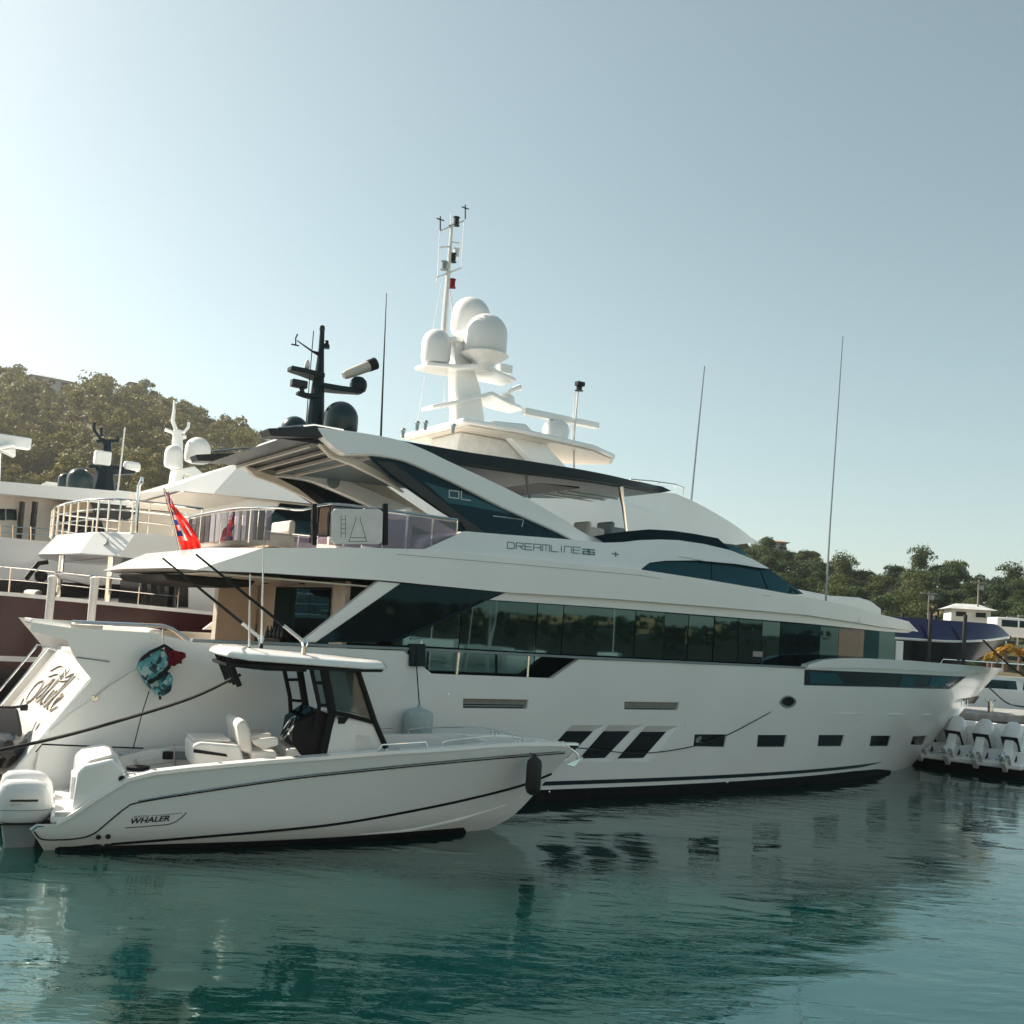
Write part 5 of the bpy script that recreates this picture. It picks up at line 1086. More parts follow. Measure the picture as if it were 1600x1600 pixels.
def bird(F, cx, cy, s, v, par, nrm=-.02):
    pts = [(0, -1), (.25, -.35), (1, -.75), (.55, .0), (.75, .9), (.15, .45), (-.45, 1), (-.25, .2), (-1, -.1), (-.35, -.3)]
    p = [F.p3(cx + x * s, cy + y * s, v) for x, y in pts]; return p
def facet_emblem(u, v, s, par):      # emblem lying on the sloping aft facet
    sl = (tu - .75 - (u0 - .75)); pts = [(0, -1), (.25, -.35), (1, -.75), (.55, .0), (.75, .9), (.15, .45), (-.45, 1), (-.25, .2), (-1, -.1), (-.35, -.3)]
    vv = []
    for x, y in pts:
        k = .5 - y * s; w = w0 + .02 + (tw - w0 - .04) * k; vv.append((u - .035 + (sl) * (k - .5) - .02, v + x * s * .55, w))
    n_ = len(vv); MB().add(vv + [(a + .01, b, c) for a, b, c in vv], [tuple(range(n_)), tuple(range(n_, 2 * n_))[::-1]]).build('bird_emblem', 'grey_trim', par, smooth=None)
facet_emblem((u0 + tu) / 2 - .36, -3.2, .42, OV); facet_emblem((u0 + tu) / 2 - .92, -.4, .42, OV)
for x0, y0, x1, y1 in ((97, 868, 92, 938), (174, 867, 167, 943)):
    v = 3.3 if x0 > 120 else 1.2
    a = CF.p3(x0, y0, v); MB().tube([a, (a[0], a[1], 2.6)], .07, 10).build('deck_post', 'chrome', YC)
# curved rail on the overhang
rp_ = [(tu + 1.6, -3.7), (tu + .3, -3.7), (tu - .35, -3.55), (tu - .75, -3.0), (tu - 1.0, -1.8), (tu - 1.1, -.4), (tu - 1.1, 1.2), (tu - .9, 2.6), (tu - .3, 3.5), (tu + 1.2, 3.7)]
RS = smooth_poly([(x, y, 0) for x, y in rp_], 4)
RL = MB().tube([(x, y, tw + .78) for x, y, _ in RS], .035, 8).build('overhang_rail', 'chrome', YC)
for h in (.28, .53): MB().tube([(x, y, tw + h) for x, y, _ in RS], .018, 6).build('rail_bar', 'chrome', RL)
for i in range(0, len(RS), 2): MB().tube([(RS[i][0], RS[i][1], tw - .02), (RS[i][0], RS[i][1], tw + .78)], .022, 6).build('rail_stanchion', 'chrome', RL)
MB().tube([CF.p3(x, y, 3.7) for x, y in ((212, 836), (217, 760), (221, 752), (222, 745))], [.05, .045, .05, .03], 8).build('rail_lamp_post', 'chrome', YC)
# side rail above the maroon cap, fenders and deck gear
SR = MB().tube([(u, -(cv(u, csheer(u)) - .05), csheer(u) + .62) for u in np.linspace(-13, -5.4, 12)], .022, 6).build('side_rail', 'chrome', YC)
MB().tube([(u, -(cv(u, csheer(u)) - .05), csheer(u) + .34) for u in np.linspace(-13, -5.4, 12)], .014, 6).build('rail_bar', 'chrome', SR)
for u in np.linspace(-13, -5.4, 9): MB().tube([(u, -(cv(u, csheer(u)) - .05), csheer(u)), (u, -(cv(u, csheer(u)) - .05), csheer(u) + .62)], .018, 6).build('rail_stanchion', 'chrome', SR)
m2 = MB(); m2.tube([CF.p3(x, y, 2.9) for x, y in ((40, 905), (60, 880), (75, 878))], .06, 8); m2.lathe(CF.p3(64, 900, 2.9), [(.06, -.14), (.14, -.08), (.15, .06), (.06, .14)], 12); m2.build('deck_davit', 'black_matt', YC)
m2 = MB(); m2.prism(pc([(90, 896), (160, 908), (170, 914), (150, 916), (95, 904)], 2.6), 2.6, 2.2); m2.build('stowed_gangway', 'gelcoat', YC, bevel=.02)
# upper deckhouse and roof
m2 = MB(); full_beam(m2, [(-3.5, tw - .1), (15.5, tw - .1), (13, 6.6), (-3.5, 6.6)], lambda u, w: 3.0 if u < 8 else 3.0 - (u - 8) * .15, (1.5, .8)); UH = m2.build('upper_deckhouse', 'gelcoat', YC)
MB().prism([(-3.2, 5.5), (12, 5.5), (11, 6.4), (-2.6, 6.4)], 3.03, 2.99).build('upper_window', 'glass_dark', UH)
rb = CF.uw(300, 782, 3.2); rt_ = CF.uw(368, 722, 3.2)
rb2 = CF.uw(440, 748, 3.2)
RB = (-4.6, 6.32); RT = (-3.9, 7.25)
m2 = MB(); full_beam(m2, [RB, (13.2, 6.75), (12.0, 7.6), (8, 7.75), RT], lambda u, w: 3.4 if u < 8 else 3.4 - (u - 8) * .2, (1.2, .5)); RO = m2.build('sun_deck_roof', 'gelcoat', YC, bevel=.03)
vv = [(RB[0], -3.4, RB[1]), (RT[0], -3.4, RT[1]), (RT[0], 3.4, RT[1]), (RB[0], 3.4, RB[1]), (RB[0] - 1.0, -2.2, RB[1] + .05), (RB[0] - 1.3, 0, RB[1] + .05), (RB[0] - 1.0, 2.2, RB[1] + .05)]
MB().add(vv, [(0, 4, 1), (4, 5, 1), (5, 2, 1), (5, 6, 2), (6, 3, 2), (0, 3, 6, 5, 4), (0, 1, 2, 3)]).build('roof_peak', 'gelcoat', RO, smooth=25)
MB().prism([(RB[0] - .7, RB[1] - .03), (4, RB[1] + .12), (4, RB[1] + .14), (RB[0] - .7, RB[1] - .005)], 3.2, -3.2).build('roof_lining', 'ceiling_vinyl', RO)
# wheelhouse brow
bw = pc([(840, 800), (930, 770), (985, 764), (1055, 771), (1085, 784), (1120, 803), (1150, 822), (1186, 847), (1150, 851), (1100, 846), (1015, 834), (900, 815)], 2.4)
bwv = lambda u, w: 2.4 if u < 12 else max(.6, 2.4 - (u - 12) ** 2 * .05)
bw = pc([(840, 800), (930, 770), (985, 764), (1055, 771), (1085, 784), (1120, 803), (1150, 822), (1186, 847), (1150, 851), (1100, 846), (1015, 834), (900, 815)], bwv)
m2 = MB(); full_beam(m2, bw, bwv, (1, .5)); m2.build('wheelhouse_roof', 'gelcoat', YC, bevel=.05)
bl = pc([(860, 812), (900, 817), (1015, 836), (1100, 848), (1150, 853), (1165, 862), (1165, 900), (860, 900)], lambda u, w: bwv(u, w) - .25); m2 = MB(); full_beam(m2, bl, lambda u, w: bwv(u, w) - .25, (1, .5)); m2.build('wheelhouse', 'glass_dark', YC)
m2 = MB(); m2.tube([CF.p3(x, y, 1.8) for x, y in ((985, 749), (1020, 752), (1055, 757), (1068, 762), (1069, 778))], .03, 6)
for x in (1000, 1030, 1055): m2.tube([CF.p3(x, 752 + (x - 1000) * .09, 1.8), CF.p3(x, 774, 1.8)], .022, 5)
m2.build('wheelhouse_rail', 'chrome', YC)
m2 = MB(); q = pc([(1180, 905), (1250, 921), (1300, 931), (1345, 934), (1362, 939), (1378, 951), (1377, 975), (1180, 975)], 1.6); m2.prism(q, 1.6, -1.6); m2.build('foredeck_house', 'gelcoat', YC, bevel=.08)
# radar canopy on the sun deck
kn = CF.uw(724, 657, 2.6); kf = CF.uw(957, 702, 2.6); W0 = kn[1]; far_v = None
best = min(((abs(proj_x - 625), v) for v in np.linspace(2, -8, 101) for proj_x in [800 + FPX * ((CF.world(kn[0], v, W0) - _C) @ _R) / ((CF.world(kn[0], v, W0) - _C) @ _f)]), key=lambda q: q[0]); far_v = best[1]
vm = (2.6 + far_v) / 2
kf = CF.uw(957, 702, vm)
cp = [(kn[0], -2.6), (kn[0] + 2.0, -2.7), (kf[0] - 2.2, -2.3), (kf[0] - .7, -1.5), (kf[0], -vm), (kf[0] - .7, -(far_v + 1.1)), (kf[0] - 2.2, -(far_v + .3)), (kn[0] + 2, -far_v), (kn[0], -far_v)]
CNP = MB().zprism(cp, W0 - .06, W0 + .10).build('radar_canopy', 'gelcoat', YC, bevel=.05)
m2 = MB().zprism([(kn[0] + .3 + (x - kn[0]) * .94, -vm + (y + vm) * .93) for x, y in cp], W0 - .10, W0 - .065); m2.build('canopy_lining', 'ceiling_vinyl', CNP)
for v in (1.9, far_v + .7):
    q = pc([(772, 657), (822, 662), (888, 732), (842, 732)], 1.9); MB().prism(q, v, v - .35).build('canopy_leg', 'gelcoat', CNP, bevel=.05)
q = pc([(700, 664), (740, 660), (830, 740), (640, 740)], .0); MB().prism([(kn[0] + .6, W0 - .1), (kn[0] + 3.2, W0 - .1), (kn[0] + 4.2, 7.4), (kn[0] + .2, 7.4)], vm + 1.0, vm - 1.0).build('radar_pylon', 'gelcoat_matt', CNP, bevel=.05)
# mast with domes
mv = vm
def PC(x, y, v=None): return CF.p3(x, y, mv if v is None else v)
def vecs(px, v=None): return [PC(x, y, v) for x, y in px]
q = pc([(708, 662), (752, 662), (745, 610), (728, 555), (720, 530), (704, 530), (706, 570), (706, 620)], mv); MT = MB().prism(q, mv + .28, mv - .28).build('mast', 'gelcoat', YC, bevel=.06)
def winglet(nm, px, dv, th=.07):
    m2 = MB(); P = vecs(px); n_ = len(P); vv = []
    for i, p in enumerate(P):
        k = 1 - .5 * abs(i - (n_ - 1) / 2) / ((n_ - 1) / 2); vv += [(p[0], p[1] - dv * k, p[2] - th), (p[0], p[1] + dv * k, p[2] - th), (p[0], p[1] + dv * k, p[2] + th), (p[0], p[1] - dv * k, p[2] + th)]
    m2.add(vv, [(4 * i + j, 4 * i + (j + 1) % 4, 4 * i + 4 + (j + 1) % 4, 4 * i + 4 + j) for i in range(n_ - 1) for j in range(4)] + [(0, 1, 2, 3), tuple(range(4 * n_ - 4, 4 * n_))]); return m2.build(nm, 'gelcoat', MT, bevel=.04)
winglet('mast_wing', [(667, 638), (710, 630), (750, 620), (780, 632), (807, 641)], .8); winglet('mast_wing', [(657, 572), (700, 578), (735, 578), (765, 588), (795, 597)], .9); winglet('mast_wing', [(674, 536), (700, 533), (722, 537)], .5)
dome(703, 764, 464, 524, mv - .9, 'radome', MT, CF); dome(724, 791, 490, 556, mv + .7, 'radome', MT, CF); dome(657, 703, 514, 568, mv + .1, 'radome', MT, CF)
a = Vector(PC(757, 556, mv + .7)); MB().lathe(a, [(.30, -.55), (.34, -.3), (.42, -.2), (.75, -.02), (.8, .02)], 20).build('radome_base', 'gelcoat_matt', MT)
m2 = MB(); m2.box(PC(788, 577), (.5, .3, .3)); m2.build('mast_camera', 'gelcoat', MT, bevel=.03)
m2 = MB(); m2.lathe(PC(790, 628), [(.1, -.3), (.28, -.2), (.34, 0), (.28, .2), (.1, .3)], 16); m2.tube([PC(790, 618), PC(798, 610), PC(813, 605)], [.05, .08, .11], 8); m2.build('searchlight', 'gelcoat', MT)
PL = MB().tube(vecs([(693, 530), (697, 470), (701, 420), (706, 350)]), [.12, .09, .07, .05], 8).build('mast_pole', 'gelcoat_matt', MT)
m2 = MB()
for a_, b_ in (((688, 361), (725, 345)), ((686, 387), (703, 385)), ((682, 434), (720, 419)), ((703, 378), (717, 380)), ((701, 403), (709, 402))): m2.tube(vecs([a_, b_]), .03, 5)
m2.tube(vecs([(687, 361), (684, 430), (681, 440)]), .012, 4); m2.tube(vecs([(725, 345), (721, 420)]), .012, 4); m2.tube(vecs([(703, 455), (713, 530)]), .02, 4); m2.tube(vecs([(704, 352), (705, 331)]), .012, 4)
m2.build('mast_spreaders', 'gelcoat_matt', PL)
for x, y in ((688, 343), (727, 325)): m2 = MB(); m2.tube(vecs([(x, y - 5), (x, y + 17)]), .025, 5); m2.box(PC(x, y), (.28, .03, .03)); m2.build('wind_sensor', 'black_matt', PL)
for x, y, mt in ((713, 346, 'black_matt'), (708, 403, 'black_matt'), (707, 443, 'red_cloth'), (694, 415, 'grey_trim'), (713, 395, 'gelcoat_matt')): m2 = MB(); m2.lathe(PC(x, y), [(.13, -.14), (.09, -.1), (.09, .1), (.12, .14), (.05, .17)], 10); m2.tube([PC(x, y + 5), PC(702, y + 7)], .03, 5); m2.build('mast_lamp', mt, PL)
m2 = MB(); m2.tube(vecs([(690, 440), (668, 560), (650, 672)]), .008, 4); m2.tube(vecs([(697, 540), (692, 672)]), .008, 4); m2.build('mast_stay', 'gelcoat_matt', MT)
RD = MB().lathe(CF.p3(868, 683, 1.4), [(.42, -.1), (.48, .25), (.40, .45), (.25, .55)], 18).build('radar', 'gelcoat', YC)
a, b = CF.p3(818, 653, 1.4), CF.p3(933, 656, 1.4); m2 = MB(); d_ = Vector(b) - Vector(a); m2.box((Vector(a) + Vector(b)) / 2, (d_.length, .3, .22), Matrix.Rotation(0, 3, 'Z')); m2.build('radar_bar', 'gelcoat', RD, bevel=.04)
m2 = MB(); m2.tube([CF.p3(x, y, 1.6) for x, y in ((897, 735), (897, 680), (903, 612))], .035, 6); m2.tube([CF.p3(x, y, 1.4) for x, y in ((893, 690), (898, 613))], .02, 6); LP = m2.build('light_pole', 'gelcoat_matt', YC)
m2 = MB(); m2.lathe(CF.p3(905, 606, 1.6), [(.16, -.1), (.1, -.06), (.1, .08), (.16, .12)], 10); m2.box(CF.p3(906, 600, 1.6), (.3, .2, .14)); m2.build('pole_camera', 'black_matt', LP)
MB().tube([CF.p3(x, y, 1.5) for x, y in ((1080, 782), (1089, 690), (1101, 572))], [.045, .035, .022], 6).build('whip_antenna', 'grey_trim', YC)
for x, y in ((630, 674), (652, 663), (665, 662), (708, 667)): p = CF.p3(x, y, 2.0); MB().lathe((p[0], p[1], p[2]), [(.05, -.2), (.06, .0), (.1, .03), (.05, .1)], 8).build('canopy_lamp', 'grey_trim', CNP)

# ------------------------------------------------------------------ white yacht beyond, black mast and domes
DF = Frame(*(A.O + A.n * -19.0)[:2], 57.0)
YD = thing('white_yacht', 'white yacht with long flat roof and black mast at the far left', 'yacht', (DF.O[0], DF.O[1], 0), DF.rot)
def pd(px, v): return [DF.uw(x, y, v) for x, y in px]
dv = 3.2
def dvv(u, w): tau = min(1, max(0, (u - 6) / (17 + w - 6))); return (3.3) * (1 - tau ** 2.6)
r0 = pd([(-90, 745), (0, 752), (240, 772), (300, 780), (300, 800), (240, 794), (0, 771), (-90, 764)], dv)
RFD = MB(); full_beam(RFD, r0, lambda u, w: dv); RFD = RFD.build('long_roof', 'gelcoat', YD, bevel=.06)
wb = r0[5][1] - .02; d1 = DF.uw(40, 843, dv)[1]; d2 = DF.uw(40, 885, dv)[1]
m2 = MB(); full_beam(m2, [(-12.5, -.4), (16.5, -.4), (19.5, d2), (-12.5, d2)], dvv, (1.5, .8)); m2.build('hull', 'gelcoat', YD)
m2 = MB(); full_beam(m2, [(-11, d2), (10, d2), (10, d1), (-11, d1)], lambda u, w: dv + .1, (2, 1)); m2.build('deck_band', 'gelcoat', YD, bevel=.06)
m2 = MB(); full_beam(m2, [(-8.5, d1), (6, d1), (6, wb), (-8.5, wb)], lambda u, w: dv - .8, (2, 1)); DW = m2.build('deckhouse', 'ceiling_vinyl', YD)
for x0, x1, y0, y1 in ((-40, 8, 794, 812), (10, 26, 795, 812)): MB().prism(pd([(x0, y0), (x1, y0 + 1), (x1, y1 + 1), (x0, y1)], dv - .78), dv - .77, dv - .82).build('deckhouse_window', 'glass_dark', DW)
for x in (35, 55): a = DF.p3(x, 784, dv - .3); b = DF.p3(x - 3, 845, dv - .3); MB().tube([a, (a[0], a[1], b[2])], .09, 8).build('roof_post', 'black_gloss', YD)
MB().prism(pd([(85, 800), (103, 783), (140, 785), (152, 800), (120, 832), (108, 832)], dv - .2), dv - .2, dv - .6).build('side_screen', 'bronze_inner', YD)
MB().prism(pd([(86, 801), (155, 801), (165, 835), (108, 835)], dv - .15), dv - .15, dv - .25).build('side_screen_glass', 'black_gloss', YD)
MB().prism(pd([(140, 776), (195, 780), (215, 800), (200, 812), (150, 812)], dv - .15), dv - .15, dv - .35).build('side_screen_glass', 'black_gloss', YD)
m2 = MB(); 
for y in (822, 832): m2.tube([DF.p3(x, y + x * .06, dv) for x in (-20, 110)], .02, 5)
for x in (0, 20, 48, 80): m2.tube([DF.p3(x, 820 + x * .06, dv), DF.p3(x, 846 + x * .06, dv)], .02, 5)
m2.build('side_rail', 'chrome', YD)
m2 = MB(); full_beam(m2, pd([(-30, 905), (210, 914), (215, 935), (-30, 930)], 3.32), lambda u, w: 3.36, (2, 1)); m2.build('hull_window_band', 'black_gloss', YD)
DM = MB().tube([DF.p3(x, y, 0) for x, y in ((160, 772), (165, 720), (168, 688))], [.5, .24, .14], 8).build('mast', 'navy_trim', YD)
for px, r in ((((165, 735), (190, 736), (211, 737)), [.22, .17, .1]), (((167, 690), (155, 684), (147, 672), (147, 660)), .06), (((158, 682), (158, 668)), .05), (((150, 690), (185, 689), (184, 682)), .07), (((138, 730), (165, 727)), .08), (((148, 768), (160, 740)), .05)): MB().tube([DF.p3(x, y, 0) for x, y in px], r, 6).build('mast_arm', 'navy_trim', DM)
m2 = MB(); m2.box(DF.p3(160, 716, .3), (.55, .4, .5)); m2.build('mast_camera', 'gelcoat', DM, bevel=.05)
m2 = MB(); m2.box(DF.p3(206, 729, 0), (.6, .3, .35)); m2.build('mast_searchlight', 'gelcoat', DM, bevel=.1)
dome(104, 142, 731, 766, .8, 'dark_green_dome', YD, DF); dome(90, 112, 739, 764, -.8, 'dark_green_dome', YD, DF)
MB().tube([DF.p3(x, y, 1.5) for x, y in ((184, 768), (195, 668))], .03, 5).build('whip_antenna', 'gelcoat_matt', YD)
m2 = MB(); m2.box(DF.p3(16, 690, 0), (1.3, .4, .4)); m2.prism(pd([(-20, 702), (20, 694), (22, 700), (-20, 708)], 0), .6, -.6); m2.prism(pd([(0, 704), (23, 702), (23, 715)], 0), .3, -.3); m2.tube([DF.p3(-10, 706, 0), DF.p3(-12, 760, 0)], .25, 8); m2.build('aft_radar_mast', 'gelcoat', YD, bevel=.05)
# ------------------------------------------------------------------ third yacht: only its white mast shows
EF = Frame(*(A.O + A.n * -30.0)[:2], 57.0)
YE = thing('domed_mast_yacht', 'yacht whose white mast with two domes rises behind the red flag', 'yacht', (EF.O[0], EF.O[1], 0), EF.rot)
def pe(px, v): return [EF.uw(x, y, v) for x, y in px]
e0 = EF.uw(300, 790, 0)[1]; eu = EF.uw(300, 780, 0)[0]
m2 = MB(); full_beam(m2, [(eu - 16, -.4), (eu + 12, -.4), (eu + 16, 4.0), (eu - 16, 4.0)], lambda u, w: 3.6 * (1 - min(1, max(0, (u - eu - 2) / (12.5 + w))) ** 2.5), (2, 1)); m2.build('hull', 'gelcoat', YE)
m2 = MB(); full_beam(m2, [(eu - 10, 4.0), (eu + 8, 4.0), (eu + 5, e0), (eu - 7, e0)], lambda u, w: 3.0, (3, 2)); EH = m2.build('deckhouse', 'gelcoat', YE, bevel=.1)
MB().prism([(eu - 8, 5.0), (eu + 6, 5.0), (eu + 5, 6.2), (eu - 7, 6.2)], 3.03, 2.99).build('deckhouse_window', 'glass_dark', EH)
q = pe([(262, 790), (270, 735), (300, 730), (318, 745), (345, 790), (310, 790), (290, 742), (282, 742), (282, 790)], 0); EM = MB().prism(q, .5, -.5).build('mast', 'gelcoat', YE, bevel=.05)
MB().prism(pe([(245, 768), (262, 760), (345, 770), (345, 792), (245, 790)], 1.2), 1.4, -1.4).build('mast_plinth', 'gelcoat', YE, bevel=.3)
MB().tube([EF.p3(x, y, 0) for x, y in ((276, 735), (277, 690), (277, 672))], [.3, .26, .2], 8).build('mast_pole', 'gelcoat', EM)
for px, r in ((((275, 672), (270, 658), (272, 642), (272, 625)), [.1, .1, .07, .04]), (((277, 675), (288, 675), (294, 668), (295, 660)), .08), (((277, 680), (266, 674), (258, 671)), .09), (((277, 685), (290, 682)), .12)): MB().tube([EF.p3(x, y, 0) for x, y in px], r, 6).build('mast_arm', 'gelcoat', EM)
dome(256, 284, 695, 730, .6, 'radome', EM, EF); dome(288, 327, 683, 722, .0, 'radome', EM, EF)
MB().tube([EF.p3(x, y, 0) for x, y in ((270, 740), (268, 770), (264, 860))], .05, 5).build('mast_stay', 'gelcoat_matt', EM)
# ------------------------------------------------------------------ things on and round the main yacht
def wpt(F, x, y, v): 
    u, w = F.uw(x, y, v); vv = v(u, w) if callable(v) else v; return Vector(F.world(u, vv, w))
# red ensign on its staff
FL = thing('ensign_flag', 'red ensign with blue and white corner drooping from the yacht stern staff', 'flag', A.world(*(lambda p: (p[0], .2, p[1]))(A.uw(282, 866, .2))))
b0 = FL.location.copy()
def loc_(x, y, v): return wpt(A, x, y, v) - b0
MB().tube([loc_(283, 868, .2), loc_(272, 820, .2), loc_(256, 762, .2)], [.025, .022, .018], 8).build('flag_staff', 'steel', FL)
L_ = smooth_poly([(256, 769), (261, 790), (268, 812), (276, 838), (283, 858), (270, 868), (262, 876)], 6); R_ = smooth_poly([(263, 768), (273, 790), (291, 812), (307, 836), (314, 856), (306, 869), (286, 878)], 6)
nr, nc = len(L_), 10; vv = []
for i in range(nr):
    for j in range(nc):
        t_ = j / (nc - 1); x = L_[i][0] * (1 - t_) + R_[i][0] * t_; y = L_[i][1] * (1 - t_) + R_[i][1] * t_
        vv.append(loc_(x, y, .12 + .07 * math.sin(j * 2.3 + i * .35) * min(1, i / 8) + .05 * math.sin(i * .8)))
def flagpart(nm, mt, cond):
    fs = [(i * nc + j, i * nc + j + 1, (i + 1) * nc + j + 1, (i + 1) * nc + j) for i in range(nr - 1) for j in range(nc - 1) if cond(i, j)]
    used_ = sorted({k for f in fs for k in f}); mp = {k: q for q, k in enumerate(used_)}; MB().add([vv[k] for k in used_], [tuple(mp[k] for k in f) for f in fs]).build(nm, mt, FL, smooth=80, fix=False)
isb = lambda i, j: (i < 5 and (i + j) % 4 in (0, 1)) or (8 <= i < 18 and j < 3 and (i // 2) % 2 == 0)
isw = lambda i, j: not isb(i, j) and ((i < 9 and (i + j) % 4 == 2) or (8 <= i < 20 and j in (2, 3)) or (12 <= i < 18 and j == 6))
flagpart('flag_field', 'flag_red', lambda i, j: not isb(i, j) and not isw(i, j)); flagpart('flag_canton', 'flag_blue', isb); flagpart('flag_cross', 'flag_white', isw)
# white board with ladder drawing hung on the balustrade
q = pa([(518, 800), (522, 795), (592, 796), (597, 801), (596, 846), (591, 851), (522, 850), (517, 845)], 3.02); c0 = A.world(*(lambda p: (p[0], 3.02, p[1]))(A.uw(557, 850, 3.02)))
BO = thing('notice_board', 'white rounded panel with ladder drawing hung on the glass balustrade', 'board', c0, A.rot); lu, lw = (lambda p: (p[0], p[1]))(A.uw(557, 850, 3.02))
PB = MB().prism([(u - lu, w - lw) for u, w in q], .05, -.02).build('panel', 'gelcoat_matt', BO, bevel=.015)
m2 = MB(); T3 = lambda x, y: (lambda p: (p[0] - lu, -.054, p[1] - lw))(A.uw(x, y, 3.075))
ribbons(m2, [[(533, 805), (533, 840)], [(540, 805), (540, 840)], [(533, 812), (540, 812)], [(533, 819), (540, 819)], [(533, 826), (540, 826)], [(533, 833), (540, 833)]], .7, T3)
ribbons(m2, [[(556, 812), (545, 846), (573, 846), (563, 812)], [(548, 840), (571, 840)], [(556, 808), (556, 811)], [(563, 808), (563, 811)]], .8, T3); m2.build('ladder_drawing', 'letter_black', PB, fix=False, smooth=None)
for x in (601, 490):
    m2 = MB(); m2.prism([(u - lu, w - lw) for u, w in pa([(x - 3.5, 787), (x + 3.5, 787), (x + 3.5, 852), (x - 3.5, 852)], 3.0)], .04, -.04); m2.build('board_bracket', 'black_matt', BO, bevel=.01)
# backpack and towel
m, t, b = new_mat('floral_fabric'); N = t.nodes; L = t.links; b.inputs['Roughness'].default_value = .8
tc = N.new('ShaderNodeTexCoord'); vo = N.new('ShaderNodeTexVoronoi'); vo.inputs['Scale'].default_value = 15; cr = N.new('ShaderNodeValToRGB'); cr.color_ramp.interpolation = 'CONSTANT'
for i, (p, c) in enumerate(((0, (.02, .09, .11)), (.25, (.08, .30, .33)), (.5, (.35, .5, .5)), (.68, (.01, .03, .05)), (.85, (.12, .38, .42)))):
    e = cr.color_ramp.elements[i] if i < 2 else cr.color_ramp.elements.new(p); e.position = p; e.color = (*c, 1)
sp_ = N.new('ShaderNodeSeparateColor'); L.new(tc.outputs['Object'], vo.inputs['Vector']); L.new(vo.outputs['Color'], sp_.inputs[0]); L.new(sp_.outputs[0], cr.inputs[0]); L.new(cr.outputs[0], b.inputs['Base Color'])
bv = hv(-8, 2.2) + .22; bu, bw_ = A.uw(250, 1088, bv)
BP = thing('backpack', 'teal floral backpack hanging against the white hull near the stern', 'backpack', A.world(bu, bv, bw_), A.rot)
def lp(px): return [(u - bu, w - bw_) for u, w in pa(px, bv)]
MB().prism(lp([(214, 1042), (222, 1026), (245, 1012), (256, 1014), (262, 1030), (260, 1052), (252, 1075), (240, 1082), (226, 1066)]), .10, -.12).build('bag', 'floral_fabric', BP, bevel=.05, seg=3)
MB().prism(lp([(246, 1066), (262, 1048), (268, 1058), (264, 1080), (250, 1088), (240, 1084)]), .15, -.05).build('front_pocket', 'floral_fabric', BP, bevel=.04, seg=3)
m2 = MB(); m2.tube([(u, -.12, w) for u, w in lp([(218, 1030), (232, 1018), (254, 1008), (266, 1016)])], .03, 6); m2.tube([(u, -.13, w) for u, w in lp([(228, 1066), (244, 1058), (262, 1040)])], .035, 6); m2.tube([(u, -.1, w) for u, w in lp([(247, 1084), (248, 1092)])], .02, 6); m2.build('shoulder_strap', 'black_matt', BP)
MB().tube([(lp([(254, 1010)])[0][0], -.02, lp([(254, 1010)])[0][1]), (lp([(258, 986)])[0][0], .15, lp([(258, 983)])[0][1])], .012, 6).build('hanging_cord', 'rope_white', BP)
tu_, tw_ = A.uw(275, 1035, bv); TW = MB(); vv = []; g = 9
for i in range(g):
    for j in range(g):
        x = 258 + 33 * i / (g - 1) * (1 - .25 * j / (g - 1)); y = 1012 + 24 * j / (g - 1) + 9 * i / (g - 1) * (1 - j / (g - 1)) + 8 * j / (g - 1) * (1 - i / (g - 1)); u, w = A.uw(x, y, bv)
        vv.append((u - tu_, -.02 + .045 * math.sin(i * 1.7) * math.cos(j * 1.1), w - tw_))
o = TW.add(vv, [(i * g + j, i * g + j + 1, (i + 1) * g + j + 1, (i + 1) * g + j) for i in range(g - 1) for j in range(g - 1)]).build('towel', 'red_cloth', None, smooth=80, fix=False)
sm = o.modifiers.new('thick', 'SOLIDIFY'); sm.thickness = .02; o.location = A.world(tu_, bv, tw_); o.rotation_euler = (0, 0, A.rot); tag(o, 'dark red towel draped beside the floral backpack', 'towel')
# ropes
def rope(label, pts, r, mt='rope_black', name='mooring_line'):
    P = smooth_poly([tuple(p) for p in pts], 6); c = Vector(P[0]); o = MB().tube([Vector(p) - c for p in P], r, 6).build(name, mt, None, smooth=60); o.location = c; return tag(o, label, 'rope')
rope('thick black line running from the T-top down to the left edge', [wpt(W, 376, 1054, .55), wpt(W, 300, 1090, .6), wpt(W, 200, 1122, .7), wpt(W, 100, 1150, .8), wpt(W, 0, 1172, .9), wpt(W, -80, 1186, 1.0)], .026)
rope('thin dark cord hanging below the floral backpack', [wpt(A, 233, 1080, bv), wpt(A, 222, 1115, bv), wpt(A, 208, 1170, bv - .05)], .009)
rope('grey line from the stern fitting up to the backpack', [wpt(A, 148, 1090, lambda u, w: hv(u, w) + .03), wpt(A, 170, 1072, lambda u, w: hv(u, w) + .06), wpt(A, 214, 1044, bv - .03)], .009, 'rope_white')
rope('thin mooring line from the open boat bow to the yacht fairlead', [wpt(W, 893, 1168, .05), wpt(A, 930, 1171, lambda u, w: hv(u, w) + .35), wpt(A, 975, 1176, lambda u, w: hv(u, w) + .12), wpt(A, 1020, 1176, lambda u, w: hv(u, w) + .05), wpt(A, 1084, 1166, lambda u, w: hv(u, w) + .03), wpt(A, 1135, 1149, lambda u, w: hv(u, w) + .03), wpt(A, 1180, 1126, lambda u, w: hv(u, w) + .03), wpt(A, 1226, 1100, lambda u, w: hv(u, w) - .05)], .011)
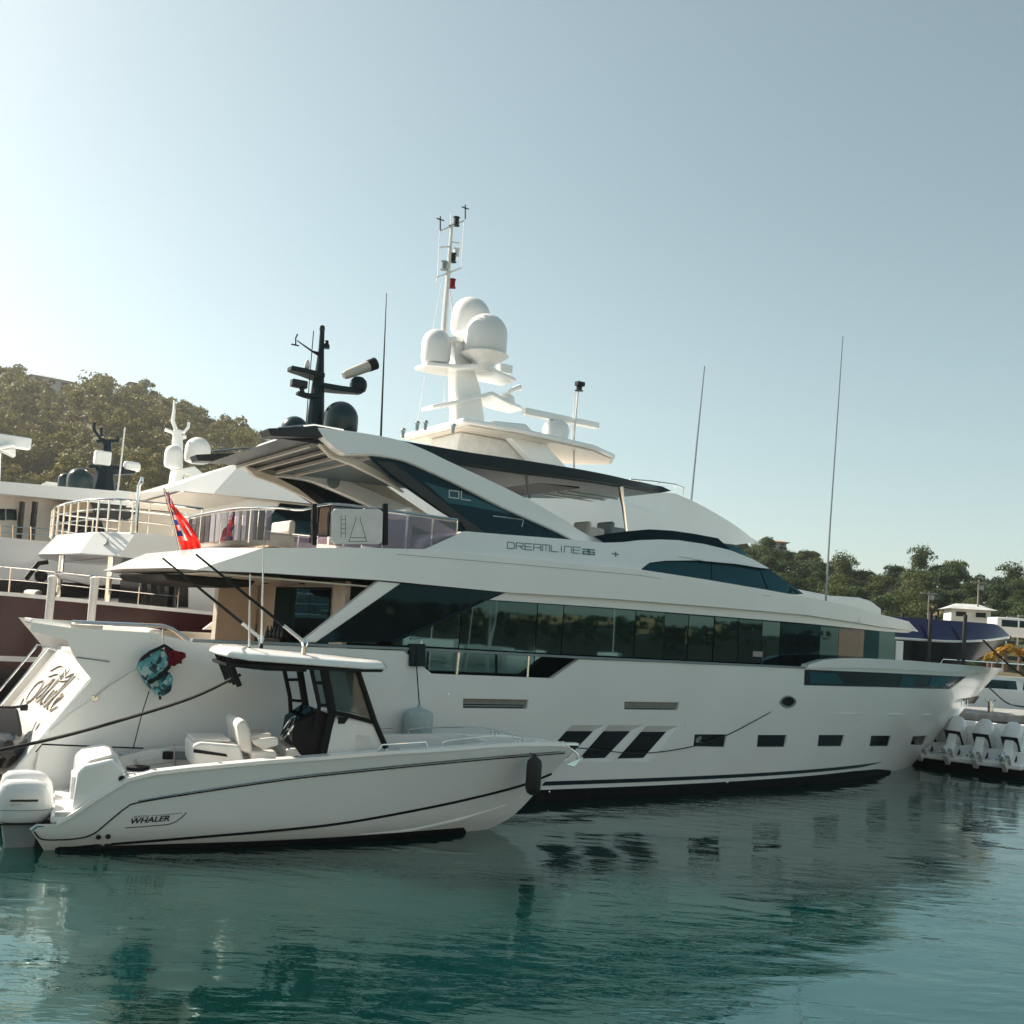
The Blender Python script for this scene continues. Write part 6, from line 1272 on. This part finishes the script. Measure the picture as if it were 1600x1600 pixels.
# white piles between the yachts
for (x0, y0, x1, y1, lab) in ((148, 905, 142, 975, 'white mooring pile nearer the red flag, right of two'), (82, 903, 77, 970, 'white mooring pile standing at the maroon hull, left of two')):
    p = wpt(A, x0, y0, -4.3); h = p.z + .6; e = thing('mooring_pile', lab, 'pile', (p.x, p.y, -.6), 0, 'white mooring piles')
    MB().tube([(0, 0, 0), (0, 0, h)], .085, 16).build('sleeve', 'gelcoat_matt', e); MB().lathe((0, 0, h), [(.095, -.03), (.095, .03), (.02, .07)], 16).build('pile_cap', 'gelcoat_matt', e)
# jet ski on the swim platform
JU = thing('jet_ski', 'black jet ski parked on the yacht swim platform', 'jet ski', A.world(-10.0, 1.2, .54), A.rot + math.pi / 2 * -1)
secs = [(-1.3, .30, .10, .42), (-.9, .46, .04, .5), (-.2, .50, .02, .56), (.5, .46, .03, .62), (1.0, .32, .10, .64), (1.35, .10, .28, .56)]
vv, ff, n = [], [], 12
for x, hw, zb, zt_ in secs:
    prof = [(-hw, zt_ * .75), (-hw * 1.02, zt_ * .6), (-hw * .7, zb + .06), (0, zb), (hw * .7, zb + .06), (hw * 1.02, zt_ * .6), (hw, zt_ * .75), (hw * .6, zt_), (.0, zt_ + .03), (-hw * .6, zt_)]
    vv += [(x, y, z) for y, z in prof]
k = 10
ff = [(i * k + j, i * k + (j + 1) % k, (i + 1) * k + (j + 1) % k, (i + 1) * k + j) for i in range(len(secs) - 1) for j in range(k)] + [tuple(range(k))[::-1], tuple(range((len(secs) - 1) * k, len(secs) * k))]
MB().add(vv, ff).build('hull', 'black_gloss', JU, smooth=40)
MB().prism([(-1.1, .5), (.1, .58), (.15, .78), (-.4, .8), (-1.05, .74)], .17, -.17).build('saddle', 'black_matt', JU, bevel=.06)
MB().prism([(.1, .6), (1.1, .6), (.8, .78), (.3, .98), (.1, .9)], .24, -.24).build('front_hood', 'black_matt', JU, bevel=.05)
m2 = MB(); m2.tube([(.15, -.36, 1.0), (.25, -.15, .98), (.25, .15, .98), (.15, .36, 1.0)], .025, 8); m2.build('handlebar', 'rubber', JU)
for s in (1, -1): MB().box((.45, s * .3, 1.0), (.06, .12, .1)).build('mirror', 'black_gloss', JU, bevel=.02)
# stern of a pale boat at the left edge
PS = thing('pale_boat', 'pale boat stern with dark script lettering at the left edge', 'boat', A.world(-11.5, -5.2, -.12), A.rot)
full = MB(); full.prism([(0, 0), (-9, 0), (-9.5, 2.0), (-.35, 2.15)], 1.6, -1.2); PH = full.build('hull', 'ceiling_vinyl', PS, bevel=.1)
MB().prism([(-1, 2.12), (-6, 2.1), (-5, 2.9), (-1.6, 2.9)], 1.2, -.8).build('cabin', 'gelcoat', PS, bevel=.15)
MB().tube([(-.4, -1.55, 2.25), (-8, -1.55, 2.2)], .05, 8).build('rub_rail', 'black_matt', PS)
v_, f_ = text_mesh('net', .5, .25, 0); MB().add([(-1.55 + x, -1.612, 1.15 + y) for x, y, z in v_], f_).build('lettering', 'letter_black', PH, fix=False, smooth=None)

# ------------------------------------------------------------------ right side: lift boat, dock, outboards
GF = Frame(*at_y(1480, 1000, 50)[:2], 86.0)
BB = thing('blue_boat', 'dark blue sports boat hanging in slings above the dock', 'boat', (GF.O[0], GF.O[1], 0), GF.rot)
def pg(px, v): return [GF.uw(x, y, v) for x, y in px]
ut, wt = GF.uw(1577, 995, 0); wtop = GF.uw(1450, 967, 1.0)[1]; wch = GF.uw(1450, 1000, 1.3)[1]; wk = wch - 1.55; ul = ut - 9.0
def bsec(u):
    k = max(0, (u - (ut - 4.2)) / 4.2); f = 1 - k ** 2.3
    top_ = wtop - max(0, (u - (ut - 1.0)) / 1.0) ** 1.5 * (wtop - wt - .05); ch = wch + (wt - wch) * k ** 1.6; kl = wk + (wt - .03 - wk) * k ** 1.9
    return [(0.0, top_ + .02), (.85 * f, top_), (1.15 * f, (top_ * .55 + ch * .45)), (1.32 * f, ch + .04), (1.36 * f, ch), (1.25 * f, ch - .07), (.6 * f, (ch + kl * 1.3) / 2.3), (0.0, kl)]
U_ = list(np.linspace(ul, ut - 4.2, 6)) + list(np.linspace(ut - 3.9, ut - .02, 18))
def strip(i0, i1, nm, mt, par):
    m2 = MB(); S = [bsec(u) for u in U_]
    for s in (1, -1):
        vv = [(u, -s * S[i][j][0], S[i][j][1]) for i, u in enumerate(U_) for j in range(i0, i1 + 1)]; k = i1 - i0 + 1
        m2.add(vv, [(a * k + j, a * k + j + 1, (a + 1) * k + j + 1, (a + 1) * k + j) for a in range(len(U_) - 1) for j in range(k - 1)])
    o = m2.build(nm, mt, par, smooth=40, fix=False); return weld(o)
strip(0, 3, 'topsides', 'navy_hull', BB); strip(3, 5, 'spray_rail', 'gelcoat', BB); strip(5, 7, 'bottom', 'maroon_hull' if False else 'black_gloss', BB)
MB().prism([(ul - .02, wk + .3), (ul, wtop), (ul + .1, wtop), (ul + .1, wk + .3)], 1.2, -1.2).build('transom', 'navy_hull', BB)
SLG = []
for x, lab in ((1451, 'black lifting sling under the blue boat, nearer the yacht'), (1505, 'black lifting sling under the blue boat, nearer its bow')):
    u = GF.uw(x, 1000, 1.35)[0]; e = thing('lifting_sling', lab, 'sling', GF.world(u, 0, wk), GF.rot, 'slings of the boat lift'); s_ = bsec(u)
    pth = [(0, -1.45, wtop - wk + .3), (0, -1.42, 0.4), (0, -.7, -.05), (0, 0, -.12), (0, .7, -.05), (0, 1.42, .4), (0, 1.45, wtop - wk + .3)]
    m2 = MB(); vv = []
    for p in pth: vv += [(p[0] - .09, p[1], p[2]), (p[0] + .09, p[1], p[2])]
    m2.add(vv, [(2 * i, 2 * i + 1, 2 * i + 3, 2 * i + 2) for i in range(len(pth) - 1)]); o = m2.build('webbing', 'rubber', e, fix=False); sd_ = o.modifiers.new('t', 'SOLIDIFY'); sd_.thickness = .03
    m2 = MB(); m2.tube([(0, -1.43, -.02 - 0), (0, -1.43, .45)], .07, 8); m2.tube([(0, -1.43, .4), (0, -1.43, -wk + .8)], .06, 8); m2.build('lift_leg', 'black_matt', e)
# dock
dk0 = at_z(1500, 1112, 1.25); DA = Frame(dk0[0], dk0[1], 84.0)
DK = thing('dock', 'weathered timber dock with concrete deck right of the bow', 'dock', (dk0[0], dk0[1], 0), DA.rot)
MB().prism([(-9, .95), (34, .95), (34, 1.25), (-9, 1.25)], 0, -4.5).build('deck_slab', 'concrete', DK, bevel=.03)
for i in range(44): MB().box((-8.6 + i * .95, .25 + .02 * (i % 3), .45), (.9, .08, 1.1)).build('fascia_plank', 'wood_weathered', DK, bevel=.015)
for i in range(9): MB().tube([(-8 + i * 4.6, 1.2, -2), (-8 + i * 4.6, 1.2, .95)], .18, 10).build('dock_pile', 'wood_weathered', DK)
m2 = MB(); p = DA.uw(1548, 1098, -.6); m2.tube([(p[0], .6, 1.2), (p[0], .6, 1.75)], .12, 8); m2.box((p[0], .6, 1.75), (.4, .2, .08)); m2.build('bollard', 'steel', DK, bevel=.02)
# white motorboat behind the dock
MF = Frame(*at_y(1530, 1085, 50)[:2], 80.0)
MBt = thing('white_motorboat', 'white motorboat with dark window strip lying behind the dock', 'boat', (MF.O[0], MF.O[1], 0), MF.rot)
ht_ = MF.uw(1540, 1079, 1.4)[1]; hw_ = MF.uw(1560, 1062, 1.2)[1]
m2 = MB(); full_beam(m2, [(-5, -.4), (10, -.4), (12, ht_ + .2), (-5.3, ht_)], lambda u, w: 1.4 * (1 - min(1, max(0, (u - 5) / (5.5 + w))) ** 2.4), (1, .5)); m2.build('hull', 'gelcoat', MBt, bevel=.05)
m2 = MB(); full_beam(m2, [(-3.5, ht_), (6, ht_), (4.6, hw_ + .15), (-3.2, hw_ + .15)], lambda u, w: 1.15 - .1 * (w - ht_), (1, .5)); MC = m2.build('cabin', 'gelcoat', MBt, bevel=.06)
for a, b in ((-2.6, -.9), (-.6, 1.2), (1.5, 3.2)): MB().prism([(a, ht_ + .12), (b, ht_ + .12), (b - .1, hw_ - .02), (a + .1, hw_ - .02)], 1.16, 1.10).build('cabin_window', 'glass_dark', MC)
m2 = MB(); m2.tube([(-3, -.9, hw_ + .15), (-2.6, -.9, hw_ + .8), (3.4, -.9, hw_ + .8), (4.0, -.9, hw_ + .15)], .03, 6); m2.build('cabin_rail', 'steel', MC)
# moored boat with four raised outboards
ob = at_z(1530, 1206, WATER_Z); OF = Frame(ob[0], ob[1] + .6, 40.0)
OB = thing('outboard_boat', 'low white boat with four raised white outboards beside the bow', 'boat', (OF.O[0], OF.O[1], 0), OF.rot)
m2 = MB(); full_beam(m2, [(-.2, -.5), (8, -.5), (9.5, 1.0), (-.3, .62)], lambda u, w: 1.9 * (1 - min(1, max(0, (u - 4) / (4.6 + w))) ** 2.3), (.8, .4)); OH = m2.build('hull', 'gelcoat', OB, bevel=.05)
m2 = MB(); full_beam(m2, [(-.35, -.45), (7, -.45), (7, .10), (-.38, .10)], lambda u, w: 1.93 * (1 - min(1, max(0, (u - 4) / (4.6 + w))) ** 2.3), (.8, .4)); m2.build('boot_top', 'black_matt', OB)
MB().prism([(.2, .6), (2.2, .6), (2.0, 1.3), (.5, 1.2)], 1.4, -1.4).build('stern_seat', 'white_vinyl', OB, bevel=.08)
MB().prism([(-.9, .12), (-.25, .12), (-.25, .34), (-.9, .28)], 1.7, -1.7).build('engine_bracket', 'gelcoat', OB, bevel=.04)
for i in range(4): outboard(OB, (-.55, -1.25 + i * .83, .12), 0, R(44), 1.05, legm='engine_white')
m2 = MB(); m2.tube([(1.8, -1.85, .7), (2.4, -1.8, 1.6), (5, -1.5, 1.6)], .03, 6); m2.build('side_rail', 'steel', OB)
rope('black mooring line sagging from the yacht bow to the dock', [wpt(A, 1545, 1074, lambda u, w: hv(u, w) + .02), wpt(DA, 1570, 1096, 0), wpt(DA, 1590, 1103, 0), wpt(DA, 1640, 1108, 0)], .03)
rope('thick black line slanting from the blue boat bow to the dock', [wpt(GF, 1536, 1000, 1.0), wpt(GF, 1560, 1024, 1.2), wpt(GF, 1588, 1048, 1.4), wpt(GF, 1630, 1075, 1.4)], .045)

# ------------------------------------------------------------------ shore: ground, houses, poles, vehicle, shrubs
o = MB().zprism([(26, 56), (140, 40), (140, 160), (20, 112)], -.6, 1.3).build('quay_ground', 'sand_ground', None, smooth=None); struct(o); o['label'] = 'pale sandy quay ground along the right shore'
def on_hill(x, y, rmin=0, rmax=400):
    r = ray(x, y); az = math.atan2(r[0], r[1]); tn = r[2] / math.hypot(r[0], r[1]); best = None
    r0_, r1_ = hill_r(az)
    for rad in np.linspace(max(rmin, r0_), min(rmax, r1_), 200):
        e = abs(ground(az, rad) - (CAM_H + tn * rad))
        if best is None or e < best[0]: best = (e, rad)
    rad = best[1]; return np.array([rad * math.sin(az), rad * math.cos(az), CAM_H + tn * rad]), az, rad
def house(label, x, y, wpx, hpx, wall='house_wall_pale', roofm='roof_metal', roofh=.35, rmax=400, dist=None):
    if dist: p = at_y(x, y, dist); az = math.atan2(p[0], p[1]); rad = math.hypot(p[0], p[1])
    else: p, az, rad = on_hill(x, y, 0, rmax)
    wd = wpx * rad / FPX; hh_ = hpx * rad / FPX; e = thing('house', label, 'house', p, -az + R(12)); dp = max(3.5, wd * .6); bh = hh_ * (1 - roofh)
    WL = MB().box((0, 0, bh / 2 - 1.5), (wd, dp, bh + 3)).build('wall', wall, e, bevel=.03)
    ex, ey = wd / 2 + .5, dp / 2 + .5; rh = hh_ * roofh
    m2 = MB(); m2.add([(-ex, -ey, bh), (ex, -ey, bh), (ex, ey, bh), (-ex, ey, bh), (-ex * .45, 0, bh + rh), (ex * .45, 0, bh + rh)], [(0, 1, 5, 4), (1, 2, 5), (2, 3, 4, 5), (3, 0, 4), (0, 3, 2, 1)]); m2.build('roof', roofm, e, smooth=None)
    n_ = max(2, int(wd / 2.2))
    for i in range(n_):
        cx = -wd / 2 + wd * (i + .5) / n_; WN = MB().box((cx, -dp / 2 - .02, bh * .55), (wd / n_ * .5, .08, bh * .42)).build('window', 'glass_hull', WL)
        MB().box((cx, -dp / 2 - .07, bh * .55 - bh * .23), (wd / n_ * .6, .14, .08)).build('sill', 'house_wall_pale', WN)
    return e
house('long pale house near the left hilltop', 76, 606, 52, 17, 'house_wall', 'roof_metal'); house('small pale house on the ridge of the left hill', 214, 610, 24, 12, 'house_wall')
house('white kiosk with hipped roof above the blue boat', 1510, 971, 52, 25, 'house_wall_pale', 'roof_metal', .35, dist=100)
house('pale roofed house low on the hill left of the antenna', 1266, 908, 28, 13); house('small grey roofed house among the trees mid hillside', 1392, 917, 24, 13, 'house_wall', 'roof_metal'); house('pale house cut by the right edge on the hillside', 1597, 935, 26, 15, 'house_wall')
house('low house at the top of the right hill', 1212, 856, 24, 11, 'house_wall', 'roof_tile')
def pole(label, x, ytop, ybot, dist, r=.09, arm=True, mt='pole_wood'):
    p = at_y(x - 1, ybot, dist); q = at_y(x, ytop, dist); e = thing('utility_pole', label, 'pole', p); h = q[2] - p[2]
    MB().tube([(0, 0, -1), (0, 0, h)], [r * 1.2, r * .8], 8).build('shaft', mt, e)
    if arm: MB().box((0, 0, h * .93), (1.6, .1, .12)).build('crossarm', mt, e); MB().lathe((.3, 0, h * .85), [(.2, -.4), (.22, 0), (.12, .1)], 10).build('transformer', 'grey_trim', e)
    else: MB().box((.45, 0, h), (1.0, .18, .1)).build('lamp_head', 'grey_trim', e)
pole('wooden utility pole with crossarm behind the kiosk', 1528, 906, 968, 99); pole('slim utility pole above the middle of the blue boat', 1451, 924, 968, 98, .07); pole('street lamp right of the blue boat bow', 1574, 964, 990, 92, .06, False, 'grey_trim'); pole('street lamp at the right edge beside the van', 1591, 962, 1000, 88, .06, False, 'grey_trim')
def vehicle(label, x, y, dist, L_=4.6, H_=1.9, body='car_white', rz=.0):
    p = at_y(x, y, dist); e = thing('parked_van', label, 'van', p, rz)
    MB().prism([(-L_ / 2, .35), (L_ / 2, .35), (L_ / 2, .95), (L_ / 2 - .9, 1.1), (L_ / 2 - 1.5, H_), (-L_ / 2, H_)], .9, -.9).build('body', body, e, bevel=.12, seg=3)
    for a, b in ((-1.9, -.6), (-.45, .9)): MB().prism([(a, 1.15), (b, 1.15), (b - (.35 if b > .5 else 0), H_ - .2), (a, H_ - .2)], .915, .89).build('window', 'glass_dark', e)
    for u in (-L_ / 2 + .9, L_ / 2 - .9):
        for s in (1, -1): WHL = MB().lathe((u, s * .78, .34), [(.22, -.12), (.34, -.1), (.34, .1), (.22, .12)], 18, rot=Matrix.Rotation(R(90), 3, 'X')).build('wheel', 'rubber', e); MB().lathe((u, s * .8, .34), [(.2, -.13), (.2, .13)], 12, rot=Matrix.Rotation(R(90), 3, 'X')).build('rim', 'steel', WHL)
    for s in (1, -1): MB().box((L_ / 2 + .005, s * .6, .8), (.05, .3, .16)).build('headlight', 'glass_clear', e)
    return e
vehicle('white van parked at the right edge beyond the blue boat', 1592, 1003, 84)
CMO = []
for k in range(2):
    cm, C = crown_mesh('foliage', 300 + k, 420, 1.0, 1.5, 8, .13); cm.materials.append(MATS['leaf_orange']); CMO.append((cm, trunk_mesh('stem', C, 1.2, 50 + k))); CMO[k][1].materials.append(MATS['bark'])
for x, y, d_, s, k, lab in ((1570, 1030, 66, .7, 0, 'round orange flowering shrub nearest the blue boat bow'), (1593, 1032, 66, .6, 1, 'orange flowering shrub at the right edge beside its twin'), (1552, 1034, 68, .6, 0, 'small orange bush left of the round flowering shrub'), (1544, 1040, 60, .5, 1, 'low orange bush touching the yacht bow in view')):
    p = at_y(x, y, d_); e = thing('flowering_shrub', lab, 'shrub', p, k * 1.3, 'flowering shrubs on the quay'); e.scale = (s, s, s)
    for nm, me in zip(('foliage', 'stem'), CMO[k]): c = bpy.data.objects.new(nm, me); COL.objects.link(c); c.parent = e
# palms
pm = MB(); rr2 = random.Random(4)
for k in range(16):
    a = k * 2.399; dr = rr2.uniform(.1, .9); P = [(0, 0, 0)]; 
    for s in (.33, .66, 1.0): P.append((1.9 * s * math.cos(a), 1.9 * s * math.sin(a), .7 * s * (1 - dr) - 1.3 * dr * s * s + .35 * s))
    for i in range(3):
        p, q = Vector(P[i]), Vector(P[i + 1]); sd_ = Vector((-math.sin(a), math.cos(a), 0)) * (.26 if i < 2 else .14); pm.add([p - sd_ * (.6 if i == 0 else 1), p + sd_ * (.6 if i == 0 else 1), q + sd_ * .8 - Vector((0, 0, .12)), q - sd_ * .8 - Vector((0, 0, .12))], [(0, 1, 2, 3)])
pme = bpy.data.meshes.new('fronds'); pme.from_pydata(pm.v, [], pm.f); pme.materials.append(MATS['palm_leaf']); ptr = MB().tube([(0, 0, -3.2), (.1, 0, -1.5), (0, 0, .1)], [.17, .13, .11], 8); ptm = bpy.data.meshes.new('trunk'); ptm.from_pydata(ptr.v, [], ptr.f); ptm.materials.append(MATS['bark'])
for x, y, s, lab in ((1244, 900, 1.0, 'small palm on the hill just above the wheelhouse window'), (1278, 912, .9, 'small palm right beside the tall white antenna'), (1588, 968, .8, 'palm beside the street lamp at the right edge')):
    p, az, rad = on_hill(x, y) if x < 1500 else (at_y(x, y, 97), 0, 97); e = thing('palm_tree', lab, 'tree', p, x, 'palms on the shore'); e.scale = (s, s, s)
    for nm, me in (('crown', pme), ('trunk', ptm)): c = bpy.data.objects.new(nm, me); COL.objects.link(c); c.parent = e
# ------------------------------------------------------------------ sunlit haze over the harbour
hz = MB().add([(x, y, z) for x in (-420, 420) for y in (-420, 420) for z in (WATER_Z - 1.5, 95)], [(0, 1, 3, 2), (4, 6, 7, 5), (0, 4, 5, 1), (2, 3, 7, 6), (0, 2, 6, 4), (1, 5, 7, 3)]).build('haze', None, None, smooth=None)
m = bpy.data.materials.new('haze_air'); m.use_nodes = True; t = m.node_tree; t.nodes.clear(); o_ = t.nodes.new('ShaderNodeOutputMaterial'); pv = t.nodes.new('ShaderNodeVolumePrincipled')
pv.inputs['Color'].default_value = (0.95, 0.95, 0.93, 1); pv.inputs['Density'].default_value = 0.0004; pv.inputs['Anisotropy'].default_value = 0.72
t.links.new(pv.outputs[0], o_.inputs['Volume']); hz.data.materials.append(m); stuff(hz)
